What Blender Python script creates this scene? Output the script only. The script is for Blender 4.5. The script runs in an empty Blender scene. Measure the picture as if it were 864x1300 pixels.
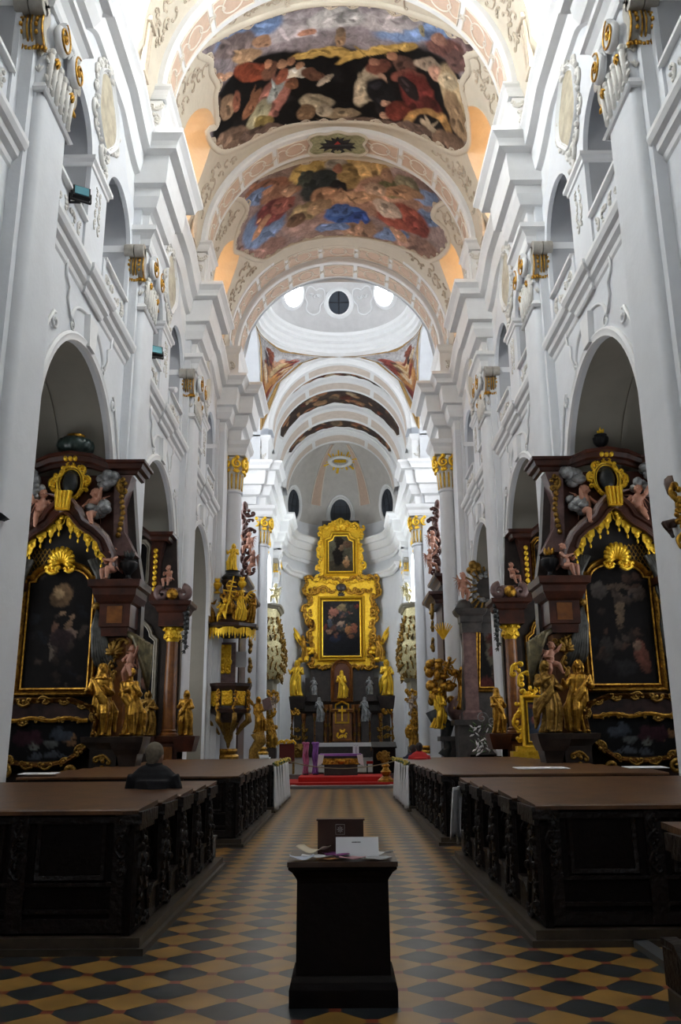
import bpy, bmesh, math, random
import numpy as np
from mathutils import Vector, Matrix
from mathutils.geometry import tessellate_polygon
PI=math.pi; R=math.radians
C=bpy.context.scene.collection
rnd=random.Random(7)
# ------------------------------------------------------------------ camera
F=1069.; TL=R(15.2); RO=R(.45); EYE=1.6
def at(x,y,Y):
    """photo pixel -> world point on the plane Y (survey of the place)"""
    u=x-432; v=650-y; u2=u*math.cos(RO)+v*math.sin(RO); v2=-u*math.sin(RO)+v*math.cos(RO)
    d=F*math.cos(TL)-v2*math.sin(TL); h=v2*math.cos(TL)+F*math.sin(TL); k=Y/d
    return Vector((u2*k,Y,h*k+EYE))
def raydir(x,y):
    p=at(x,y,1.0); return Vector((p.x,1.0,p.z-EYE))
cam=bpy.data.cameras.new('camera'); co=bpy.data.objects.new('camera',cam); C.objects.link(co)
cam.sensor_fit='VERTICAL'; cam.sensor_height=36; cam.lens=36*F/1300; cam.clip_end=300
f=Vector((0,math.cos(TL),math.sin(TL))); r0=Vector((1,0,0)); u0=r0.cross(f)
r=math.cos(RO)*r0-math.sin(RO)*u0; u=math.sin(RO)*r0+math.cos(RO)*u0
m=Matrix.Identity(4)
for i,c in enumerate((r,u,-f)):
    for j in range(3): m[j][i]=c[j]
m[0][3],m[1][3],m[2][3]=0,0,EYE
co.matrix_world=m; bpy.context.scene.camera=co
# ------------------------------------------------------------------ materials
MT={}
def mat(name,col,rough=.6,metal=0.,noise=.0,nscale=6.,bump=0.,bscale=20.,emit=None,es=0.,col2=None,spec=.5,coat=0.):
    if name in MT: return MT[name]
    m=bpy.data.materials.new(name); m.use_nodes=True; MT[name]=m
    N=m.node_tree.nodes; L=m.node_tree.links; b=N['Principled BSDF']
    b.inputs['Base Color'].default_value=(*col,1); b.inputs['Roughness'].default_value=rough; b.inputs['Metallic'].default_value=metal
    b.inputs['Specular IOR Level'].default_value=spec; b.inputs['Coat Weight'].default_value=coat
    tc=N.new('ShaderNodeTexCoord')
    if noise>0 or col2:
        n=N.new('ShaderNodeTexNoise'); n.inputs['Scale'].default_value=nscale; n.inputs['Detail'].default_value=6; n.inputs['Roughness'].default_value=.6
        L.new(tc.outputs['Object'],n.inputs['Vector'])
        rp=N.new('ShaderNodeValToRGB'); rp.color_ramp.elements[0].position=.35; rp.color_ramp.elements[1].position=.68
        c2=col2 if col2 else tuple(c*(1-noise) for c in col)
        rp.color_ramp.elements[0].color=(*c2,1); rp.color_ramp.elements[1].color=(*col,1)
        L.new(n.outputs['Fac'],rp.inputs['Fac']); L.new(rp.outputs['Color'],b.inputs['Base Color'])
    if bump>0:
        n2=N.new('ShaderNodeTexNoise'); n2.inputs['Scale'].default_value=bscale; n2.inputs['Detail'].default_value=5
        L.new(tc.outputs['Object'],n2.inputs['Vector']); bp=N.new('ShaderNodeBump'); bp.inputs['Strength'].default_value=bump; bp.inputs['Distance'].default_value=.05
        L.new(n2.outputs['Fac'],bp.inputs['Height']); L.new(bp.outputs['Normal'],b.inputs['Normal'])
    if metal>.5:  # crevice shade put into the metal colour, driven by pointiness
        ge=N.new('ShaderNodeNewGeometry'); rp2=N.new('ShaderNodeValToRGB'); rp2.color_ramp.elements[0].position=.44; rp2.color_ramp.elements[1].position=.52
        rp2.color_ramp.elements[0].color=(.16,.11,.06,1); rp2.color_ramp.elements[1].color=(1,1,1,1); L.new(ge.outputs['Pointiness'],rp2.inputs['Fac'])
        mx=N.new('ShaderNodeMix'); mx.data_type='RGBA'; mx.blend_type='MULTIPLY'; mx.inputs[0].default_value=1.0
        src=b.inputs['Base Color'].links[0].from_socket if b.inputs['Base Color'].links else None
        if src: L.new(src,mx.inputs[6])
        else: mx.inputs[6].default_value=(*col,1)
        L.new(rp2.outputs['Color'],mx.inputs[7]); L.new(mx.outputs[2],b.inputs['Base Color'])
    if emit: b.inputs['Emission Color'].default_value=(*emit,1); b.inputs['Emission Strength'].default_value=es
    return m
white=mat('white_plaster',(.68,.70,.73),.75,noise=.07,nscale=1.3,bump=.12,bscale=9)
whitet=mat('white_stucco',(.75,.755,.76),.65,noise=.05,nscale=3)
relief=mat('stucco_relief',(.68,.66,.62),.7,noise=.12,nscale=8)
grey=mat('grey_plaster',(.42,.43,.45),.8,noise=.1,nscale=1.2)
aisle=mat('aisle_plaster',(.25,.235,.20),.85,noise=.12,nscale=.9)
cream=mat('cream_stucco',(.60,.54,.44),.75,noise=.08,nscale=2,bump=.25,bscale=7)
creamd=mat('cream_stucco_relief',(.60,.51,.40),.75,noise=.2,nscale=6)
pink=mat('pink_panel',(.60,.44,.34),.75,noise=.12,nscale=3,bump=.3,bscale=9)
pinkl=mat('pink_band_outline',(.72,.66,.58),.7)
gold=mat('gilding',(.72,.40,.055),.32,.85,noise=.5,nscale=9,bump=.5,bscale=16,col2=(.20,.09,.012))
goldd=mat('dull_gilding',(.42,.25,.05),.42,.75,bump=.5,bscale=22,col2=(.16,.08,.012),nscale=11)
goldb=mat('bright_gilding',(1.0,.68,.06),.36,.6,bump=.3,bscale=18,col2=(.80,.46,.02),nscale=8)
palegold=mat('pale_gilding',(.62,.54,.30),.5,.4,bump=.4,bscale=20,col2=(.30,.27,.14),nscale=12)
wood=mat('black_brown_wood',(.0065,.0035,.003),.5,noise=.5,nscale=5,bump=.12,bscale=18,spec=.14)
woodc=mat('carved_black_wood',(.010,.0055,.0045),.38,noise=.5,nscale=9,bump=.4,bscale=20,spec=.3)
desk=mat('worn_brown_desk_wood',(.135,.058,.020),.34,bump=.1,bscale=30,col2=(.05,.022,.010),nscale=4)
redm=mat('red_brown_marble',(.085,.024,.013),.3,bump=.06,col2=(.026,.009,.007),nscale=2.5)
brownm=mat('amber_marble',(.26,.10,.022),.28,col2=(.12,.04,.012),nscale=3.5)
darkm=mat('dark_marble',(.045,.032,.028),.3,col2=(.015,.011,.01),nscale=3)
mauve=mat('mauve_marble',(.20,.12,.11),.35,col2=(.09,.05,.05),nscale=4)
blackst=mat('black_carving',(.03,.035,.035),.35,col2=(.012,.014,.015),nscale=6)
flesh=mat('painted_flesh',(.50,.24,.16),.5,noise=.25,nscale=7)
silver=mat('silvered_cloud',(.34,.35,.36),.45,.35,col2=(.13,.135,.14),nscale=7,bump=.3,bscale=12)
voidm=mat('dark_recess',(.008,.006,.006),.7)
redc=mat('red_carpet',(.50,.012,.008),.9,noise=.2,nscale=12)
whitec=mat('white_cloth',(.72,.72,.74),.85,noise=.08,nscale=9)
purple=mat('purple_ribbon',(.33,.12,.50),.5,noise=.2,nscale=6)
magenta=mat('pink_ribbon',(.55,.14,.30),.5,noise=.2,nscale=6)
stone=mat('grey_step_stone',(.15,.145,.14),.5,noise=.2,nscale=4)
glassw=mat('daylit_window_glass',(.9,.95,1),.4,emit=(.90,.96,1.0),es=30)
glassbig=mat('daylit_tall_window_glass',(.9,.95,1),.4,emit=(.94,.97,1.0),es=5)
glasswest=mat('dim_west_window_glass',(.5,.55,.6),.4,emit=(.9,.95,1.0),es=.75)
glassdim=mat('dull_window_glass',(.8,.85,.9),.4,emit=(.92,.97,1.0),es=7.0)
fillpane=mat('hidden_fill_pane',(.8,.85,.9),.4,emit=(.95,.97,1.0),es=1.5)
glassch=mat('chancel_window_glass',(.8,.85,.9),.4,emit=(.92,.97,1.0),es=16)
glasso=mat('orange_blind_daylit',(.9,.5,.2),.6,emit=(1.0,.60,.28),es=1.9)
glassd=mat('dark_leaded_glass',(.03,.04,.055),.55)
iron=mat('black_iron',(.015,.015,.017),.45,.5)
lampg=mat('blue_lamp_glass',(.10,.30,.38),.12,metal=.3)
coat_=mat('black_coat',(.008,.008,.011),.85)
hairg=mat('grey_hair',(.20,.165,.12),.8,noise=.4,nscale=30)
hairb=mat('dark_hair',(.02,.014,.012),.7)
skin=mat('skin',(.42,.24,.17),.5)
redj=mat('red_jacket',(.50,.02,.02),.8)
paperw=mat('white_paper',(.72,.73,.76),.8)
leafg=mat('green_leaf',(.05,.10,.03),.6)
# floor : lozenge checker with small red squares
def floor_mat():
    m=bpy.data.materials.new('lozenge_tiles'); m.use_nodes=True; N=m.node_tree.nodes; L=m.node_tree.links; b=N['Principled BSDF']
    tc=N.new('ShaderNodeTexCoord'); sp=N.new('ShaderNodeSeparateXYZ'); L.new(tc.outputs['Object'],sp.inputs[0])
    def M(op,a,b2=None,c=None):
        n=N.new('ShaderNodeMath'); n.operation=op
        for i,v in enumerate((a,b2,c)):
            if v is None: continue
            if isinstance(v,(int,float)): n.inputs[i].default_value=v
            else: L.new(v,n.inputs[i])
        return n.outputs[0]
    P=.443
    x=M('DIVIDE',M('SUBTRACT',sp.outputs[0],.163),P); y=M('DIVIDE',M('SUBTRACT',sp.outputs[1],.61),.433)
    fx=M('ABSOLUTE',M('SUBTRACT',x,M('ROUND',x))); fy=M('ABSOLUTE',M('SUBTRACT',y,M('ROUND',y)))
    s=M('ADD',fx,fy)                       # <.5 dark lozenge, >.5 yellow
    dark=M('LESS_THAN',s,.5)
    grout=M('LESS_THAN',M('ABSOLUTE',M('SUBTRACT',s,.5)),.012)
    # red squares sit where the lozenge points meet : (.5,0) and (0,.5)
    d1=M('MAXIMUM',M('SUBTRACT',.5,fx),fy); d2=M('MAXIMUM',fx,M('SUBTRACT',.5,fy)); red=M('LESS_THAN',M('MINIMUM',d1,d2),.085)
    n=N.new('ShaderNodeTexNoise'); n.inputs['Scale'].default_value=3; n.inputs['Detail'].default_value=8; L.new(tc.outputs['Object'],n.inputs['Vector'])
    def mix(f,a,c):
        q=N.new('ShaderNodeMix'); q.data_type='RGBA'; L.new(f,q.inputs[0])
        for i,v in ((6,a),(7,c)):
            if isinstance(v,tuple): q.inputs[i].default_value=(*v,1)
            else: L.new(v,q.inputs[i])
        return q.outputs[2]
    ye=mix(n.outputs['Fac'],(.10,.05,.010),(.46,.26,.065)); da=mix(n.outputs['Fac'],(.006,.008,.010),(.036,.044,.050)); re=mix(n.outputs['Fac'],(.12,.02,.01),(.26,.06,.03))
    c=mix(dark,ye,da); c=mix(grout,c,(.02,.015,.012)); c=mix(red,c,re); L.new(c,b.inputs['Base Color'])
    rr=M('MULTIPLY_ADD',n.outputs['Fac'],.18,.23); L.new(rr,b.inputs['Roughness'])
    bp=N.new('ShaderNodeBump'); bp.inputs['Strength'].default_value=.10; bp.inputs['Distance'].default_value=.01; n3=N.new('ShaderNodeTexNoise'); n3.inputs['Scale'].default_value=5; L.new(tc.outputs['Object'],n3.inputs['Vector'])
    L.new(n3.outputs['Fac'],bp.inputs['Height']); L.new(bp.outputs['Normal'],b.inputs['Normal'])
    return m
def paint_mat():
    m=bpy.data.materials.new('painted_colours'); m.use_nodes=True; N=m.node_tree.nodes; L=m.node_tree.links; b=N['Principled BSDF']
    a=N.new('ShaderNodeAttribute'); a.attribute_name='Col'; tc=N.new('ShaderNodeTexCoord')
    n=N.new('ShaderNodeTexNoise'); n.inputs['Scale'].default_value=4; n.inputs['Detail'].default_value=8; n.inputs['Distortion'].default_value=1.2; L.new(tc.outputs['Object'],n.inputs['Vector'])
    mr=N.new('ShaderNodeMapRange'); mr.inputs['From Min'].default_value=.3; mr.inputs['From Max'].default_value=.7; mr.inputs['To Min'].default_value=.72; mr.inputs['To Max'].default_value=1.25; L.new(n.outputs['Fac'],mr.inputs[0])
    q=N.new('ShaderNodeVectorMath'); q.operation='SCALE'; L.new(a.outputs['Color'],q.inputs[0]); L.new(mr.outputs[0],q.inputs['Scale']); L.new(q.outputs[0],b.inputs['Base Color'])
    b.inputs['Roughness'].default_value=.75; b.inputs['Specular IOR Level'].default_value=.15; return m
tilem=floor_mat(); paintm=paint_mat()
# ------------------------------------------------------------------ mesh tools
class MB:
    def __init__(s): s.v=[]; s.f=[]
    def add(s,vs,fs):
        o=len(s.v); s.v+= [tuple(p) for p in vs]; s.f+=[tuple(i+o for i in q) for q in fs]; return s
    def box(s,c,d,rz=0):
        x,y,z=d[0]/2,d[1]/2,d[2]/2; ca,sa=math.cos(rz),math.sin(rz)
        P=[(c[0]+a*x*ca-b*y*sa,c[1]+a*x*sa+b*y*ca,c[2]+e*z) for e in(-1,1) for b in(-1,1) for a in(-1,1)]
        return s.add(P,[(0,2,3,1),(4,5,7,6),(0,1,5,4),(2,6,7,3),(0,4,6,2),(1,3,7,5)])
    def bb(s,x0,x1,y0,y1,z0,z1): return s.box(((x0+x1)/2,(y0+y1)/2,(z0+z1)/2),(abs(x1-x0),abs(y1-y0),abs(z1-z0)))
    def prism(s,poly,vec,holes=()):
        loops=[[Vector(p) for p in poly]]+[[Vector(p) for p in h] for h in holes]
        tris=tessellate_polygon(loops); pts=[p for l in loops for p in l]; n=len(pts); vec=Vector(vec)
        fs=[tuple(t) for t in tris]+[tuple(i+n for i in reversed(t)) for t in tris]; o=0
        for l in loops:
            k=len(l)
            for i in range(k): a=o+i; b=o+(i+1)%k; fs.append((a,b,b+n,a+n))
            o+=k
        return s.add(pts+[p+vec for p in pts],fs)
    def grid(s,P,cu=False,cv=False):
        nu=len(P); nv=len(P[0]); fs=[]
        for i in range(nu if cu else nu-1):
            for j in range(nv if cv else nv-1):
                i2=(i+1)%nu; j2=(j+1)%nv; fs.append((i*nv+j,i2*nv+j,i2*nv+j2,i*nv+j2))
        return s.add([p for r_ in P for p in r_],fs)
    def lathe(s,prof,c=(0,0,0),seg=24,a0=0,a1=2*PI,sx=1,sy=1,fold=None):
        full=abs(a1-a0-2*PI)<1e-4; n=seg if full else seg+1; P=[]
        for (r_,z) in prof:
            row=[]
            for i in range(n):
                a=a0+(a1-a0)*i/seg; q=r_*(fold(a,z) if fold else 1); row.append((c[0]+q*math.cos(a)*sx,c[1]+q*math.sin(a)*sy,c[2]+z))
            P.append(row)
        return s.grid(P,cv=full)
    def tube(s,pts,rr,seg=8,cap=True,flat=1.):
        pts=[Vector(p) for p in pts]; n=len(pts)
        if not hasattr(rr,'__len__'): rr=[rr]*n
        P=[]; up=None
        for i in range(n):
            t=(pts[min(i+1,n-1)]-pts[max(i-1,0)])
            if t.length<1e-9: t=Vector((0,0,1))
            t.normalize()
            if up is None: up=t.orthogonal().normalized()
            else:
                up=up-t*up.dot(t); up=up.normalized() if up.length>1e-6 else t.orthogonal().normalized()
            w=t.cross(up); P.append([pts[i]+(up*math.cos(2*PI*k/seg)+w*math.sin(2*PI*k/seg)*flat)*rr[i] for k in range(seg)])
        s.grid(P,cv=True)
        if cap:
            o=len(s.v)-n*seg; s.f.append(tuple(range(o,o+seg))); s.f.append(tuple(range(o+(n-1)*seg,o+n*seg)))
        return s
    def ell(s,c,rd,rot=None,nu=8,nv=12):
        P=[]
        for i in range(nu+1):
            a=PI*(i+.001)/(nu+.002); row=[]
            for j in range(nv):
                b=2*PI*j/nv; p=Vector((rd[0]*math.sin(a)*math.cos(b),rd[1]*math.sin(a)*math.sin(b),rd[2]*math.cos(a)))
                if rot is not None: p=rot@p
                row.append(p+Vector(c))
            P.append(row)
        return s.grid(P,cv=True)
    def sweep(s,path,prof,closed=False,flip=False,z0=0):
        """path: (x,y[,z]) polyline; prof: (out,dz) points; out is to the right of travel"""
        n=len(path); P=[]
        for i in range(n):
            p=path[i]; a=path[i-1] if (i>0 or closed) else None; b=path[(i+1)%n] if (i<n-1 or closed) else None
            d1=Vector((p[0]-a[0],p[1]-a[1])).normalized() if a is not None else None
            d2=Vector((b[0]-p[0],b[1]-p[1])).normalized() if b is not None else None
            if d1 is None: d1=d2
            if d2 is None: d2=d1
            n1=Vector((d1.y,-d1.x)); n2=Vector((d2.y,-d2.x)); q=(n1+n2); q=q.normalized() if q.length>1e-6 else n1; k=1/max(.3,q.dot(n1)); q=q*k*(-1 if flip else 1)
            z=p[2] if len(p)>2 else 0
            P.append([(p[0]+q.x*o,p[1]+q.y*o,z+dz+z0) for o,dz in prof])
        s.grid(P,cu=closed)
        if not closed:
            m_=len(prof); o=len(s.v)-n*m_; s.f.append(tuple(range(o,o+m_))); s.f.append(tuple(range(o+(n-1)*m_,o+n*m_)))
        return s
    def build(s,name,m,parent=None,smooth=None,mw=None):
        me=bpy.data.meshes.new(name); me.from_pydata(s.v,[],s.f); me.validate()
        b=bmesh.new(); b.from_mesh(me); bmesh.ops.recalc_face_normals(b,faces=b.faces); b.to_mesh(me); b.free()
        me.materials.append(m)
        if smooth: me.shade_smooth() if smooth is True else smooth_by(me,smooth)
        o=bpy.data.objects.new(name,me); C.objects.link(o)
        if parent: o.parent=parent
        return o
def smooth_by(me,ang):
    me.shade_smooth(); b=bmesh.new(); b.from_mesh(me)
    for e in b.edges:
        if len(e.link_faces)==2 and e.calc_face_angle(0)>R(ang): e.smooth=False
    b.to_mesh(me); b.free()
def tag(o,label=None,cat=None,group=None,kind=None):
    if label: o['label']=label
    if cat: o['category']=cat
    if group: o['group']=group
    if kind: o['kind']=kind
    return o
def empty(name,loc=(0,0,0),rz=0,label=None,cat=None,group=None):
    o=bpy.data.objects.new(name,None); C.objects.link(o); o.location=loc; o.rotation_euler=(0,0,rz); o.empty_display_size=.2
    return tag(o,label,cat,group)
def structure(o): o['kind']='structure'; return o
def copy_tree(o,parent=None):
    c=o.copy(); C.objects.link(c); c.parent=parent
    for ch in list(o.children): copy_tree(ch,c)
    return c
def boolean_cut(o,cutters):
    for c in cutters:
        md=o.modifiers.new('cut','BOOLEAN'); md.operation='DIFFERENCE'; md.solver='EXACT'; md.object=c
    dg=bpy.context.evaluated_depsgraph_get(); dg.update()
    me=bpy.data.meshes.new_from_object(o.evaluated_get(dg)); o.modifiers.clear(); o.data=me
    for c in cutters: bpy.data.objects.remove(c)
def arch(c,z0,hw,zs,ry=None,n=24):
    """outline of an arched opening in (t,z)"""
    ry=ry or hw; return [(c-hw,z0)]+[(c+hw*math.cos(PI-PI*i/n),zs+ry*math.sin(PI*i/n)) for i in range(n+1)]+[(c+hw,z0)]
# spirals and scrolls in a 2-D frame ---------------------------------------
def spiral(cx,cy,r_,turns=1.6,a0=0,d=1,n=22):
    return [(cx+r_*(1-.85*i/n)*math.cos(a0+d*turns*2*PI*i/n),cy+r_*(1-.85*i/n)*math.sin(a0+d*turns*2*PI*i/n)) for i in range(n+1)]
def cscroll(s_,ang=0,cx=0,cy=0,d=1,n=16):
    """C-shaped scroll of size s_ as one polyline"""
    A=[]
    def rot(p): return (cx+p[0]*math.cos(ang)-p[1]*math.sin(ang),cy+p[0]*math.sin(ang)+p[1]*math.cos(ang))
    a=spiral(-.30*s_,0,.16*s_,1.1,PI/2,d,n)[::-1]
    b=spiral(.34*s_,0,.12*s_,1.1,PI/2,-d,n)
    mid=[(-.30*s_+.64*s_*t,.16*s_+(-.04*s_*t)+.16*s_*math.sin(PI*t)) for t in (.2,.4,.6,.8)]
    return [rot((p[0],p[1]*d)) for p in a+mid+b]
def acanthus(mb,map_,cx,cy,s_,ang,n=5,th=.35):
    """fan of leaf lobes"""
    for k in range(n):
        a=ang+(k-(n-1)/2)*.5; L=s_*(1-.12*abs(k-(n-1)/2))
        pts=[map_(cx+math.cos(a)*L*t,cy+math.sin(a)*L*t,th*s_*.35*math.sin(PI*min(1,t+.15))) for t in (0,.3,.6,.85,1)]
        mb.tube(pts,[.05*s_,.14*s_,.15*s_,.10*s_,.02*s_],5)
def carve(mb,map_,pts,s_,rd,thick=.09,bead=True):
    """band of baroque carving: C-scrolls, leaves and beads along points (x,y,angle)"""
    for (x,y,a) in pts:
        q=s_*rd.uniform(.8,1.25); d=rd.choice((-1,1)); t=thick*q
        P=[map_(px,py,t*.6) for px,py in cscroll(q*1.25,a+rd.uniform(-.25,.25),x,y,d)]
        mb.tube(P,[t*(.55+.45*math.sin(PI*i/(len(P)-1))) for i in range(len(P))],5)
        acanthus(mb,map_,x,y,q*.5,a+PI/2*d+rd.uniform(-.6,.6),4)
        if bead: mb.ell(map_(x+rd.uniform(-.2,.2)*q,y+rd.uniform(-.2,.2)*q,t),(t*1.4,)*3,None,4,6)
def plane_map(Y,sgn=-1): return lambda x,z,d=0: Vector((x,Y+sgn*d,z))
def wall_map(X,s): return lambda y,z,d=0: Vector((X-s*d,y,z))   # d towards the nave axis
def along(poly,step,closed=False):
    out=[]; n=len(poly); rest=0
    for i in range(n if closed else n-1):
        a=Vector(poly[i]); b=Vector(poly[(i+1)%n]); L=(b-a).length; ang=math.atan2((b-a).y,(b-a).x); t=rest
        while t<L: p=a+(b-a)*(t/L); out.append((p.x,p.y,ang)); t+=step
        rest=t-L
    return out
def frame2d(mb,poly,map_,prof,closed=True):
    """moulded frame: profile (outward, thickness) swept round a 2-D outline"""
    n=len(poly); P=[]; area=sum(poly[i][0]*poly[(i+1)%n][1]-poly[(i+1)%n][0]*poly[i][1] for i in range(n)); sg=1 if area>0 else -1
    for i in range(n):
        p=Vector(poly[i]); a=Vector(poly[i-1]) if (closed or i>0) else None; b=Vector(poly[(i+1)%n]) if (closed or i<n-1) else None
        d1=(p-a).normalized() if a is not None else None; d2=(b-p).normalized() if b is not None else None
        d1=d1 or d2; d2=d2 or d1
        n1=Vector((d1.y,-d1.x)); n2=Vector((d2.y,-d2.x)); q=(n1+n2); q=q.normalized() if q.length>1e-6 else n1; q=q*(sg/max(.45,q.dot(n1)))
        P.append([map_(p.x+q.x*o,p.y+q.y*o,t) for o,t in prof])
    mb.grid(P,cu=closed)
    if not closed:
        m_=len(prof); o=len(mb.v)-n*m_; mb.f.append(tuple(range(o,o+m_))); mb.f.append(tuple(range(o+(n-1)*m_,o+n*m_)))
def fprof(w,t): return [(0,0),(0,t*.5),(w*.15,t*.6),(w*.3,t*.35),(w*.55,t*.75),(w*.75,t),(w*.9,t*.8),(w,t*.3),(w,0)]
# painting -----------------------------------------------------------------
def inside(poly,x,y):
    c=np.zeros(x.shape,bool); n=len(poly)
    for i in range(n):
        x1,y1=poly[i]; x2,y2=poly[i-1]
        if y1==y2: continue
        c^=((y1>y)!=(y2>y))&(x<(x2-x1)*(y-y1)/(y2-y1)+x1)
    return c
def srgb(c): return tuple(((v/255)/12.92 if v/255<=.04045 else ((v/255+.055)/1.055)**2.4) for v in c)
def painted(name,poly,surf,step,base,blobs,parent=None,seed=1,warp=.04,scale=1.):
    """a painted surface cut to the outline poly; blobs: (x,y,rx,ry,rot,colour[,soft])"""
    xs=[p[0] for p in poly]; ys=[p[1] for p in poly]; nx=max(4,int((max(xs)-min(xs))/step)); ny=max(4,int((max(ys)-min(ys))/step))
    X,Y=np.meshgrid(np.linspace(min(xs),max(xs),nx+1),np.linspace(min(ys),max(ys),ny+1),indexing='ij')
    g=np.random.RandomState(seed); W=max(xs)-min(xs)
    def nz(f_):
        o=np.zeros_like(X)
        for k in range(7):
            a,b,c=g.uniform(-1,1)*f_,g.uniform(-1,1)*f_,g.uniform(0,6.28); o+=np.sin(a*X/W+b*Y/W+c)
        return o/2.6
    wx=X+warp*W*(nz(22)*.5+nz(60)*.5+nz(150)*.35); wy=Y+warp*W*(nz(22)*.5+nz(60)*.5+nz(150)*.35)
    col=np.zeros(X.shape+(3,)); col[:]=srgb(base); col*=(1+.10*nz(12)+.08*nz(40))[...,None]
    for bl in blobs:
        x,y,rx,ry,ro,c=bl[:6]; soft=bl[6] if len(bl)>6 else .12
        dx=wx-x; dy=wy-y; ca,sa=math.cos(ro),math.sin(ro); d=np.sqrt(((dx*ca+dy*sa)/rx)**2+((-dx*sa+dy*ca)/ry)**2)
        a=np.clip((1+soft-d)/(2*soft),0,1); a=a*a*(3-2*a)
        sh=1+.35*np.clip((-(dx*.5)+dy)/max(rx,ry),-1,1)       # modelling of the painted form
        col=col*(1-a[...,None])+a[...,None]*(np.array(srgb(c))*np.clip(sh,.5,1.5)[...,None])
    g_=col.mean(axis=2,keepdims=True); col=np.clip((g_*.22+col*.78)*scale*(1+.10*nz(90)+.08*nz(180))[...,None],0,1)
    ins=inside(poly,X,Y); idx=-np.ones(X.shape,int)
    keep=ins[:-1,:-1]|ins[1:,:-1]|ins[:-1,1:]|ins[1:,1:]
    used=np.zeros(X.shape,bool); used[:-1,:-1]|=keep; used[1:,:-1]|=keep; used[:-1,1:]|=keep; used[1:,1:]|=keep
    idx[used]=np.arange(used.sum()); vs=[surf(a,b) for a,b in zip(X[used],Y[used])]
    fs=[(idx[i,j],idx[i+1,j],idx[i+1,j+1],idx[i,j+1]) for i,j in zip(*np.nonzero(keep))]
    me=bpy.data.meshes.new(name); me.from_pydata([tuple(v) for v in vs],[],[tuple(int(q) for q in f_) for f_ in fs])
    at_=me.color_attributes.new('Col','FLOAT_COLOR','POINT'); cc=np.ones((len(vs),4)); cc[:,:3]=col[used]; at_.data.foreach_set('color',cc.ravel())
    me.materials.append(paintm); me.shade_smooth()
    o=bpy.data.objects.new(name,me); C.objects.link(o)
    if parent: o.parent=parent
    return o
def blobs_random(x0,x1,y0,y1,n,sz,cols,seed):
    g=random.Random(seed); return [(g.uniform(x0,x1),g.uniform(y0,y1),sz*g.uniform(.4,1.3),sz*g.uniform(.3,.9),g.uniform(0,3),g.choice(cols),.3) for _ in range(n)]
# ================================================================== ARCHITECTURE
PIT=8.26; PC=[13.845+PIT*k for k in (-2,-1,0,1,2,3)]   # pier centres; PC[2] is the nearest in view, PC[5] the crossing pier
VZ=20.8; VR=5.5
ENT=[(0,15.95),(.02,16.4),(.10,16.45),(.25,16.5),(.36,16.8),(.38,17.05),(.56,17.1),(.60,17.4),(.64,17.95),(.88,18.0),(.9,18.08),(.95,18.2),(1.04,18.3),(1.1,18.36),(1.1,18.5),(-.3,18.5),(-.3,15.95)]
WENT=[(0,16.35),(.05,16.4),(.08,16.6),(.2,16.65),(.24,17.0),(.26,17.35),(.42,17.4),(.5,17.75),(.52,17.95),(.74,18.0),(.76,18.1),(.82,18.25),(.9,18.35),(.9,18.5),(-.05,18.5),(-.05,16.35)]
side={-1:'left',1:'right'}
mb=MB(); mb.bb(-9.5,9.5,-8,76,-.3,0); structure(mb.build('floor',tilem))
# walls with nave arches and gallery arches
wn2=0
for s in (-1,1):
    y0,y1=-8,PC[5]-.9
    holes=[]
    for k in range(5):
        bc=PC[k]+PIT/2
        if bc<4: continue
        holes.append([(s*5.9,y,z) for y,z in arch(bc,.02,2.72,7.6,2.78,28)])
        for d in (-1.87,1.87): holes.append([(s*5.9,y,z) for y,z in arch(bc+d,12.15,1.2,15.1,1.15,20)])
    mb=MB(); mb.prism([(s*5.9,y0,0),(s*5.9,y1,0),(s*5.9,y1,18.45),(s*5.9,y0,18.45)],(s*.12,0,0),holes)
    structure(mb.build('wall_'+side[s],white))
    # chapels, gallery room
    cw=MB(); gw=MB()
    for k in range(5):
        bc=PC[k]+PIT/2
        if bc<4: continue
        sec=arch(bc,0,2.75,7.6,2.81,28)
        cw.grid([[(s*x,y,z) for y,z in sec] for x in (6.0,8.9)])
        cw.add([(s*8.9,y,z) for y,z in sec],[tuple(range(len(sec)))])
        # thin rib under the chapel vault
        cw.grid([[(s*x,bc+(y-bc)*q,7.6+(z-7.6)*q if z>7.6 else z) for y,z in sec] for x,q in ((7.2,1),(7.2,.985),(7.35,.985),(7.35,1))])
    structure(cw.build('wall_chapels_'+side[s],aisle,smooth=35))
    gy0=4.0
    for (a,b,c,d) in (((7.0,12.5),(9.0,12.5),(9.0,17.3),(7.0,17.3)),): 
        gw.grid([[(s*x,y,z) for x,z in ((6.01,12.1),(9.0,12.1),(9.0,17.2),(6.01,17.2))] for y in (gy0,y1)])
        for k in range(1,6): gw.bb(s*6.02,s*9.0,PC[k]-.25,PC[k]+.25,12.1,17.2)
        for k in range(1,5): gw.bb(s*8.8,s*9.0,PC[k],PC[k+1],15.0,15.2)
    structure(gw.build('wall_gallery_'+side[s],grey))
    for k in (2,3,4):
        bc=PC[k]+PIT/2
        for (x,ya,yb,za,zb) in ((8.95,bc-3.4,bc+3.4,12.7,14.2),(8.86,bc-2.0,bc+2.0,3.2,7.0)):
            q=MB(); q.bb(s*x,s*(x-.03),ya,yb,za,zb); o=structure(q.build('window_%d'%(40+wn2),fillpane)); wn2+=1  # added glowing panes, out of view, to brighten galleries and chapels
    # chapel cornices
    for k in (2,3,4):
        bc=PC[k]+PIT/2; cm=MB()
        cm.sweep([(s*8.9,bc-2.7),(s*8.9,bc+2.7)],[(0,8.4),(.1,8.45),(.15,8.7),(.4,8.75),(.5,9.0),(.55,9.15),(0,9.15)],flip=(s>0))
        structure(cm.build('trim_chapel_cornice',whitet))
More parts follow.
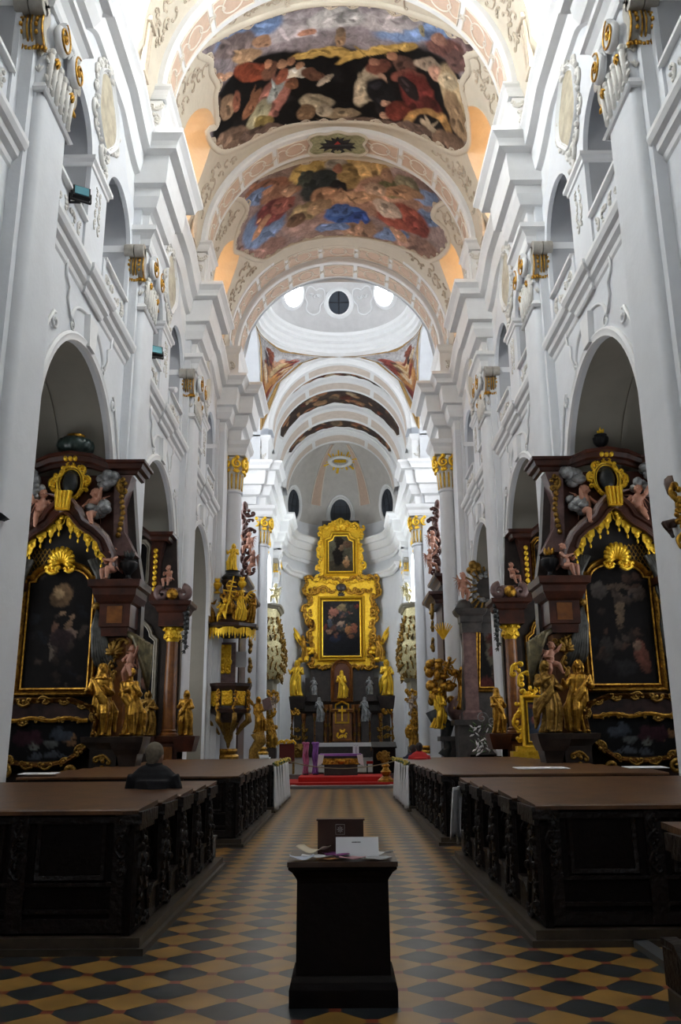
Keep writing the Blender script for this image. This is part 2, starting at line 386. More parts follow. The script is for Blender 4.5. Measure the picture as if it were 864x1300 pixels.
# west end : wall with a tall window, gives the daylight from behind
mb=MB(); mb.prism([(-6.2,-7.5,0),(6.2,-7.5,0),(6.2,-7.5,27),(-6.2,-7.5,27)],(0,-.6,0),[[(x,-7.5,z) for x,z in arch(0,7,3.0,17,3.0)]])
structure(mb.build('wall_west',white))
mb=MB(); mb.prism([(x,-7.9,z) for x,z in arch(0,7,3.0,17,3.0)],(0,-.05,0)); structure(mb.build('window_1',glasswest))
# ceiling over the nave
def vault_solid(name,y0,y1,tunnels,m,rx=VR,rz=VR,cz=VZ,out=6.8,top=27.4,base=18.3):
    sec=[(-out,base),(-6.02,base),(-6.02,19.9),(-5.75,20.3)]+[(rx*math.cos(PI-PI*i/48),cz+rz*math.sin(PI*i/48)) for i in range(49)]+[(5.75,20.3),(6.02,19.9),(6.02,base),(out,base),(out,top),(-out,top)]
    mb=MB(); mb.prism([(x,y0,z) for x,z in sec],(0,y1-y0,0)); o=mb.build(name,m)
    if tunnels:
        cut=[]
        for (yc,hw,z0,zs,ry) in tunnels:
            for s in (-1,1):
                t=MB(); t.prism([(s*2.6,y,z) for y,z in arch(yc,z0,hw,zs,ry,20)],(s*3.65,0,0)); cut.append(t.build('cutter',m))
        boolean_cut(o,cut)
    smooth_by(o.data,30); return structure(o)
wn=2
for k in range(5):
    y0,y1=PC[k],PC[k+1]; bc=(y0+y1)/2
    if k==0: y0=-7.6
    vault_solid('ceiling_bay',y0,y1,[(bc,1.45,19.7,22.4,1.45)],cream)
    for s in (-1,1):
        mb=MB(); mb.prism([(s*6.2,y,z) for y,z in arch(bc,19.7,1.5,22.4,1.5,20)],(s*.05,0,0))
        o=structure(mb.build('window_%d'%wn,glasso if k in(3,4) else (glassdim if k<2 else glassw))); wn+=1
        fr=MB(); frame2d(fr,arch(bc,19.75,1.38,22.4,1.38,20),wall_map(s*6.18,s),[(0,0),(0,.08),(.1,.08),(.1,0)])
        for q in (-.46,.46): fr.bb(s*6.12,s*6.17,bc+q-.025,bc+q+.025,19.7,23.6)
        for z in (20.6,21.5,22.4): fr.bb(s*6.12,s*6.17,bc-1.4,bc+1.4,z-.02,z+.02)
        fr.build('window_frame',whitet,parent=o)
        # fluted stucco strip beside the window reveal
        st=MB(); [st.tube([(s*(5.52-.0),bc+q,20.0),(s*5.42,bc+q,21.6)],.07,6) for q in (1.75,1.93,2.11)]; st.box((s*5.42,bc+1.93,21.7),(.25,.6,.16)); st.box((s*5.55,bc+1.93,20.0),(.25,.6,.2)); st.build('stucco_strip',creamd,parent=o)
# transverse arches (ribs) with pink decorated soffits
def vmap(cx,cz,rx,rz):      # (angle metres t, y) -> point just inside the vault
    def g(t,y,d=0):
        a=t/rx; return Vector((cx+(rx-d)*math.sin(a),y,cz+(rz-d)*math.cos(a)))
    return g
def rib(name,yc,hw,rin,rout,cz=VZ,rxz=1.0,pinked=True,seg=64,m=None,scroll=True,a_lim=PI/2):
    P=[]
    for i in range(seg+1):
        a=-PI/2+PI*i/seg; ca,sa=math.cos(a),math.sin(a)
        P.append([((r_*sa),y,cz+r_*rxz*ca) for r_,y in ((rout,yc-hw),(rin+.05,yc-hw),(rin,yc-hw+.05),(rin,yc+hw-.05),(rin+.05,yc+hw),(rout,yc+hw))])
    mb=MB(); mb.grid(P); o=structure(mb.build(name,m or whitet,smooth=30))
    if pinked:
        mp=vmap(0,cz,rin,rin*rxz); pk=MB(); ln=MB(); T=PI/2*rin; w=hw*.62
        n=9; cell=2*T/n
        for j in range(n):
            t0=-T+j*cell+.12; t1=t0+cell-.24
            if j%2==0 or True:
                poly=[(t0,yc-w),(t1,yc-w),(t1,yc+w),(t0,yc+w)]
                pk.grid([[mp(t0+(t1-t0)*i/8,y,.012) for i in range(9)] for y in (yc-w,yc+w)])
                rr=[]
                for a,b in zip(poly,poly[1:]+poly[:1]): rr+= [(a[0]+(b[0]-a[0])*i/8,a[1]+(b[1]-a[1])*i/8) for i in range(8)]
                ln.tube([mp(x,y,.02) for x,y in rr+rr[:1]],.028,4)
                if scroll:
                    c=(t0+t1)/2
                    e=[(c+.42*math.cos(2*PI*i/16),yc+w*.72*math.sin(2*PI*i/16)) for i in range(17)]
                    ln.tube([mp(x,y,.02) for x,y in e],.03,4)
                    for sg in (-1,1):
                        ln.tube([mp(x,y,.02) for x,y in cscroll(.75,0,c+sg*.62,yc,sg)],.026,4)
        pk.build('pink_panel',pink,parent=o); ln.build('stucco_outline',pinkl,parent=o)
    return o
for k in (1,2,3,4): rib('ceiling_transverse_arch',PC[k],.72,5.28,5.9)
# stucco scrollwork spread over the vault cells
mp=vmap(0,VZ,VR,VR)
def scatter(yb,ya,seed,tl,step,excl=None,th=.03,s0=.55):
    g=random.Random(seed); L=MB(); A=MB()
    t=-tl
    while t<tl:
        y=yb
        while y<ya:
            tt=t+g.uniform(-.12,.12); yy=y+g.uniform(-.12,.12)
            if not(excl and excl(tt,yy)):
                q=s0*g.uniform(.8,1.3); a=g.uniform(0,PI*2)
                pts=[mp(px,py,th) for px,py in cscroll(q,a,tt,yy,g.choice((-1,1)),10)]
                L.tube(pts,.026,4,flat=1)
                if g.random()<.4: acanthus(A,lambda x_,y_,d_=0:mp(x_,y_,th+d_*.3),tt,yy,q*.42,a+1.2,3)
            y+=step
        t+=step
    return L,A
# fresco outlines are surveyed in a detail frame of the ceiling
def vhit(zx,zy):
    d=raydir(200+zx*.5324,zy*.5324); o=Vector((0,0,EYE)); A=d.x*d.x+d.z*d.z; B=2*(d.z*(o.z-VZ)); Cc=(o.z-VZ)**2-VR**2
    k=(-B+math.sqrt(max(0,B*B-4*A*Cc)))/(2*A); p=o+d*k; return (math.atan2(p.x,p.z-VZ)*VR,p.y)
def folds(bs,seed,big=13):
    g=random.Random(seed); out=[]
    for b in bs:
        out.append(b)
        if b[2]>big or b[3]>big:
            n=2 if max(b[5])<40 else int(min(7,2+b[2]*b[3]/260))
            for _ in range(n):
                k=g.choice((.7,.82,1.14,1.25)) if max(b[5])>40 else g.choice((1.6,2.2))
                out.append((b[0]+g.uniform(-.6,.6)*b[2]*math.cos(b[4]),b[1]+g.uniform(-.6,.6)*b[3],max(3,b[2]*g.uniform(.12,.35)),max(2.5,b[3]*g.uniform(.12,.4)),b[4]+g.uniform(-.8,.8),tuple(min(235,c*k+(4 if k>1 else 0)) for c in b[5]),.3))
    return out
def vblob(b,cx=432):
    x,y,rx,ry,ro,c=b[:6]; c0=vhit(x,y); ca,sa=math.cos(ro),math.sin(ro)
    ax=vhit(x+rx*ca,y+rx*sa); ay=vhit(x-ry*sa,y+ry*ca)
    v1=(ax[0]-c0[0],ax[1]-c0[1]); v2=(ay[0]-c0[0],ay[1]-c0[1])
    # principal axis approximated by the longer of the two mapped axes
    l1,l2=math.hypot(*v1),math.hypot(*v2)
    return (c0[0],c0[1],l1,l2,math.atan2(v1[1],v1[0]),c)+tuple(b[6:])
F1=[(100,122),(150,90),(250,45),(345,17),(430,10),(520,14),(620,42),(700,75),(765,115),(735,130),(738,165),(722,200),(735,260),(740,300),(738,345),(700,360),(640,330),(580,305),(430,288),(300,300),(250,320),(200,345),(160,358),(135,345),(120,315),(142,300),(140,230),(145,200),(130,170),(128,140)]
F2=[(185,465),(230,430),(300,400),(360,382),(430,376),(500,382),(580,400),(650,440),(690,470),(662,490),(655,520),(690,555),(690,590),(650,618),(610,600),(540,575),(430,562),(340,575),(300,590),(250,618),(200,600),(183,590),(195,540),(215,500),(205,475)]
def densify(poly,n=4,closed=True):
    """smooth a closed outline (Catmull-Rom)"""
    out=[]; N=len(poly)
    for i in range(N):
        p0,p1,p2,p3=[Vector(poly[(i+j-1)%N]) for j in range(4)]
        for k in range(n):
            t=k/n; q=.5*((2*p1)+(p2-p0)*t+(2*p0-5*p1+4*p2-p3)*t*t+(3*p1-p0-3*p2+p3)*t**3); out.append((q.x,q.y))
    return out
BK=(14,13,15)
B1=[(320,60,130,30,0,(165,155,160)),(210,75,95,32,-.35,(96,125,172)),(180,110,60,25,-.3,(110,95,95)),(650,70,120,30,.25,(98,124,168)),(560,45,80,25,0,(160,150,152)),(430,45,70,25,0,(172,168,168)),(740,110,40,20,.3,(120,95,95)),(360,75,20,10,0,(180,120,90)),
(430,205,125,85,0,BK),(270,180,130,55,-.1,BK),(600,195,125,75,.1,BK),(200,250,75,85,.1,BK),(330,245,140,60,0,BK),(520,240,120,55,0,BK),(655,245,80,75,.1,BK),(175,300,48,50,0,BK),(690,200,40,60,0,BK),
(400,125,80,11,.08,(190,150,52)),(520,118,90,10,-.12,(186,146,50)),(590,108,30,9,0,(180,140,50)),(432,96,17,20,0,(150,115,80)),(430,82,13,10,0,(110,90,70)),
(210,130,38,16,-.2,(165,128,90)),(250,95,24,12,0,(170,125,90)),(205,160,18,12,0,(150,110,75)),(225,170,45,22,.15,(140,58,22)),(150,188,14,8,0,(185,135,100)),(168,180,10,8,0,(190,140,105)),
(268,165,18,24,.2,(110,70,50)),(262,150,10,10,0,(180,120,80)),(272,235,30,62,.15,(178,108,92)),(240,270,18,42,.3,(170,165,130)),(285,210,14,34,.2,(150,160,160)),(225,245,10,40,.3,(150,95,60)),(250,290,22,18,.3,(150,130,60)),
(165,255,18,28,.7,(150,118,88)),(188,240,12,18,-.6,(140,80,55)),(335,172,30,13,.05,(205,198,180)),(300,150,12,12,0,(165,120,85)),(322,142,11,11,0,(140,95,65)),(345,155,10,10,0,(160,115,80)),(322,200,16,14,0,(120,75,45)),(300,180,12,20,.2,(155,80,50)),(372,175,26,12,.3,(95,60,42)),(400,185,26,8,-.5,(165,150,130)),
(375,240,45,18,.1,(165,150,122)),(440,268,40,13,0,(150,130,100)),(350,268,24,20,0,(130,100,70)),(395,262,20,14,.2,(180,165,140)),
(495,205,26,48,.45,(190,172,142)),(530,160,30,16,-.3,(110,60,45)),(520,150,14,11,0,(150,100,75)),(538,190,12,14,0,(190,145,115)),(535,225,32,40,0,(22,22,26)),(545,245,14,8,0,(190,145,115)),(540,272,12,8,0,(190,145,115)),(575,262,30,22,-.5,(110,40,26)),
(590,155,24,20,0,(90,60,50)),(600,185,36,18,0,(120,62,48)),(625,235,40,45,.3,(112,36,30)),(650,260,30,30,.1,(90,30,26)),(598,210,16,26,0,(35,28,30)),(560,135,12,10,0,(150,100,70)),(640,150,30,14,.1,(150,130,110)),
(662,172,18,18,0,(180,130,105)),(705,225,24,60,.15,(170,145,105)),(690,190,22,20,0,(185,165,130)),(715,275,18,55,0,(150,120,85)),(690,112,45,18,.1,(112,70,62)),(675,95,18,10,0,(140,95,75)),(722,145,36,22,.2,(96,66,62)),(632,75,8,16,0,(130,120,90)),
(650,300,54,36,0,(178,130,58),.06),(650,305,40,27,0,(24,20,22),.08),(650,300,26,5,.6,(190,170,140),.2),(650,300,26,5,-.6,(190,170,140),.2),(650,302,5,22,0,(190,170,140),.2),
(170,338,60,24,-.25,(128,100,80)),(250,312,60,14,-.1,(120,95,82)),(430,296,150,10,0,(122,100,88)),(600,305,60,14,.15,(120,96,84)),(700,345,40,24,.3,(120,92,72)),(135,270,10,30,0,(90,70,60))]
B2=[(300,430,60,25,-.3,(150,122,110)),(430,392,120,24,0,(205,170,70)),(370,410,50,30,0,(200,165,72)),(500,405,50,30,0,(190,150,80)),(620,440,50,24,.3,(145,112,105)),(260,445,60,14,-.2,(150,95,65)),(240,400,0.1,.1,0,(0,0,0)),
(350,510,60,50,0,(150,118,108)),(520,470,120,40,0,(165,120,95)),(430,560,120,30,0,(150,120,108)),(480,545,40,30,0,(160,120,90)),(600,590,70,22,.2,(160,118,100)),(240,600,70,18,-.3,(152,112,100)),(640,520,40,14,0,(108,134,178)),(560,560,40,12,0,(105,130,175)),(420,540,40,10,0,(104,130,178)),(250,540,45,40,0,(108,136,182)),(240,470,40,14,-.3,(105,132,178)),(640,470,30,16,0,(110,134,176)),
(430,412,32,36,0,(175,165,150)),(385,440,36,42,.3,(48,54,52)),(350,430,16,26,.3,(60,66,56)),(455,420,26,30,0,(150,120,60)),(430,402,12,12,0,(150,95,70)),(432,447,24,14,0,(34,28,30)),(440,462,14,14,0,(175,125,90)),(400,470,30,26,.5,(178,128,88)),(480,468,60,14,.05,(188,142,100)),
(450,512,50,20,.1,(38,86,160)),(430,500,30,14,-.2,(60,100,170)),(480,520,26,14,.2,(30,70,150)),(350,505,44,18,-.5,(150,128,84)),(330,525,24,14,-.7,(110,80,56)),(385,490,30,16,-.4,(165,130,90)),
(290,460,50,14,-.2,(155,105,75)),(270,505,44,24,-.45,(124,52,50)),(300,485,30,16,-.3,(150,80,66)),(245,540,8,30,.2,(185,130,90)),(312,455,16,12,0,(185,140,105)),
(585,520,60,26,.25,(152,66,42)),(550,498,34,20,.3,(195,170,150)),(620,540,28,16,.4,(130,50,36)),(560,450,26,22,0,(110,108,62)),(600,440,26,20,.2,(120,112,84)),(590,460,50,12,.2,(165,120,80)),(550,418,14,14,0,(150,110,80)),(480,548,10,22,.2,(185,135,100)),(575,560,10,20,-.3,(185,135,100)),(520,450,26,14,0,(185,150,120))]
def fresco(name,outline,blobs,base,label,seed,bands=()):
    poly=densify([vhit(*p) for p in outline],4); o=painted(name,poly,lambda t,y:mp(t,y,.02),.05,base,[vblob(b) for b in folds(blobs,seed) if b[2]>1],seed=seed,warp=.0085)
    fr=MB(); frame2d(fr,poly,mp,[(-.04,0),(-.04,.05),(.03,.09),(.10,.06),(.16,.07),(.2,0)]); fr.build('stucco_border',cream,parent=o,smooth=True)
    A=MB(); rd=random.Random(seed)
    carve(A,lambda a,b,d=0:mp(a,b,.02+d*.5),[(x,y,a) for x,y,a in along(densify([vhit(*p) for p in outline],2),.75,True)],.42,rd,.07,False); A.build('stucco_scroll_edge',creamd,parent=o,smooth=True)
    tag(o,label,'fresco'); return poly
p1=fresco('ceiling_fresco',F1,B1,(138,126,132),'large vault fresco of a crowd under a wide black cloak with a golden wheel',3)
p2=fresco('ceiling_fresco',F2,B2,(150,125,120),'vault fresco of figures in blue sky with golden glow, just before the dome',5)
def near(poly):
    xs=[p[0] for p in poly]; ys=[p[1] for p in poly]
    def g(t,y):
        a=inside(poly,np.array([t]),np.array([y]))[0]
        return bool(a) or any((t-p[0])**2+(y-p[1])**2<.16 for p in poly)
    return g
for (a,b,poly,sd) in ((PC[2]+1.0,PC[3]-1.0,None,11),(PC[3]+.95,PC[4]-.9,p1,12),(PC[4]+.95,PC[5]-1.2,p2,13)):
    pc=[]
    ex=near(poly) if poly else (lambda t,y:abs(t)<5.2)
    L,A=scatter(a,b,sd,7.6,.46,lambda t,y,ex=ex,bc=(a+b)/2: ex(t,y) or (abs(t)>3.7 and abs(y-bc)<2.0))
    root=structure(L.build('ceiling_scrollwork',creamd)); A.build('leaf_relief',creamd,parent=root,smooth=True)
# imperial eagle medallion on the third transverse arch
e=empty('eagle_medallion',label='painted medallion with a black double-headed eagle between the two vault frescoes',cat='medallion')
mr=vmap(0,VZ,5.28,5.28); yc=PC[4]
W=[(-.95,-.45),(-.7,-.62),(-.35,-.55),(0,-.68),(.35,-.55),(.7,-.62),(.95,-.45),(.85,-.1),(.98,.25),(.75,.55),(.35,.5),(0,.62),(-.35,.5),(-.75,.55),(-.98,.25),(-.85,-.1)]
poly=[(x*1.25,yc+y*1.0) for x,y in W]
painted('medallion_field',densify(poly,3),lambda t,y:mr(t,y,.06),.05,(150,150,110),[(0,yc,.5,.4,0,(165,155,100))],parent=e,seed=4,warp=.01)
mb=MB(); frame2d(mb,densify(poly,3),lambda a,b,d=0:mr(a,b,.03+d),fprof(.12,.1)); mb.build('medallion_frame',cream,parent=e,smooth=True)
eg=[(0,-.5),(.08,-.32),(.25,-.45),(.2,-.22),(.5,-.35),(.42,-.12),(.68,-.12),(.55,.05),(.72,.18),(.5,.2),(.55,.42),(.3,.25),(.2,.3),(.28,.48),(.12,.55),(.16,.42),(.06,.35),(0,.42)]
eg=[(x,-y) for x,y in eg]
full=eg+[(-x,y) for x,y in eg[::-1][1:-1]]
mb=MB(); mb.prism([mr(x*1.1,yc-y*.95,.075) for x,y in full],(0,0,-.02)); mb.build('black_eagle',mat('eagle_black',(.01,.01,.012),.6),parent=e)
mb=MB(); mb.prism([mr(x,yc+y,.10) for x,y in ((-.15,.2),(.15,.2),(.15,-.05),(0,-.22),(-.15,-.05))],(0,0,-.02)); mb.build('red_shield',mat('shield_red',(.35,.03,.02),.6),parent=e)
# piers -----------------------------------------------------------------------
def capital(parent,s,xf,yc,hw,zn,gild=gold,round_=0,k=1.0):
    """baroque capital on a flat pilaster: fluted relief panel, gilded volutes, abacus. xf = nave face, zn = necking height"""
    nk=MB(); path=[(s*(xf+.5),yc-hw),(s*xf,yc-hw),(s*xf,yc+hw),(s*(xf+.5),yc+hw)]
    nk.sweep(path,[(0,0),(.05,.02),(.09,.07),(.05,.12),(.03,.2),(0,.22)],flip=(s>0),z0=zn); nk.build('necking',whitet,parent=parent)
    rel=MB()
    for zc in (.35,.7): 
        pass
    ry=random.Random(int(yc*10)+s)
    fm=wall_map(s*xf,s); n=6
    for j in range(n):
        y=yc-hw+ (j+.5)*2*hw/n
        rel.tube([fm(y,zn+.24,.02),fm(y,zn+.95,.05)],[.05,.07],6); rel.ell(fm(y,zn+1.0,.06),(.08,.08,.1),None,5,6)
        for q in range(4): acanthus(rel,fm,y+ry.uniform(-.03,.03),zn+.3+q*.2,.2,PI/2+ry.uniform(-.5,.5),4)
    yf=plane_map(yc-hw)
    for q in range(3):
        acanthus(rel,lambda a,b,d=0:yf(a,b,d),s*(xf+.12+.16*q),zn+.45,.2,PI/2,3); acanthus(rel,lambda a,b,d=0:yf(a,b,d),s*(xf+.12+.16*q),zn+.8,.2,PI/2,3)
    rel.build('relief_panel',relief,parent=parent,smooth=True)
    ab=MB(); ab.sweep(path,[(-.2,1.9),(.06,1.92),(.1,2.0),(.12,2.2),(.22,2.35),(.3,2.4),(.3,2.55),(-.2,2.6)],flip=(s>0),z0=zn); ab.build('abacus',whitet,parent=parent)
    for (y,dy) in ((yc-hw-.02,-1),(yc+hw+.02,1)):
        for j,(ox) in enumerate((.0,.30)):
            v=MB(); x=s*(xf+.12+ox*.95); w_=.13
            tail=[(-.02,.90),(.06,1.0),(.16,1.12),(.20,1.26),(.17,1.40),(.10,1.52),(.09,1.64),(.16,1.76)]
            sp_=[(.27+.12*(1-.8*q/16)*math.cos(PI*.8-q*2*PI*1.25/16),1.66+.13*(1-.8*q/16)*math.sin(PI*.8-q*2*PI*1.25/16)) for q in range(17)]
            pth_=tail+sp_
            for (t_,o_) in ((.10,0),):
                P=[]
                for q,(a,b) in enumerate(pth_):
                    p0=pth_[max(0,q-1)]; p1_=pth_[min(len(pth_)-1,q+1)]; d_=Vector((p1_[0]-p0[0],p1_[1]-p0[1])); d_=d_.normalized() if d_.length>1e-6 else Vector((0,1)); nn=Vector((d_.y,-d_.x)); tt=t_*(.5+.7*min(1,q/6))*(1-.45*max(0,q-10)/14)
                    P.append([(x+xx*s,yc+dy*(hw+.02)+dy*(a+nn.x*oo*tt),zn+b+nn.y*oo*tt) for xx,oo in ((-w_,-1),(-w_,1),(-w_*.6,1.25),(-w_*.45,.7),(0,.95),(w_*.45,.7),(w_*.6,1.25),(w_,1),(w_,-1))])
                v.grid(P,cv=True)
            v.build('volute',mat('volute_stone',(.40,.375,.33),.55,noise=.2,nscale=9),parent=parent,smooth=50)
            gv=MB()
            for xx in (-w_*.8,w_*.8):
                for off in (1.25,):
                    P=[]
                    for q,(a,b) in enumerate(pth_):
                        p0=pth_[max(0,q-1)]; p1_=pth_[min(len(pth_)-1,q+1)]; d_=Vector((p1_[0]-p0[0],p1_[1]-p0[1])); d_=d_.normalized() if d_.length>1e-6 else Vector((0,1)); nn=Vector((d_.y,-d_.x)); tt=.10*(.5+.7*min(1,q/6))*(1-.45*max(0,q-10)/14)
                        P.append((x+xx*s,yc+dy*(hw+.02)+dy*(a+nn.x*off*tt),zn+b+nn.y*off*tt))
                    gv.tube(P,.020,5)
            for q in range(7): a,b=pth_[2+q]; gv.ell((x,yc+dy*(hw+.14+a),zn+b-.02),(.04,.05,.05),None,5,6)
            for q in range(5): gv.tube([(x+s*(q-2)*.04,yc+dy*(hw+.04),zn+1.0),(x+s*(q-2)*.07,yc+dy*(hw+.16),zn+.9-.03*abs(q-2)),(x+s*(q-2)*.08,yc+dy*(hw+.2),zn+.8)],[.03,.05,.015],5)
            gv.build('gilded_edge',gild,parent=parent,smooth=True)
    v=MB(); gv=MB()
    for sg in (-1,1):   # volutes on the nave face
        y=yc+sg*hw*.62
        pts=spiral(0,0,.30,1.6,PI/2,sg,26); v.tube([(s*(xf-.14),y+a,zn+1.48+b*1.1) for a,b in pts],[.10-.05*i/26 for i in range(27)],8); gv.tube([(s*(xf-.23),y+a,zn+1.48+b*1.1) for a,b in pts],.025,5)
        gv.ell((s*(xf-.22),y,zn+1.48),(.06,.07,.07),None,6,8); acanthus(gv,wall_map(s*(xf-.1),s),y,zn+1.0,.22,-PI/2,4)
    v.tube([(s*(xf-.1),yc-hw*.4,zn+1.75),(s*(xf-.16),yc,zn+1.66),(s*(xf-.1),yc+hw*.4,zn+1.75)],.1,8); acanthus(v,wall_map(s*(xf-.14),s),yc,zn+1.75,.35,-PI/2,5)
    v.build('face_volutes',whitet,parent=parent,smooth=50); gv.build('face_gilding',gild,parent=parent,smooth=True)
ordn=['nearest','second','third']
for s in (-1,1):
    for k in (1,2,3,4):
        yc=PC[k]; nm={1:'behind the view',2:'nearest',3:'second',4:'third'}[k]
        if k==1: 
            mb=MB(); mb.bb(s*5.5,s*7,yc-.72,yc+.72,0,18.3); mb.bb(s*5.8,s*7,yc-1,yc+1,0,18.3); structure(mb.build('wall_pier_'+side[s],white)); 
            continue
        p=empty('pier',(0,0,0),0,'%s tall white pier from the camera in the %s row, with a gilded volute capital'%({2:'nearest',3:'second',4:'third'}[k],side[s]),'pier',None)
        sh=MB(); hw=.715; rr=.17
        cor=lambda yy,sg:[(5.5+rr-rr*math.sin(a) if sg<0 else 5.5+rr-rr*math.cos(a), yy+sg*(-rr+rr*(math.cos(a) if sg<0 else math.sin(a)))) for a in [PI/2*i/6 for i in range(7)]]
        pl=[(6.3,yc-hw)]+cor(yc-hw+0,-1)[0:]+cor(yc+hw,1)+[(6.3,yc+hw)]
        # near corner is rounded, far corner likewise
        pl=[(6.3,yc-hw)]+[(5.5+rr-rr*math.sin(PI/2*i/6),yc-hw+rr-rr*math.cos(PI/2*i/6)) for i in range(7)]+[(5.5+rr-rr*math.cos(PI/2*i/6),yc+hw-rr+rr*math.sin(PI/2*i/6)) for i in range(7)]+[(6.3,yc+hw)]
        sh.prism([(s*x,y,0) for x,y in pl],(0,0,16.0)); sh.build('shaft',white,parent=p,smooth=35)
        st=MB(); st.bb(s*5.68,s*5.92,yc-.9,yc+.9,0,17.9); st.build('backing_strip',white,parent=p)
        bs=MB(); path=[(s*6.0,yc-.92),(s*5.68,yc-.92),(s*5.68,yc-.74),(s*5.5,yc-.74),(s*5.5,yc+.74),(s*5.68,yc+.74),(s*5.68,yc+.92),(s*6.0,yc+.92)]
        bs.sweep(path,[(0,0),(.05,0),(.05,.3),(.02,.34),(0,.35)],flip=(s>0)); bs.build('base',whitet,parent=p)
        capital(p,s,5.5,yc,hw,13.35)
        en=MB(); en.sweep([(s*6.2,yc-.715),(s*5.5,yc-.715),(s*5.5,yc+.715),(s*6.2,yc+.715)],ENT,flip=(s>0)); en.bb(s*5.52,s*6.1,yc-.7,yc+.7,15.9,18.45); en.build('entablature',whitet,parent=p)
        sb=MB(); sb.bb(s*5.2,s*5.75,yc-.5,yc+.5,18.5,20.5); sb.bb(s*5.3,s*5.75,yc-.72,yc+.72,18.5,20.4)
        sb.sweep([(s*5.75,yc-.72),(s*5.2,yc-.72),(s*5.2,yc+.72),(s*5.75,yc+.72)],[(-.1,0),(0,0),(.06,.1),(.1,.25),(.18,.32),(.18,.4),(-.1,.42)],flip=(s>0),z0=20.45); sb.build('vault_springer',whitet,parent=p)
        rl=MB(); rd=random.Random(k); carve(rl,plane_map(yc-.72),[(s*(5.5),19.1,PI/2),(s*5.5,19.7,PI/2),(s*5.45,20.2,.2)],.4,rd,.1,False); carve(rl,wall_map(s*5.2,s),[(yc-.2,19.2,PI/2),(yc+.2,19.8,PI/2)],.4,rd,.1,False); rl.build('springer_relief',relief,parent=p,smooth=True)
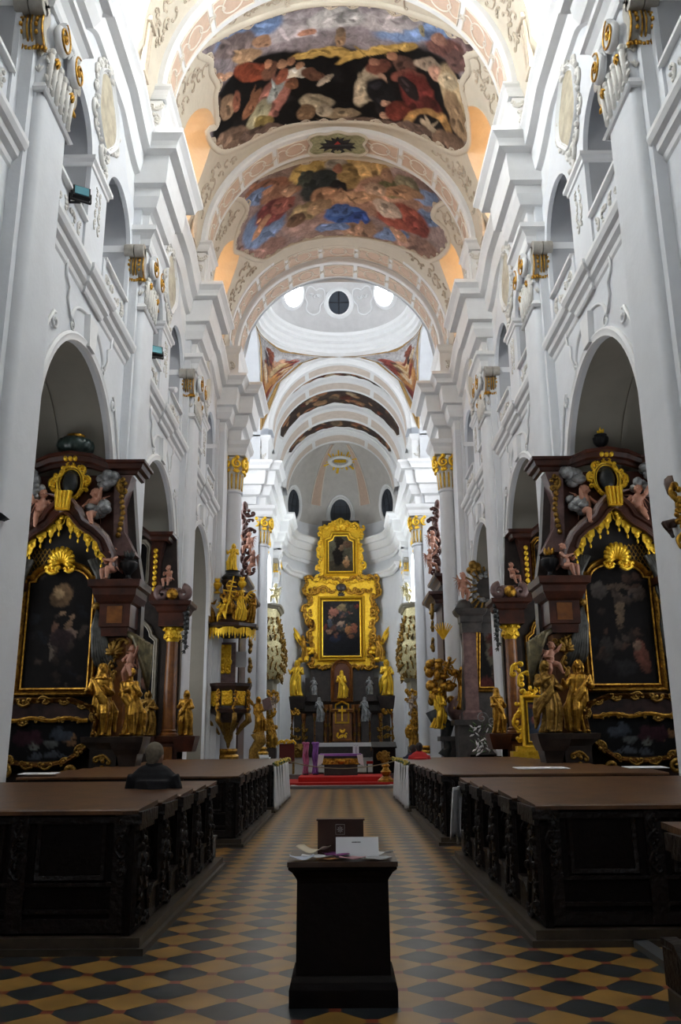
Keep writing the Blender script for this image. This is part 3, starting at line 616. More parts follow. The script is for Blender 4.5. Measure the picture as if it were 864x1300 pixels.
# wall entablature, gallery parapets, arch mouldings, cartouches between the piers
bayn={1:'beside the camera',2:'nearest',3:'middle',4:'farthest'}
for s in (-1,1):
    for k in (1,2,3,4):
        bc=PC[k]+PIT/2; ya,yb=PC[k]+.95,PC[k+1]-.95
        tr=MB(); n=40; path=[]
        for i in range(n+1):
            y=ya+(yb-ya)*i/n; q=abs(y-bc)/(yb-ya)*2; h=.85*(1-min(1,max(0,(q-.35)/.5))**2*(3-2*min(1,max(0,(q-.35)/.5)))); path.append((s*(6.1+.12*h),y,h))
        tr.sweep(path,WENT,flip=(s>0)); o=structure(tr.build('trim_%s_cornice'%side[s],whitet,smooth=25))
        fz=MB(); fz.bb(s*6.04,s*6.2,ya,yb,18.3,19.5); fz.build('cornice_backing',white,parent=o)
        g=MB(); g.sweep([(s*5.9,ya-.1),(s*5.9,yb+.1)],[(0,11.55),(.04,11.6),(.06,11.7),(.15,11.78),(.17,11.9),(.25,11.95),(.3,12.05),(.3,12.15),(-.5,12.17)],flip=(s>0))
        g.sweep([(s*5.9,bc-.68),(s*5.84,bc-.68),(s*5.84,bc+.68),(s*5.9,bc+.68)],[(0,11.55),(.04,11.6),(.06,11.7),(.15,11.78),(.17,11.9),(.25,11.95),(.3,12.05),(.3,12.16),(-.05,12.16)],flip=(s>0))
        structure(g.build('trim_%s_gallery_ledge'%side[s],whitet))
        b=empty('gallery_balustrade',label='white stucco balustrade along the %s gallery, %s bay in view'%(side[s],bayn[k]) if k>1 else 'sliver of white gallery balustrade at the %s edge of the photo'%side[s],cat='balustrade')
        for d in (-1.87,1.87):
            pn=MB(); pn.bb(s*5.92,s*6.04,bc+d-1.2,bc+d+1.2,12.15,13.3); pn.bb(s*5.86,s*6.1,bc+d-1.2,bc+d-1.0,12.15,13.3); pn.bb(s*5.86,s*6.1,bc+d+1.0,bc+d+1.2,12.15,13.3); pn.build('panel',white,parent=b)
            ra=MB(); ra.bb(s*5.8,s*6.14,bc+d-1.02,bc+d+1.02,13.3,13.36); ra.bb(s*5.83,s*6.11,bc+d-1.02,bc+d+1.02,13.36,13.44); ra.build('rail',whitet,parent=b)
            re=MB(); rd=random.Random(k*7+int(d)); carve(re,wall_map(s*5.92,s),[(bc+d-.72+.48*j,12.72+.2*(-1)**(j+q),rd.uniform(-.5,.5)+PI/2*q) for j in range(4) for q in range(2)],.34,rd,.09); re.build('scroll_relief',relief,parent=b,smooth=True)
        gp=MB()
        for (a,b) in ((bc-.69,bc+.69),(bc-PIT/2+.3,bc-3.05),(bc+3.05,bc+PIT/2-.3)): gp.bb(s*6.01,s*6.75,a,b,12.16,17.2)
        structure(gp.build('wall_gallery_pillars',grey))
        # impost mouldings round the gallery pillar and the jambs
        im=MB(); PR=[(0,14.92),(.04,14.94),(.05,15.02),(.12,15.08),(.12,15.18),(0,15.2)]
        im.sweep([(s*6.75,bc-.68),(s*5.9,bc-.68),(s*5.9,bc+.68),(s*6.75,bc+.68)],PR,flip=(s>0)); im.bb(s*5.9,s*6.75,bc+3.07,bc+3.1,15.0,15.18); 
        for yy in (bc+3.09,bc-3.09): im.bb(s*5.84,s*6.75,yy-.05,yy+.05,14.97,15.18)
        structure(im.build('trim_%s_impost'%side[s],whitet))
        # relief drop on the gallery pillar
        c=empty('stucco_cartouche',label='oval veined-marble cartouche in white stucco above the %s gallery, %s bay in view'%(side[s],bayn[k]) if k>1 else 'stucco cartouche high on the %s wall beside the camera'%side[s],cat='cartouche')
        zc=17.05; wm=wall_map(s*5.9,s)
        ov=[(bc+.78*math.cos(a)*(1+.10*math.cos(3*a)),zc+.95*math.sin(a)*(1+.08*math.cos(4*a))) for a in [2*PI*i/28 for i in range(28)]]
        mv=MB(); mv.prism([wm(y,z,.0) for y,z in ov],(-s*.06,0,0)); mv.build('marble_field',mat('veined_marble',(.60,.55,.42),.4,col2=(.36,.31,.22),nscale=3),parent=c)
        fr=MB(); frame2d(fr,ov,wm,fprof(.14,.14)); fr.build('frame',whitet,parent=c,smooth=40)
        cv=MB(); rd=random.Random(k*3+s); carve(cv,wm,[(x,z,a) for x,z,a in along([(bc+(y-bc)*1.25,zc+(z-zc)*1.2) for y,z in ov],.36,True)],.42,rd,.12); carve(cv,wm,[(bc,15.75,-PI/2),(bc+.15,15.4,PI/2)],.5,rd,.12); acanthus(cv,wm,bc,18.1,.6,PI/2,7)
        carve(cv,wm,[(bc+dy,14.6-.3*j,PI/2) for j in range(4) for dy in (-.15,.15)],.24,rd,.08); cv.build('stucco_carving',relief,parent=c,smooth=True)
        # moulding round the nave arch with scrolled keystone
        am=empty('arch_moulding',label='white moulded surround with scrolled keystone on the %s nave arch, %s bay in view'%(side[s],bayn[k]) if k>1 else 'arch surround at the %s edge beside the camera'%side[s],cat='moulding')
        aa=MB(); pts=[(bc+2.94*math.cos(PI-PI*i/30),7.62+2.98*math.sin(PI*i/30)) for i in range(31)]; frame2d(aa,[(bc-2.94,7.0)]+pts+[(bc+2.94,7.0)],wm,[(0,0),(0,.05),(-.06,.09),(-.13,.06),(-.2,.07),(-.22,0)],closed=False); aa.build('archivolt',whitet,parent=am,smooth=40)
        hd=MB(); pts=[(bc+1.3*math.cos(PI-PI*i/20),10.55+.75*math.sin(PI*i/20)) for i in range(21)]; frame2d(hd,pts,wm,[(0,0),(0,.03),(-.04,.07),(-.07,.03),(-.08,0)],closed=False)
        for sg in (-1,1):
            hd.tube([wm(y,z,.05) for y,z in spiral(bc+sg*1.22,10.45,.15,1.3,PI/2,sg)],.025,6); hd.tube([wm(y,z,.05) for y,z in spiral(bc+sg*2.25,10.0,.2,1.3,PI/2,-sg)],.03,6)
            hd.tube([wm(bc+sg*y,z,.04) for y,z in ((1.35,10.55),(1.6,10.9),(1.55,11.2),(1.8,11.35),(1.85,11.7))],.03,5)
            hd.tube([wm(bc+sg*y,z,.04) for y,z in ((2.35,10.2),(2.75,9.6),(3.1,8.9),(3.35,8.0),(3.4,7.3))],.035,5)
        hd.build('hood_scrolls',whitet,parent=am,smooth=True)
        ks=MB(); ks.prism([wm(bc+y,z) for y,z in ((-.22,10.45),(.22,10.45),(.32,11.2),(-.32,11.2))],(-s*.14,0,0)); carve(ks,wm,[(bc,10.9,PI/2)],.3,rd,.1); ks.build('keystone',whitet,parent=am)
# ------------------------------------------------------------------ crossing, transept, dome
YX=46.0; HX=5.1; HY=4.8
def round_column(name,s,x,yc,rad,zn,label,cap=2.6):
    c=empty(name,label=label,cat='column')
    bs=MB(); bs.box((s*x,yc,.35),(rad*3,rad*3,.7)); bs.lathe([(0,.7),(rad*1.4,.7),(rad*1.4,.82),(rad*1.25,.86)],(s*x,yc,0),28); bs.build('plinth',whitet,parent=c,smooth=30)
    gr=MB(); gr.lathe([(rad*1.0,.82),(rad*1.32,.84),(rad*1.36,.95),(rad*1.25,1.02),(rad*1.1,1.06),(rad*1.12,1.15),(rad*1.2,1.2),(rad*1.12,1.28),(rad*.98,1.3)],(s*x,yc,0),28); gr.build('gilded_base_ring',gold,parent=c,smooth=40)
    sh=MB(); sh.lathe([(rad,1.1),(rad,4),(rad*.97,8),(rad*.93,zn),(rad*1.05,zn+.03),(rad*1.08,zn+.1),(rad,zn+.14)],(s*x,yc,0),32); sh.build('shaft',white,parent=c,smooth=40)
    bl=MB(); bl.lathe([(rad*.93,zn+.1),(rad*.97,zn+.9),(rad*1.15,zn+1.5),(rad*1.35,zn+1.8)],(s*x,yc,0),28)
    for j in range(14):
        a=2*PI*j/14; bl.tube([(s*x+rad*.98*math.cos(a),yc+rad*.98*math.sin(a),zn+.25),(s*x+rad*1.08*math.cos(a),yc+rad*1.08*math.sin(a),zn+1.0)],[.05,.06],5)
    bl.build('bell',relief,parent=c,smooth=40)
    fl=MB()
    for j in range(14):
        a=2*PI*(j+.5)/14; fl.tube([(s*x+rad*1.0*math.cos(a),yc+rad*1.0*math.sin(a),zn+.2),(s*x+rad*1.08*math.cos(a),yc+rad*1.08*math.sin(a),zn+.95)],[.03,.035],5)
    for j in range(8):
        a=2*PI*j/8+PI/8
        def mp_(u_,v_,d=0,a=a): 
            q=rad*1.25+d; return Vector((s*x+q*math.cos(a)-u_*math.sin(a),yc+q*math.sin(a)+u_*math.cos(a),v_))
        fl.tube([mp_(u_,v_,.08) for u_,v_ in spiral(0,zn+1.45,.26,1.5,PI/2,1)],[.08-.04*i/22 for i in range(23)],6); acanthus(fl,mp_,0,zn+1.0,.3,PI/2,5); fl.ell(mp_(0,zn+1.75,.1),(.12,.12,.12),None,5,6)
    fl.build('gilded_volutes',goldb,parent=c,smooth=True)
    ab=MB(); w=rad*1.45; ab.sweep([(s*x-w,yc-w),(s*x+w,yc-w),(s*x+w,yc+w),(s*x-w,yc+w)],[(-.3,1.85),(0,1.88),(.05,2.0),(.08,2.2),(.2,2.35),(.25,2.55),(-.3,2.58)],closed=True,z0=zn); ab.bb(s*x-w,s*x+w,yc-w,yc+w,zn+1.85,zn+2.6); ab.build('abacus',whitet,parent=c)
    return c
for s in (-1,1):
    sd=side[s]
    # crossing pier mass (wall) with flat strips
    m_=MB(); m_.bb(s*5.75,s*7.4,37.7,41.1,0,18.4); m_.bb(s*5.5,s*5.9,37.9,39.3,0,18.4); m_.bb(s*5.75,s*7.4,50.9,54.2,0,18.4); m_.bb(s*5.2,s*6,52.3,53.8,0,18.4)
    structure(m_.build('wall_crossing_pier_'+sd,white))
    round_column('crossing_column',s,5.3,39.75,.46,13.3,'thick round white column with gilded capital on the %s, before the dome'%sd)
    round_column('chancel_column',s,4.98,51.5,.47,13.3,'round white column with gilded capital on the %s, beyond the dome at the chancel'%sd)
    en=MB(); en.sweep([(s*6.3,37.9),(s*5.5,37.9),(s*5.5,39.0),(s*4.85,39.0),(s*4.85,40.5),(s*5.6,40.5),(s*5.6,41.2),(s*7.3,41.2)],ENT,flip=(s>0)); en.bb(s*4.87,s*7.2,39.02,40.48,15.9,18.45); en.bb(s*5.5,s*7.2,37.92,41.2,15.9,18.45)
    en.sweep([(s*7.3,50.7),(s*5.3,50.7),(s*5.3,50.9),(s*4.7,50.9),(s*4.7,52.1),(s*5.1,52.1),(s*5.1,53.7),(s*5.6,53.7)],ENT,flip=(s>0)); en.bb(s*4.72,s*7.2,50.92,53.68,15.9,18.45)
    structure(en.build('trim_%s_crossing_entablature'%sd,whitet))
    sb=MB()
    for (x0,ya,yb) in ((5.0,38.4,41.1),(4.6,51.0,53.2)):
        sb.bb(s*x0,s*6.2,ya,yb,18.5,20.3); sb.sweep([(s*6.2,ya),(s*x0,ya),(s*x0,yb),(s*6.2,yb)],[(-.1,0),(0,0),(.08,.12),(.15,.3),(.15,.4),(-.1,.42)],flip=(s>0),z0=20.2)
    rl=MB(); rd=random.Random(3); carve(rl,plane_map(38.4),[(s*5.3,19.0,PI/2),(s*5.35,19.6,PI/2)],.4,rd,.1,False); carve(rl,plane_map(51.0),[(s*5.0,19.0,PI/2),(s*5.1,19.6,PI/2),(s*4.9,19.3,0)],.4,rd,.1,False)
    o=structure(sb.build('trim_%s_springers'%sd,whitet)); rl.build('springer_relief',relief,parent=o,smooth=True)
    # shallow transept arm : side walls, barrel, end wall with a tall window
    t=MB(); sec=arch(YX,0,4.85,20.9,5.1,32); t.grid([[(s*x,y,z) for y,z in sec] for x in (5.1,7.6)]); structure(t.build('wall_transept_'+sd,white,smooth=40))
    e2=MB(); e2.prism([(s*7.6,y,z) for y,z in arch(YX,0,4.9,20.9,5.15,32)],(s*.3,0,0),[[(s*7.6,y,z) for y,z in arch(YX,12.5,1.9,21.5,1.9)]]); structure(e2.build('wall_transept_end_'+sd,white))
    w_=MB(); w_.prism([(s*7.75,y,z) for y,z in arch(YX,12.5,1.9,21.5,1.9)],(s*.05,0,0)); o=structure(w_.build('window_%d'%wn,glassbig)); wn+=1
    w_=MB(); 
    for y in (-.95,0,.95): w_.bb(s*7.68,s*7.74,YX+y-.03,YX+y+.03,12.5,22.8)
    for i in range(8): w_.bb(s*7.68,s*7.74,YX-1.9,YX+1.9,13.4+i*1.15,13.45+i*1.15)
    w_.build('window_frame',iron,parent=o)
rib('ceiling_crossing_arch_near',38.9,.8,5.42,6.4,20.9,pinked=True)
rib('ceiling_crossing_arch_inner',40.4,.85,5.18,6.4,20.9,pinked=True)
def ring_arch(name,y0,y1,rx,rz,ox,oz,cz=21.0,pinked=True,m=None):
    P=[]
    for i in range(49):
        a=-PI/2+PI*i/48; P.append([(q*math.sin(a),y,cz+w*math.cos(a)) for q,w,y in ((ox,oz,y0),(rx+.25,rz+.25,y0),(rx+.2,rz+.2,y0+.15),(rx,rz,y0+.25),(rx,rz,y1),(ox,oz,y1))])
    mb=MB(); mb.grid(P); o=structure(mb.build(name,m or whitet,smooth=30))
    if pinked:
        pk=MB(); mp_=vmap(0,cz,rx,rz); w=(y1-y0-.3)*.30; yc=(y0+.25+y1)/2
        for j in range(3):
            t0=(-.5+j/3)*PI*rx+.15; t1=t0+PI*rx/3-.3; pk.grid([[mp_(t0+(t1-t0)*i/24,y,.015) for i in range(25)] for y in (yc-w,yc+w)])
        pk.build('pink_panel',mat('pale_pink_panel',(.62,.53,.46),.75,noise=.15,nscale=3),parent=o)
    return o
ring_arch('ceiling_chancel_arch',50.8,52.6,4.35,4.65,6.2,6.4)
# pendentives with painted figures
def pend(phi,v):            # phi azimuth about the dome axis, v 0 (arch) .. 1 (ring)
    c=max(abs(math.cos(phi)),abs(math.sin(phi))); r_=1/c+(1-1/c)*v; z=math.sqrt(max(0,2-r_*r_))
    return r_*math.cos(phi),r_*math.sin(phi),z
def pp(phi,v,d=0):
    a,b,z=pend(phi,v); q=1-d/7; return Vector((HX*a*q,YX+HY*b*q,20.9+5.1*z*q))
mb=MB(); mb.grid([[pp(2*PI*i/160,j/16) for j in range(17)] for i in range(160)],cu=True); structure(mb.build('ceiling_pendentives',whitet,smooth=40))
pcols=[(120,48,34),(150,92,58),(175,140,100),(96,64,50),(170,120,60),(70,58,62),(190,165,130)]
for i,(ph,nm) in enumerate(((PI*.75,'left far'),(PI*.25,'right far'))):
    # outline in (phi-ph, v)
    out=[]
    for j in range(13):
        q=-PI/4+.10+(PI/2-.20)*j/12; out.append((q*5,.90*5))
    cen=[(-.66,.84),(-.5,.60),(-.3,.30),(-.1,.08),(0,.03),(.1,.08),(.3,.30),(.5,.60),(.66,.84)]
    poly=out+[(x*5,v*5) for x,v in cen[::-1]]
    g=lambda a,b,d=0,ph=ph: pp(ph+a/5,b/5,.04+d)
    sg=1 if i else -1
    bl=[(0,3.0,2.6,1.0,0,(168,166,168)),(sg*.3,2.0,.9,1.2,.2,(118,50,38)),(-sg*.4,2.2,.5,1.0,0,(150,100,60)),(sg*.2,3.0,.35,.5,0,(185,135,100)),(-sg*.7,3.3,.5,.5,0,(120,62,42)),(sg*.9,2.4,.5,.8,0,(140,60,50)),(0,1.0,.6,.9,0,(165,110,45)),(sg*.2,2.4,.4,.5,.5,(190,160,110)),(-sg*.5,2.7,.3,.3,0,(60,50,55)),(0,.4,.3,.5,0,(100,40,35))]+blobs_random(-1.2,1.2,.6,3.2,16,.34,pcols,20+i)
    o=painted('pendentive_fresco',poly,g,.07,(160,155,155),bl,seed=8+i,warp=.02)
    fr=MB(); frame2d(fr,poly,g,[(-.02,0),(0,.06),(.14,.08),(.26,.04),(.3,0)]); fr.build('gilded_frame',mat('old_gold_moulding',(.42,.26,.09),.5,.3,noise=.3),parent=o,smooth=40)
    tag(o,'painted pendentive with a seated figure in red, on the %s corner under the dome'%('right' if i else 'left'),'fresco')
dm=MB(); prof=[(1.0,25.85),(1.0,26.0),(.985,26.1),(.955,26.15),(.95,26.35),(.92,26.45),(.91,26.7),(.87,26.8),(.865,27.0),(.83,27.1),(.82,27.3),(.90,27.32)]
dm.grid([[(HX*r_*math.cos(a),YX+HY*r_*math.sin(a),z) for r_,z in prof] for a in [2*PI*i/96 for i in range(96)]],cu=True); structure(dm.build('trim_dome_ring',whitet,smooth=25))
def dome(phi,t,d=0):        # t 0..1 up the dome
    a=t*PI/2*.92; r_=.95*math.cos(a); return Vector(((HX*r_-d*math.cos(a))*math.cos(phi),YX+(HY*r_-d*math.cos(a))*math.sin(phi),27.0+(5.4-d)*math.sin(a)))
mb=MB(); mb.grid([[dome(2*PI*i/96,j/24) for j in range(25)] for i in range(96)],cu=True); mb.lathe([(1.2,0),(1.15,.1),(1.2,2.2),(0,2.6)],(0,YX,32.0),24); structure(mb.build('ceiling_dome',mat('dome_plaster',(.56,.55,.55),.75,noise=.1,nscale=2),smooth=40))
for i in range(8):
    ph=PI/2+i*PI/4; tt=.335
    g=lambda a,b,d=0,ph=ph:dome(ph+a/4.4,tt+b/8.0,d)
    lit=i in (1,7,2,6); o=MB(); o.add([g(.72*math.cos(q),.82*math.sin(q),.03) for q in [2*PI*j/24 for j in range(24)]],[tuple(range(24))]); ob=structure(o.build('window_%d'%wn,glassch if lit else glassd)); wn+=1
    fr=MB(); frame2d(fr,[(.72*math.cos(q),.82*math.sin(q)) for q in [2*PI*j/24 for j in range(24)]],g,[(0,.03),(0,.14),(.1,.2),(.22,.12),(.3,0)]); fr.build('window_surround',whitet,parent=ob,smooth=40)
    gr=MB(); gr.tube([g(0,-.8,.06),g(0,.8,.06)],.03,4); gr.tube([g(-.7,0,.06),g(0,0,.06),g(.7,0,.06)],.03,4); gr.build('glazing_bar',iron,parent=ob)
    # shaped stucco fields between the oculi
    ph2=ph+PI/8; g2=lambda a,b,d=0,ph2=ph2:dome(ph2+a/4.4,tt+b/8.0,d)
    F_=[(-.55,-.9),(0,-1.15),(.55,-.9),(.6,-.3),(.95,.2),(.85,.95),(.4,1.05),(0,.85),(-.4,1.05),(-.85,.95),(-.95,.2),(-.6,-.3)]
    sp=MB(); frame2d(sp,densify([(x*.72,y*.8) for x,y in F_],3),g2,[(0,.01),(0,.06),(.05,.08),(.1,.01)]); rd=random.Random(i); carve(sp,lambda a,b,d=0:g2(a,b,.02+d),[(-.2,.3,0),(.2,.3,0)],.4,rd,.08,False); sp.build('stucco_field',whitet,parent=ob,smooth=True)
for i in (0,1,7):
    ph2=PI/2+i*PI/4+PI/8
    g2=lambda a,b,d=0,ph2=ph2:dome(ph2+a/3.2,.62+b/8.0,.03+d)
    o=painted('dome_fresco',[(-1.1,-.5),(0,-.75),(1.1,-.5),(.8,1.6),(-.8,1.6)],g2,.1,(60,50,52),blobs_random(-1,1,-.5,1.5,12,.4,pcols,i),seed=i+2)
    tag(o,'dark painted field high in the dome, %s'%{0:'left of the central round window',1:'at the left rim',7:'right of the central round window'}[i],'fresco')
# chancel vault, ribs and painted bands
sec=[(-6,18.3),(-4.75,18.3)]+[(4.75*math.cos(PI-PI*i/40),21+4.95*math.sin(PI*i/40)) for i in range(41)]+[(4.75,18.3),(6,18.3),(6,27),(-6,27)]
mb=MB(); mb.prism([(x,52.4,z) for x,z in sec],(0,13.8,0)); structure(mb.build('ceiling_chancel',whitet,smooth=30))
for s in (-1,1):
    mb=MB(); mb.prism([(s*5.2,52,0),(s*5.2,66.4,0),(s*5.2,66.4,18.4),(s*5.2,52,18.4)],(s*.8,0,0),[[(s*5.2,y,z) for y,z in arch(60.2,7.5,1.5,13.2,1.5,16)]]); mb.bb(s*4.7,s*6,65.4,66.6,0,18.6); structure(mb.build('wall_chancel_'+side[s],white))
    mb=MB(); mb.prism([(s*5.7,y,z) for y,z in arch(60.2,7.5,1.5,13.2,1.5,16)],(s*.05,0,0)); structure(mb.build('window_%d'%wn,glassch)); wn+=1
    en=MB(); en.sweep([(s*5.2,53.6),(s*5.2,63.2),(s*4.6,63.2),(s*4.6,65.4),(s*4.9,65.4),(s*4.9,66.2)],ENT,flip=(s>0)); structure(en.build('trim_%s_chancel_entablature'%side[s],whitet))
for j,(a,b) in enumerate(((53.8,55.8),(58.8,61.6))): ring_arch('ceiling_chancel_rib',a,b,4.55,4.75,5.2,5.4)
ring_arch('ceiling_apse_arch',63.7,66.2,4.3,4.6,5.4,5.6)
mc=vmap(0,21,4.75,4.95)
for j,(a,b,lim,nm) in enumerate(((52.65,53.75,4.6,'first and narrowest'),(55.9,58.7,5.2,'second and broadest'),(61.7,63.6,4.6,'third and farthest'))):
    n=26; top=[(-lim+2*lim*i/n,a+.03) for i in range(n+1)]; bot=[(lim-2*lim*i/n, b-.15-.10*math.sin(i*1.9)-(.0 if j!=1 else .1*math.cos(i*.9))) for i in range(n+1)]
    poly=[(-lim-.35,(a+b)/2)]+top+[(lim+.35,(a+b)/2)]+bot
    cl=[(84,38,26),(150,110,70),(120,62,34),(52,44,44),(165,140,105),(96,80,60),(150,95,55)]
    bl=blobs_random(-lim,lim,a,b,46,.42,cl,40+j)
    o=painted('chancel_fresco',poly,lambda t,y,d=0:mc(t,y,.03),.06,(62,48,42),bl,seed=30+j,warp=.012)
    fr=MB(); frame2d(fr,poly,lambda t,y,d=0:mc(t,y,.02+d),[(-.03,0),(0,.05),(.08,.07),(.14,0)]); fr.build('stucco_border',whitet,parent=o)
    tag(o,'dark painted band across the chancel vault, %s of the three'%nm,'fresco')
# apse : curved wall, conch, windows, undulating cornice
AX,AY,AC=4.75,6.6,66.2
aw=lambda a,z,d=0:Vector(((AX-d)*math.cos(a),AC+(AY-d)*math.sin(a),z))
mb=MB(); mb.grid([[aw(PI*i/60,z) for z in (0,18.4,20)] for i in range(61)]); structure(mb.build('wall_apse',white,smooth=40))
cq=lambda a,t,d=0:Vector(((AX-d)*math.cos(a)*math.cos(t),AC+(AY-d)*math.sin(a)*math.cos(t),20+(6.3-d)*math.sin(t)))
mb=MB(); mb.grid([[cq(PI*i/60,PI/2*j/24) for j in range(25)] for i in range(61)]); structure(mb.build('ceiling_apse',mat('apse_plaster',(.55,.53,.50),.8,noise=.12,nscale=1.6),smooth=40))
mb=MB(); pth=[]
for i in range(61):
    a=PI*i/60; b=.35*math.cos(a*8)*(1 if .1<a/PI<.9 else .3); p=aw(a,0,.12+b*.3); pth.append((p.x,p.y,0))
mb.sweep(pth[::-1],WENT,flip=False); mb.sweep(pth[::-1],[(0,14.9),(.15,15.0),(.2,15.2),(.35,15.3),(.35,15.45),(-.2,15.5)]); structure(mb.build('trim_apse_cornice',whitet,smooth=25))
for i,(a,w,z) in enumerate(((PI/2,1.12,21.1),(PI*.145,1.25,21.0),(PI*.855,1.25,21.0))):
    def g(u_,v_,d=0,a=a,z=z):
        t=math.asin(max(0,min(.9,(z+v_-20)/6.3))) if z+v_>20 else 0
        q=cq(a+u_/5.6,t,d+.02); q.z=z+v_; return q
    el=[(w*math.cos(q),1.3*math.sin(q)) for q in [2*PI*j/32 for j in range(32)]]
    o=MB(); o.add([g(0,0,.06)]+[g(x,y,.06) for x,y in el],[(0,j+1,(j+1)%32+1) for j in range(32)]); ob=structure(o.build('window_%d'%wn,glassd,smooth=True)); wn+=1
    fr=MB(); frame2d(fr,el,g,[(0,.05),(0,.16),(.12,.22),(.2,.12),(.36,.15),(.42,0)]); fr.build('window_surround',whitet,parent=ob,smooth=40)
    gb=MB()
    for q in (-.5,0,.5): gb.tube([g(w*q*1.2,-1.0,.09),g(w*q*1.2,0,.09),g(w*q*1.2,1.0,.09)],.025,4); gb.tube([g(-w*.85,q*1.3,.09),g(0,q*1.3,.09),g(w*.85,q*1.3,.09)],.025,4)
    gb.build('glazing_bar',iron,parent=ob)
for i,a in enumerate((PI*.34,PI*.66)):
    mb=MB(); mb.grid([[cq(a+w*.105*(1-.35*t/1.4),t,.03) for t in [.28+1.0*j/16 for j in range(17)]] for w in (-1,-.5,0,.5,1)]); o=structure(mb.build('ceiling_apse_rib',pink))
    mb=MB(); 
    for w in (-1,1): mb.tube([cq(a+w*.115*(1-.35*t/1.4),t,.05) for t in [.28+1.0*j/16 for j in range(17)]],.05,5)
    mb.build('rib_outline',pinkl,parent=o)
# gilded burst of rays in the conch
e=empty('gilded_ray_burst',label='gilded burst of rays in white stucco clouds at the top of the apse vault',cat='ornament')
mb=MB()
for i in range(22):
    a=2*PI*i/22; l=.9+.5*((i*7)%3)/2
    g=lambda u_,v_,d=0: cq(PI/2+u_/3.0,.98-v_/6.2,.05+d)
    P=[g(math.cos(a-.09)*.75*1.4,math.sin(a-.09)*.5),g(math.cos(a-.06)*(l*1.25),math.sin(a-.06)*l*.9),g(math.cos(a+.06)*(l*1.25),math.sin(a+.06)*l*.9),g(math.cos(a+.09)*.75*1.4,math.sin(a+.09)*.5)]
    mb.prism(P,(0,-.06,-.03))
mb.build('gilded_rays',goldb,parent=e)
mb=MB()
for i in range(26):
    a=2*PI*i/26; mb.ell(cq(PI/2+math.cos(a)*1.05/3,.98-math.sin(a)*.5/6.2,.1),(.22,.16,.16),None,6,8)
mb.build('stucco_clouds',whitet,parent=e,smooth=True)
mb=MB(); mb.grid([[cq(PI/2+u_/3.0,.98-v_/6.2,.08) for v_ in (-.16,.16)] for u_ in (-.6,-.3,0,.3,.6)]); mb.build('gilded_centre',goldb,parent=e)
# chancel pilaster capitals beyond the column
for s in (-1,1):
    for (x,yc,tx) in ((4.85,64.3,'at the apse opening'),(5.1,56.5,'inside the chancel')):
        p=empty('pilaster',label='white pilaster with bright gilded capital %s on the %s'%(tx,side[s]),cat='pilaster')
        sh=MB(); sh.bb(s*x,s*6,yc-.6,yc+.6,0,16); sh.build('shaft',white,parent=p); capital(p,s,x,yc,.6,13.3,goldb)
# ================================================================== SCULPTURE
def remesh(mb,voxel,name='figure',sm=1):
    o=mb.build(name,gold); md=o.modifiers.new('r','REMESH'); md.mode='VOXEL'; md.voxel_size=voxel; md.use_smooth_shade=True
    if sm: m2=o.modifiers.new('s','SMOOTH'); m2.factor=.5; m2.iterations=sm
    dg=bpy.context.evaluated_depsgraph_get(); dg.update(); me=bpy.data.meshes.new_from_object(o.evaluated_get(dg)); bpy.data.objects.remove(o)
    me.name=name; me.shade_smooth(); return me
def head(m,c,k=1.,hair=0,veil=False,up=0):
    x,y,z=c; m.ell(c,(.048*k,.056*k,.064*k),None,10,14); m.ell((x,y-.055*k,z-.008*k),(.010*k,.018*k,.018*k)); m.ell((x,y-.03*k,z-.045*k),(.028*k,.028*k,.022*k)); m.tube([(x,y+.01,z-.12*k),(x,y,z-.03*k)],[.036*k,.03*k],8)
    for s in (-1,1): m.ell((x+s*.05*k,y,z),(.01*k,.014*k,.018*k)); m.ell((x+s*.02*k,y-.047*k,z+.012*k),(.013*k,.012*k,.006*k))
    if hair: m.ell((x,y+.018*k,z+.018*k),(.058*k,.06*k,.06*k)); 
    if hair>1:
        for s in (-1,1): m.tube([(x+s*.045*k,y+.02*k,z+.02*k),(x+s*.06*k,y+.03*k,z-.05*k),(x+s*.055*k,y+.02*k,z-.11*k)],[.026*k,.026*k,.012*k],6)
    if veil: m.lathe([(.0,.075*k),(.05*k,.06*k),(.068*k,.01*k),(.075*k,-.07*k),(.11*k,-.14*k),(.0,-.15*k)],(x,y+.022*k,z),16)
def hand(m,p,d,k=1.):
    p=Vector(p); d=Vector(d).normalized(); w=d.orthogonal().normalized(); m.ell(p,(.02*k,.02*k,.02*k))
    for i in range(4): q=p+w*(i-1.5)*.011*k; m.tube([q,q+d*.03*k,q+d*.05*k+Vector((0,0,-.012*k))],[.0065*k,.006*k,.005*k],5)
    m.tube([p,p+d*.015*k-w*.028*k],[.008*k,.006*k],5)
def arm(m,a,e,h,r=(.042,.036,.022),k=1,sleeve=True):
    a,e,h=Vector(a),Vector(e),Vector(h); m.tube([a,a.lerp(e,.5),e],[r[0],r[0]*.95,r[1]],8); m.tube([e,e.lerp(h,.5),h],[r[1]*1.15,r[1],r[2]],8); m.ell(e,(r[1]*1.15,)*3); m.ell(a,(r[0]*1.15,)*3)
    if sleeve: m.tube([e.lerp(h,-.1),e.lerp(h,.45),e.lerp(h,.55)+Vector((0,0,-.04))],[.045,.055,.02],8)
    hand(m,h+(h-e).normalized()*.015,h-e,k)
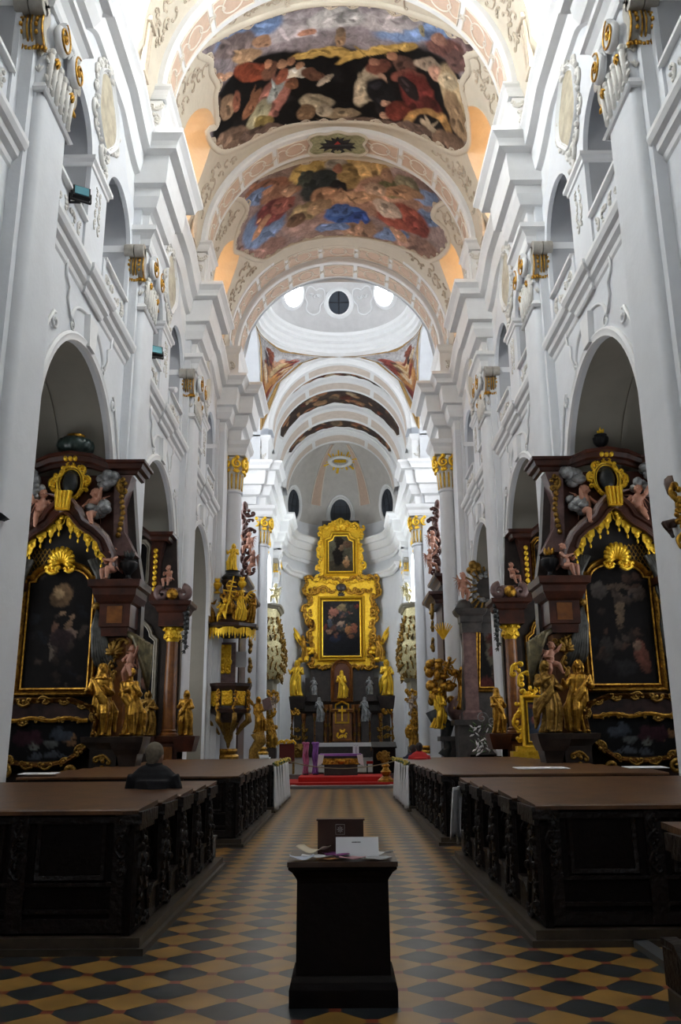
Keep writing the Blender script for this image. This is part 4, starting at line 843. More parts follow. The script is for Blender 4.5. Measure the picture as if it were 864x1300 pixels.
def robed(seed,lh=((-.17,-.04,.62),(-.10,-.15,.66)),rh=((.17,-.03,.62),(.12,-.16,.60)),sway=.03,veil=False,hair=2,cloak=True,wide=.88):
    g=random.Random(seed); m=MB(); k1=g.choice((7,8,9)); ph=g.uniform(0,6); tw=g.uniform(-6,6)
    def fold(a,z): q=max(0,1-z/.62); return 1+(.09+.13*q)*math.sin(k1*a+ph+tw*z)+.08*q*math.sin((k1*2-3)*a+ph*2-tw*z)
    P=[]; prof=[(.0,0),(.135,0),(.145,.02),(.132,.12),(.128,.25),(.13,.36),(.124,.46),(.112,.55),(.100,.61),(.108,.68),(.118,.74),(.105,.785),(.06,.815),(.03,.83),(0,.835)]
    for (r_,z) in prof:
        row=[]; ox=sway*math.sin(z*5.2); oy=-.02*math.sin(z*4)
        for i in range(48):
            a=2*PI*i/48; q=r_*fold(a,z)*wide; row.append((ox+q*math.cos(a)*1.18,oy+q*math.sin(a)*.82,z))
        P.append(row)
    m.grid(P,cv=True); ox=sway*math.sin(.8*5.2)
    head(m,(ox+sway*.4,-.012,.93),1.05,hair if not veil else 1,veil)
    arm(m,(ox-.115,0,.765),Vector(lh[0]),Vector(lh[1])); arm(m,(ox+.115,0,.765),Vector(rh[0]),Vector(rh[1]))
    for s in (-1,1): m.ell((s*.06+ox*.2,-.13,.02),(.03,.06,.02))
    # advanced knee under the drapery
    kx=g.choice((-.06,.06)); m.tube([(kx*.8,-.03,.52),(kx*1.2,-.12,.30),(kx*1.3,-.10,.04)],[.075,.062,.045],10)
    if cloak:
        s=g.choice((-1,1))
        for j in range(4): m.tube([(ox+s*(.11-.02*j),-.05,.77-.01*j),(ox+s*.02,-.115-.01*j,.64-.03*j),(ox-s*.10,-.10,.50-.035*j),(ox-s*.15,-.01,.42-.06*j),(ox-s*.16,.04,.28-.05*j)],[.024,.030,.034,.030,.016],7)
        m.tube([(ox-s*.15,.02,.48),(-s*.20,.03,.33),(-s*.18,.05,.16),(-s*.21,.05,.05)],[.03,.05,.045,.015],8)
    return m
def wings(m,c,sp=.32,k=1.,up=.25):
    x,y,z=c
    for s in (-1,1):
        for j in range(6):
            a=.2+.26*j; L=sp*(1-.09*j); m.tube([(x+s*.02,y+.03,z),(x+s*L*.5*math.cos(a*.6),y+.08,z+up*(1-.15*j)*.8),(x+s*L*math.cos(a*.8-.25),y+.10,z+up-.11*j*1.1)],[.03*k,.034*k,.012*k],6,flat=.55)
def cherub(seed,lh,rh,ll,rl,wing=True,lean=0):
    """plump child, height about 1; seat of the pelvis at the origin z=.42"""
    m=MB(); m.ell((0,0,.42),(.125,.10,.10)); m.ell((0,-.015,.53),(.118,.105,.13)); m.ell((lean*.3,0,.66),(.125,.09,.10)); m.tube([(0,0,.45),(lean*.3,0,.68),(lean*.5,-.01,.78)],[.11,.10,.05],12)
    hx=lean*.6; c=(hx,-.02,.87); m.ell(c,(.092,.10,.105),None,10,14); m.ell((hx,-.12,.855),(.016,.018,.016)); 
    for s in (-1,1): m.ell((hx+s*.045,-.10,.84),(.03,.025,.028)); m.ell((hx+s*.09,-.01,.865),(.016,.02,.025)); m.ell((hx+s*.035,-.108,.885),(.016,.010,.007))
    g=random.Random(seed)
    for _ in range(16):
        a=g.uniform(0,6.28); b=g.uniform(.1,1.3); m.ell((hx+.085*math.cos(a)*math.sin(b),.015+.085*math.sin(a)*math.sin(b),.89+.085*math.cos(b)),(.028,.028,.026),None,5,6)
    for sh,(e,h) in (((lean*.3-.12,0,.70),lh),((lean*.3+.12,0,.70),rh)): arm(m,sh,e,h,(.05,.042,.028),1.4,False)
    for hp,(kn,ft) in (((-.065,-.02,.40),ll),((.065,-.02,.40),rl)):
        hp,kn,ft=Vector(hp),Vector(kn),Vector(ft); m.tube([hp,hp.lerp(kn,.5),kn],[.085,.085,.062],10); m.tube([kn,kn.lerp(ft,.4),ft],[.062,.06,.034],10); m.ell(kn,(.064,)*3); d=(ft-kn).normalized(); m.ell(ft+Vector((0,-.03,-.01)),(.03,.055,.024))
    if wing: wings(m,(lean*.3,.05,.66),.30,1.,.16)
    # wisp of drapery over the hips
    m.tube([(-.14,-.02,.46),(-.05,-.11,.42),(.08,-.11,.40),(.16,0,.44),(.22,.04,.36)],[.03,.035,.035,.03,.012],7)
    return m
VX=.0085
FIG={'saint_a':remesh(robed(1),VX),'saint_b':remesh(robed(2,((-.20,-.02,.66),(-.08,-.14,.74)),((.18,-.05,.60),(.03,-.17,.63)),.045),VX),
 'nun':remesh(robed(3,((-.17,-.06,.60),(-.16,-.2,.62)),((.15,-.05,.58),(.07,-.17,.66)),.02,veil=True),VX),
 'twist':remesh(robed(4,((-.16,-.05,.62),(.02,-.17,.68)),((.17,-.07,.60),(.14,-.2,.70)),.07,hair=1),VX),
 'bishop':remesh(robed(5,((-.19,-.04,.63),(-.23,-.16,.70)),((.17,-.06,.62),(.10,-.18,.66)),-.04,wide=.98),VX),
 'raised':remesh(robed(6,((-.21,-.02,.80),(-.26,-.08,.95)),((.18,-.06,.62),(.08,-.17,.6)),.05),VX)}
_a=robed(7,((-.2,-.05,.74),(-.30,-.12,.82)),((.19,-.07,.72),(.26,-.16,.84)),.06); wings(_a,(0,.06,.72),.42,1.1,.34); FIG['angel']=remesh(_a,VX)
FIG['cherub_a']=remesh(cherub(1,((-.20,-.10,.66),(-.26,-.14,.80)),((.2,-.08,.60),(.16,-.2,.52)),((-.12,-.2,.36),(-.14,-.22,.10)),((.12,-.12,.30),(.10,-.02,.06))),VX)
FIG['cherub_b']=remesh(cherub(2,((-.2,-.05,.58),(-.1,-.18,.55)),((.22,-.06,.74),(.30,-.12,.88)),((-.10,-.14,.24),(-.12,-.06,.02)),((.12,-.22,.36),(.22,-.24,.14)),lean=.12),VX)
FIG['cherub_c']=remesh(cherub(3,((-.18,-.12,.6),(-.08,-.24,.66)),((.18,-.12,.6),(.06,-.24,.62)),((-.14,-.24,.38),(-.05,-.26,.12)),((.14,-.24,.40),(.16,-.26,.14)),wing=False,lean=-.1),VX)
def fig(kind,name,m,loc,h,rz=0,label=None,cat='statue',tilt=(0,0),parent=None,group=None):
    o=bpy.data.objects.new(name,FIG[kind]); C.objects.link(o); o.location=loc; o.scale=(h,h,h); o.rotation_euler=(tilt[0],tilt[1],rz)
    o.material_slots[0].link='OBJECT'; o.material_slots[0].material=m
    if parent: o.parent=parent
    elif label: tag(o,label,cat,group)
    return o
def clouds(mb,pts,r_,seed=0):
    g=random.Random(seed)
    for p in pts:
        for _ in range(5): mb.ell((p[0]+g.uniform(-.6,.6)*r_,p[1]+g.uniform(-.3,.3)*r_,p[2]+g.uniform(-.5,.5)*r_),(r_*g.uniform(.4,.75),r_*g.uniform(.35,.6),r_*g.uniform(.35,.6)),None,7,10)
def urn(name,loc,h,m1,m2,label,cat='urn'):
    e=empty(name,loc,0,label,cat); b=MB(); b.lathe([(0,0),(.2,0),(.2,.06),(.08,.12),(.07,.2),(.14,.3),(.24,.42),(.26,.55),(.2,.62),(.22,.66),(0,.68)],(0,0,0),24,fold=lambda a,z:1+(.06*math.cos(10*a) if .28<z<.6 else 0)); o=b.build('body',m1,parent=e,smooth=40); o.scale=(h,h,h)
    t=MB(); 
    for i in range(7): t.tube([(0,0,.64),(.1*math.cos(i*.9),.1*math.sin(i*.9),.78),(.16*math.cos(i*.9),.16*math.sin(i*.9),.92)],[.05,.06,.01],6)
    t.ell((0,0,.76),(.09,.09,.1)); o=t.build('flame_top',m2,parent=e,smooth=True); o.scale=(h,h,h); return e
# ================================================================== SIDE ALTARS
DP=[(100,100,102),(62,40,30),(120,80,60),(40,44,52),(150,120,95),(84,30,24),(30,28,28)]
def sarc(s,P,Y):
    return
def big_altar(s):
    CX=6.66 if s>0 else 6.74; YF=20.4
    G=lambda zx,zy:(lambda p:(p.x-6.62,p.z))(at(690+zx/4.966,550+zy/4.966,YF))
    H=lambda zx,zy:(lambda p:(p.x-6.62,p.z))(at(690+zx/4.966,780+zy/4.966,YF))
    sd=side[s]
    X=lambda x:s*(CX+x)
    pl=lambda Y:(lambda x,z,d=0:Vector((X(x),Y-d,z)))
    mir=lambda L:L+[(-x,z) for x,z in L[::-1]]
    e=empty('side_altar',label='tall dark marble side altar with canopy gable and gold-framed painting, nearest on the %s'%sd,cat='altar')
    # backing slab and attic
    b=MB(); b.prism([pl(20.85)(x,z) for x,z in ((-1.85,0),(1.85,0),(1.85,5.3),(1.65,6.3),(1.45,8.1),(-1.45,8.1),(-1.65,6.3),(-1.85,5.3))],(0,-.35,0)); b.build('backing',darkm,parent=e)
    at_=MB(); at_.prism([pl(20.5)(x,z) for x,z in ((-1.35,5.9),(1.35,5.9),(1.2,6.8),(1.12,8.1),(-1.12,8.1),(-1.2,6.8))],(0,-.25,0)); at_.build('attic',redm,parent=e)
    # side consoles of the attic
    for q in (-1,1):
        c=MB(); c.prism([pl(20.5)(q*x,z) for x,z in ((1.2,6.0),(1.75,6.0),(1.42,6.6),(1.35,7.3),(1.55,8.05),(1.1,8.05))],(0,-.45,0)); c.build('console',mauve,parent=e)
        gl=MB(); rd=random.Random(2); 
        for j in range(9): gl.ell(pl(20.02)(q*(1.38-.02*abs(j-4)),6.5+.14*j,0),(.07,.05,.07),None,6,8)
        carve(gl,pl(20.03),[(q*1.36,7.75,PI/2)],.34,rd,.1); gl.build('gilded_husks',goldd,parent=e,smooth=True)
    co_=MB(); pr=[(0,0),(.08,.02),(.1,.1),(.2,.13),(.24,.24),(.3,.26),(.3,.33),(0,.34)]
    top=[(-1.75,0),(-1.2,.02),(-.7,.18),(0,.26),(.7,.18),(1.2,.02),(1.75,0)]
    co_.sweep([(X(1.6),20.8,0),(X(1.6),20.1,0),(X(1.1),20.1,.0),(X(1.0),20.25,.06),(X(.5),20.2,.2),(X(0),20.15,.26),(X(-.5),20.2,.2),(X(-1.0),20.25,.06),(X(-1.1),20.1,0),(X(-1.6),20.1,0),(X(-1.6),20.8,0)],pr,flip=(s>0),z0=8.05)
    co_.build('attic_cornice',redm,parent=e)
    # canopy gable band
    outer=[G(*p) for p in ((62,870),(72,770),(118,665),(180,600),(255,548),(275,500),(330,440),(385,412),(440,404))]
    inner=[G(*p) for p in ((160,760),(180,700),(225,655),(290,615),(325,575),(352,535),(392,508),(440,500))]
    band=MB(); full=mir(outer)[:]; full_o=outer+[(-x,z) for x,z in outer[::-1][1:]]; full_i=inner+[(-x,z) for x,z in inner[::-1][1:]]
    band.prism([pl(20.35)(x,z) for x,z in full_o+full_i[::-1]],(0,-.55,0))
    frame2d(band,full_o,pl(19.8),[(-.10,0),(-.08,.08),(-.02,.10),(.04,.05),(.05,0)],closed=False); frame2d(band,full_i,pl(19.8),[(-.02,0),(0,.06),(.06,.05),(.09,.0)],closed=False); band.build('canopy_gable',redm if s<0 else mat('dark_mahogany',(.075,.024,.014),.35,noise=.4,nscale=3),parent=e,smooth=30)
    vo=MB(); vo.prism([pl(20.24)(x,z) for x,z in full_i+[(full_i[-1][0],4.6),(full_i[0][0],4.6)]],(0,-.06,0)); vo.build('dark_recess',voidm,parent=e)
    la=MB(); 
    for i in range(9): la.tube([pl(20.16)(-.1+.1*i,5.5),pl(20.16)(.3+.1*i,6.2)],.012,4); la.tube([pl(20.16)(1.1-.1*i,5.5),pl(20.16)(.7-.1*i,6.2)],.012,4)
    la.build('lattice',goldd,parent=e)
    ks=MB(); w0=G(400,405); w1=G(480,500); ks.prism([pl(19.72)(x,z) for x,z in ((-.2,w0[1]+.06),(.2,w0[1]+.06),(.16,w1[1]-.02),(-.16,w1[1]-.02))],(0,-.12,0))
    for q in (-.14,-.05,.05,.14): ks.tube([pl(19.58)(q,w0[1]+.05),pl(19.56)(q*.8,w1[1])],.04,6)
    ks.build('keystone_clasp',goldb,parent=e,smooth=40)
    # valance : every lappet a part
    pts=along(full_i,.30)
    for j,(x,z,a) in enumerate(pts):
        t=MB(); L=.30+.12*((j*5)%3)/2; t.prism([pl(19.93)(x+u_,z+.04+v_) for u_,v_ in ((-.12,0),(.12,0),(.12,-L*.45),(.06,-L*.62),(.05,-L*.8),(0,-L),(-.05,-L*.8),(-.06,-L*.62),(-.12,-L*.45))],(0,-.04,0)); t.ell(pl(19.88)(x,z-.12),(.06,.03,.06),None,6,8); t.ell(pl(19.90)(x,z-L-.02),(.03,.03,.06),None,6,8); t.build('valance_lappet',goldb,parent=e)
    # curtains
    for q in (-1,1):
        c=MB(); g=random.Random(5+q)
        for j in range(7):
            o=.07*j; c.tube([pl(20.0)(q*(1.15-o*1.1),5.95-o*.2,.02*j),pl(19.95)(q*(1.12-o*.5),5.45),pl(19.9)(q*(1.0-o*.25),5.0),pl(19.85)(q*(.98-o*.12),4.72)],[.06,.075,.06,.035],7)
            c.tube([pl(19.85)(q*(.98-o*.12),4.72),pl(19.85)(q*(.95+o*.5-.05),4.2),pl(19.88)(q*(1.05+o*.9-.1),3.55),pl(19.92)(q*(1.12+o*1.1-.1),3.3-.05*(j%3))],[.035,.07,.07,.03],7)
        c.build('curtain',mat('silvery_black_curtain',(.10,.10,.09),.4,.3,noise=.8,nscale=5),parent=e,smooth=True)
        c=MB(); c.ell(pl(19.8)(q*.96,4.72),(.12,.1,.09)); c.build('curtain_knot',goldd,parent=e,smooth=True)
    # painting in a gilded arched frame
    xl=H(262,0)[0]; xr=-xl; zb=H(0,480)[1]; zs=G(0,935)[1]; zt=G(0,852)[1]
    fr_in=[(-.76,zb+.13),(.76,zb+.13),(.76,zs),(.62,zs+.02)]+[(.62*math.cos(PI*i/14),zs+.02+(zt-zs)*math.sin(PI*i/14)) for i in range(1,14)]+[(-.62,zs+.02),(-.76,zs)]
    bl=[(0,(zs+zb)/2+.6,.10,.55,0,(96,78,58)),(0,zs-.2,.35,.08,0,(70,56,44)),(.45,zb+.75,.16,.4,.2,(92,48,34)),(.35,zb+1.0,.1,.12,0,(110,84,66)),(-.4,zb+.9,.15,.3,0,(40,36,34)),(-.45,zs-.3,.2,.2,0,(64,58,54)),(.45,zs-.35,.2,.2,0,(70,58,50)),(0,zb+.5,.3,.2,0,(30,28,30))] if s>0 else [(0,zs-.3,.25,.3,.5,(96,72,44)),(.05,zs-.25,.12,.14,0,(150,120,78)),(-.25,(zs+zb)/2+.25,.08,.3,.3,(110,84,60)),(-.3,(zs+zb)/2+.1,.14,.1,0,(112,90,76)),(.05,(zs+zb)/2+.1,.09,.25,-.2,(90,62,46)),(-.05,(zs+zb)/2+.55,.07,.08,0,(130,100,70)),(.15,(zs+zb)/2-.25,.05,.3,0,(100,88,76)),(-.1,(zs+zb)/2-.1,.3,.3,0,(36,24,26))]
    painted('painting',fr_in,lambda x,z,d=0:pl(20.12)(x,z),.035,(14,11,11),bl+blobs_random(-.7,.7,zb+.2,zs+.3,26,.13,[(24,20,22),(38,28,24),(52,42,36),(20,22,28),(60,40,30)],s+5),parent=e,seed=s+9,warp=.03)
    fm=MB(); frame2d(fm,fr_in,pl(20.14),fprof(.20,.16)); fm.build('gilded_frame',gold,parent=e,smooth=40)
    sh=MB(); zc=G(440,785)[1]
    for j in range(11):
        a=PI*(-.15+1.3*j/10); sh.tube([pl(19.95)(.05*math.cos(a),zc-.12),pl(19.86)(.2*math.cos(a),zc-.08+.2*math.sin(a)),pl(19.92)(.31*math.cos(a),zc-.06+.33*math.sin(a))],[.03,.07,.05],6)
    rd=random.Random(1); carve(sh,pl(19.95),[(-.2,zc-.25,0),(.2,zc-.25,0)],.3,rd,.14); sh.build('gilded_shell',goldb,parent=e,smooth=True)
    # flanking entablatures
    for q in (-1,1):
        t=MB(); x0,x1=(-1.72,-1.12) if q<0 else (1.12,1.85)
        bx0,bx1=min(X(x0),X(x1)),max(X(x0),X(x1))
        t.sweep([(bx0,20.7),(bx0,19.75),(bx1,19.75),(bx1,20.7)],[(-.2,4.0),(0,4.0),(.02,4.2),(.06,4.22),(.06,4.75),(.12,4.8),(.2,4.95),(.22,5.1),(.3,5.14),(.32,5.3),(-.2,5.32)],flip=False); t.bb(bx0,bx1,19.76,20.7,4.0,5.3); t.build('entablature',redm,parent=e)
        pn=MB(); pn.bb(bx0+.12,bx1-.12,19.68,19.74,4.3,4.7); pn.build('amber_panel',brownm,parent=e)
        cl=MB(); cl.bb(bx0+.05,bx1-.05,19.95,20.6,1.7,4.0); cl.bb(bx0,bx1,19.9,20.6,1.7,1.95); cl.build('pilaster',brownm if s<0 else mat('dark_amber_marble',(.16,.06,.02),.3,noise=.5),parent=e)
        cp=MB(); rd=random.Random(4); cm=(bx0+bx1)/2; carve(cp,plane_map(19.9),[(cm-.15,3.85,0),(cm+.15,3.85,0),(cm,3.6,PI/2),(cm,3.3,PI/2)],.28,rd,.12); acanthus(cp,plane_map(19.85),cm,3.6,.35,PI/2,7); cp.ell((cm,19.85,3.05),(.07,.06,.12)); cp.ell((cm,19.87,2.85),(.05,.05,.08)); cp.build('capital',goldd,parent=e,smooth=True)
        pd=MB(); pd.sweep([(bx0,20.7),(bx0,19.45),(bx1,19.45),(bx1,20.7)],[(-.2,0),(.06,0),(.06,.25),(0,.35),(0,1.45),(.06,1.52),(.16,1.6),(.18,1.72),(-.2,1.74)],flip=False); pd.bb(bx0,bx1,19.46,20.7,0,1.72); pd.build('pedestal',darkm,parent=e)
        pg=MB(); carve(pg,plane_map(19.42),[(cm,1.2,0),(cm,.95,PI/2),(cm,.6,PI/2)],.3,rd,.1); pg.build('pedestal_ornament',goldd,parent=e,smooth=True)
    # sarcophagus-shaped altar front
    S=[H(*p) for p in ((350,528),(668,528),(795,572),(838,650),(838,760),(770,840),(720,872))]; zt_=S[0][1]; cx0=(S[0][0]+S[1][0])/2
    half=[(0,zt_),(S[1][0]-cx0,zt_),(S[2][0]-cx0,S[2][1]),(S[3][0]-cx0,S[3][1]),(S[4][0]-cx0,S[4][1]),(S[5][0]-cx0,S[5][1]),(.55,S[6][1]-.1),(0,S[6][1]-.15)]
    k_=1.22/max(p[0] for p in half); half=[(x*k_-0,z) for x,z in half]
    fullS=half+[(-x,z) for x,z in half[::-1][1:-1]]
    sa=MB(); sa.prism([pl(20.1)(x-.02,z) for x,z in fullS],(0,-.65,0)); sa.bb(X(-1.3),X(1.3),19.6,20.5,0,.95); sa.build('sarcophagus_altar',mat('glossy_black_altar',(.02,.016,.018),.15,col2=(.05,.03,.03),nscale=3),parent=e)
    painted('antependium_painting',[(x*.9-.02,zt_-.42+(z-(zt_-.42))*.9) for x,z in fullS if z<zt_-.2],lambda x,z,d=0:pl(19.44)(x,z),.04,(12,12,15),[(.6*s,1.7,.16,.1,0,(120,84,44)),(.2,1.55,.16,.08,.4,(92,98,92)),(-.2,1.6,.14,.1,0,(70,74,74)),(-.3,1.3,.5,.06,0,(60,66,76)),(-.5,1.8,.2,.14,0,(50,58,70)),(.3,1.7,.3,.2,0,(46,18,30))],parent=e,seed=3)
    gf=MB(); frame2d(gf,fullS,pl(19.45),[(-.06,0),(-.04,.05),(.03,.07),(.07,.0)]); rd=random.Random(8)
    gf.tube([pl(19.4)(x,zt_-.42+.03*math.sin(x*8)) for x in [-1.05+2.1*i/16 for i in range(17)]],.05,6)
    gf.build('gilded_edging',gold,parent=e,smooth=50)
    gc=MB(); carve(gc,pl(19.42),[(x,z,a) for x,z,a in along(fullS,.42,True)],.26,rd,.1); carve(gc,pl(19.4),[(x,zt_-.45,0) for x in (-.8,-.4,0,.4,.8)],.24,rd,.1)
    for q in (-.95,.95): gc.tube([pl(19.4)(x,z) for x,z in spiral(q*.75,1.0,.17,1.4,0,int(q*2))],.05,6)
    gc.build('gilded_scrolls',goldd,parent=e,smooth=True)
    # cartouche in the attic
    ca=MB(); cz=G(430,310)[1]; ca.ell(pl(20.1)(0,cz),(.2,.1,.3),None,8,14); ca.build('dark_cartouche',blackst,parent=e,smooth=True)
    cg=MB(); frame2d(cg,[(.26*math.cos(a),cz+.36*math.sin(a)) for a in [2*PI*i/20 for i in range(20)]],pl(20.15),fprof(.1,.12)); carve(cg,pl(20.1),[(x,cz+z,a) for x,z,a in along([(.4*math.cos(a),.46*math.sin(a)) for a in [2*PI*i/12 for i in range(12)]],.32,True)],.28,rd,.12)
    for q in (-.12,0,.12): cg.ell(pl(19.98)(q,cz+.62),(.07,.07,.08))
    cg.build('gilded_cartouche_frame',goldb,parent=e,smooth=True)
    # free-standing sculpture on the altar (each a thing)
    for q,kd,nm,rz in ((-1,'cherub_a','left of the gold cartouche',.5),(1,'cherub_b','right of the gold cartouche',-.4)):
        x=q*.62; fig(kd,'cherub',flesh,(X(s*x),20.0,6.55),1.15,rz*1,'pink cherub on the nearest %s altar gable, %s'%(sd,nm),'cherub')
    fig('cherub_c','cherub',flesh,(X(-1.28),19.85,5.22),.95,s*.8,'pink cherub seated at the gable foot of the nearest %s altar'%sd,'cherub')
    for i,(x,z,r_,wd) in enumerate(((-1.0,8.0,.28,'aisle-side top corner'),(-.85,7.25,.26,'beside the cherub, nave side'),(1.0,8.05,.28,'outer top corner'),(.75,7.65,.22,'outer side under the cornice'))):
        c=MB(); clouds(c,[pl(20.0)(x,z),pl(20.0)(x+.12,z-.12)],r_,i); tag(c.build('carved_cloud',silver,smooth=True),'silvered cloud on the nearest %s altar attic, %s'%(sd,{0:'at the top corner towards the nave',1:'beside the cherub towards the nave',2:'at the top corner away from the nave',3:'lower one away from the nave'}[i]),'ornament')
    if s>0:
        urn('crowned_urn',(X(0),20.3,8.6),.75,iron,goldb,'dark urn with gold crown on top of the nearest right altar')
    else:
        u_=empty('ribbed_vase',(X(0),20.3,8.62),0,'dark green ribbed vase with gilded rim on top of the nearest left altar','vase'); b=MB(); b.lathe([(0,0),(.18,0),(.2,.05),(.4,.14),(.46,.26),(.42,.4),(.28,.48),(0,.5)],(0,0,0),48,fold=lambda a,z:1+.05*math.cos(16*a)); b.build('body',mat('dark_green_stone',(.03,.05,.045),.3),parent=u_,smooth=True)
        b=MB(); b.lathe([(.2,.49),(.24,.5),(.24,.56),(.2,.57),(0,.57)],(0,0,0),24); b.build('gilded_rim',gold,parent=u_,smooth=30)
    urn('flower_urn',(X(-1.62),19.95,5.32),.82,iron,gold if s>0 else blackst,'dark urn on the nave-side cornice of the nearest %s altar'%sd)
    # statues on the nave-side pedestal
    g1,g2=(gold,gold)
    if s<0:
        fig('nun','saint_statue',gold,(X(-1.26),19.62,1.74),1.62,.1,'gilded veiled nun statue, left of two at the nearest left altar')
        b=empty('statue_pedestal',label='dark bracket pedestal under the wreathed saint beside the nearest left altar',cat='pedestal'); 
        fig('twist','saint_statue',gold,(X(-1.98),19.55,1.74),1.5,-.3,'gilded wreathed saint, right of two at the nearest left altar')
    else:
        fig('bishop','saint_statue',gold,(X(-1.26),19.62,1.74),1.62,-.1,'brighter gilded saint, right of two at the nearest right altar')
        b=empty('statue_pedestal',label='dark bracket pedestal under the outer saint beside the nearest right altar',cat='pedestal')
        fig('saint_b','saint_statue',goldd,(X(-1.98),19.55,1.74),1.6,.35,'darker gilded bearded saint, left of the two at the nearest right altar')
    m_=MB(); xx=X(-1.98); m_.sweep([(xx-.26,19.95),(xx-.26,19.3),(xx+.26,19.3),(xx+.26,19.95)],[(-.1,1.35),(0,1.35),(.05,1.45),(.1,1.6),(.12,1.72),(-.1,1.74)],flip=False); m_.bb(xx-.28,xx+.28,19.28,19.95,1.6,1.73); m_.build('slab',darkm,parent=b)
    m_=MB(); m_.sweep([(xx-.2,19.95),(xx-.2,19.36),(xx+.2,19.36),(xx+.2,19.95)],[(-.1,0),(.06,0),(.06,.3),(-.02,.4),(-.02,1.1),(.04,1.4),(-.1,1.4)],flip=False); m_.bb(xx-.18,xx+.18,19.4,19.95,0,1.4); m_.build('block',darkm,parent=b)
    # helmet cloth and cherub hanging below the entablature
    c=empty('cherub_console',label='pink cherub under dark drapery beside the capital of the nearest %s altar'%sd,cat='cherub')
    o=fig('cherub_b','cherub_figure',flesh,(X(-1.85),19.7,2.95),.85,s*.4,parent=c); m_=MB(); g=random.Random(3)
    for j in range(6): m_.tube([(X(-1.7-.06*j),19.85,4.1-.05*j),(X(-1.95-.07*j),19.65,3.95-.04*j),(X(-2.1-.04*j),19.6,3.6-.1*j),(X(-2.15-.03*j),19.62,3.2-.1*j)],[.05,.09,.08,.02],7)
    m_.build('dark_drapery',mat('gilt_black_drapery',(.16,.13,.06),.4,.4,noise=.8,nscale=5),parent=c,smooth=True)
big_altar(-1); big_altar(1)
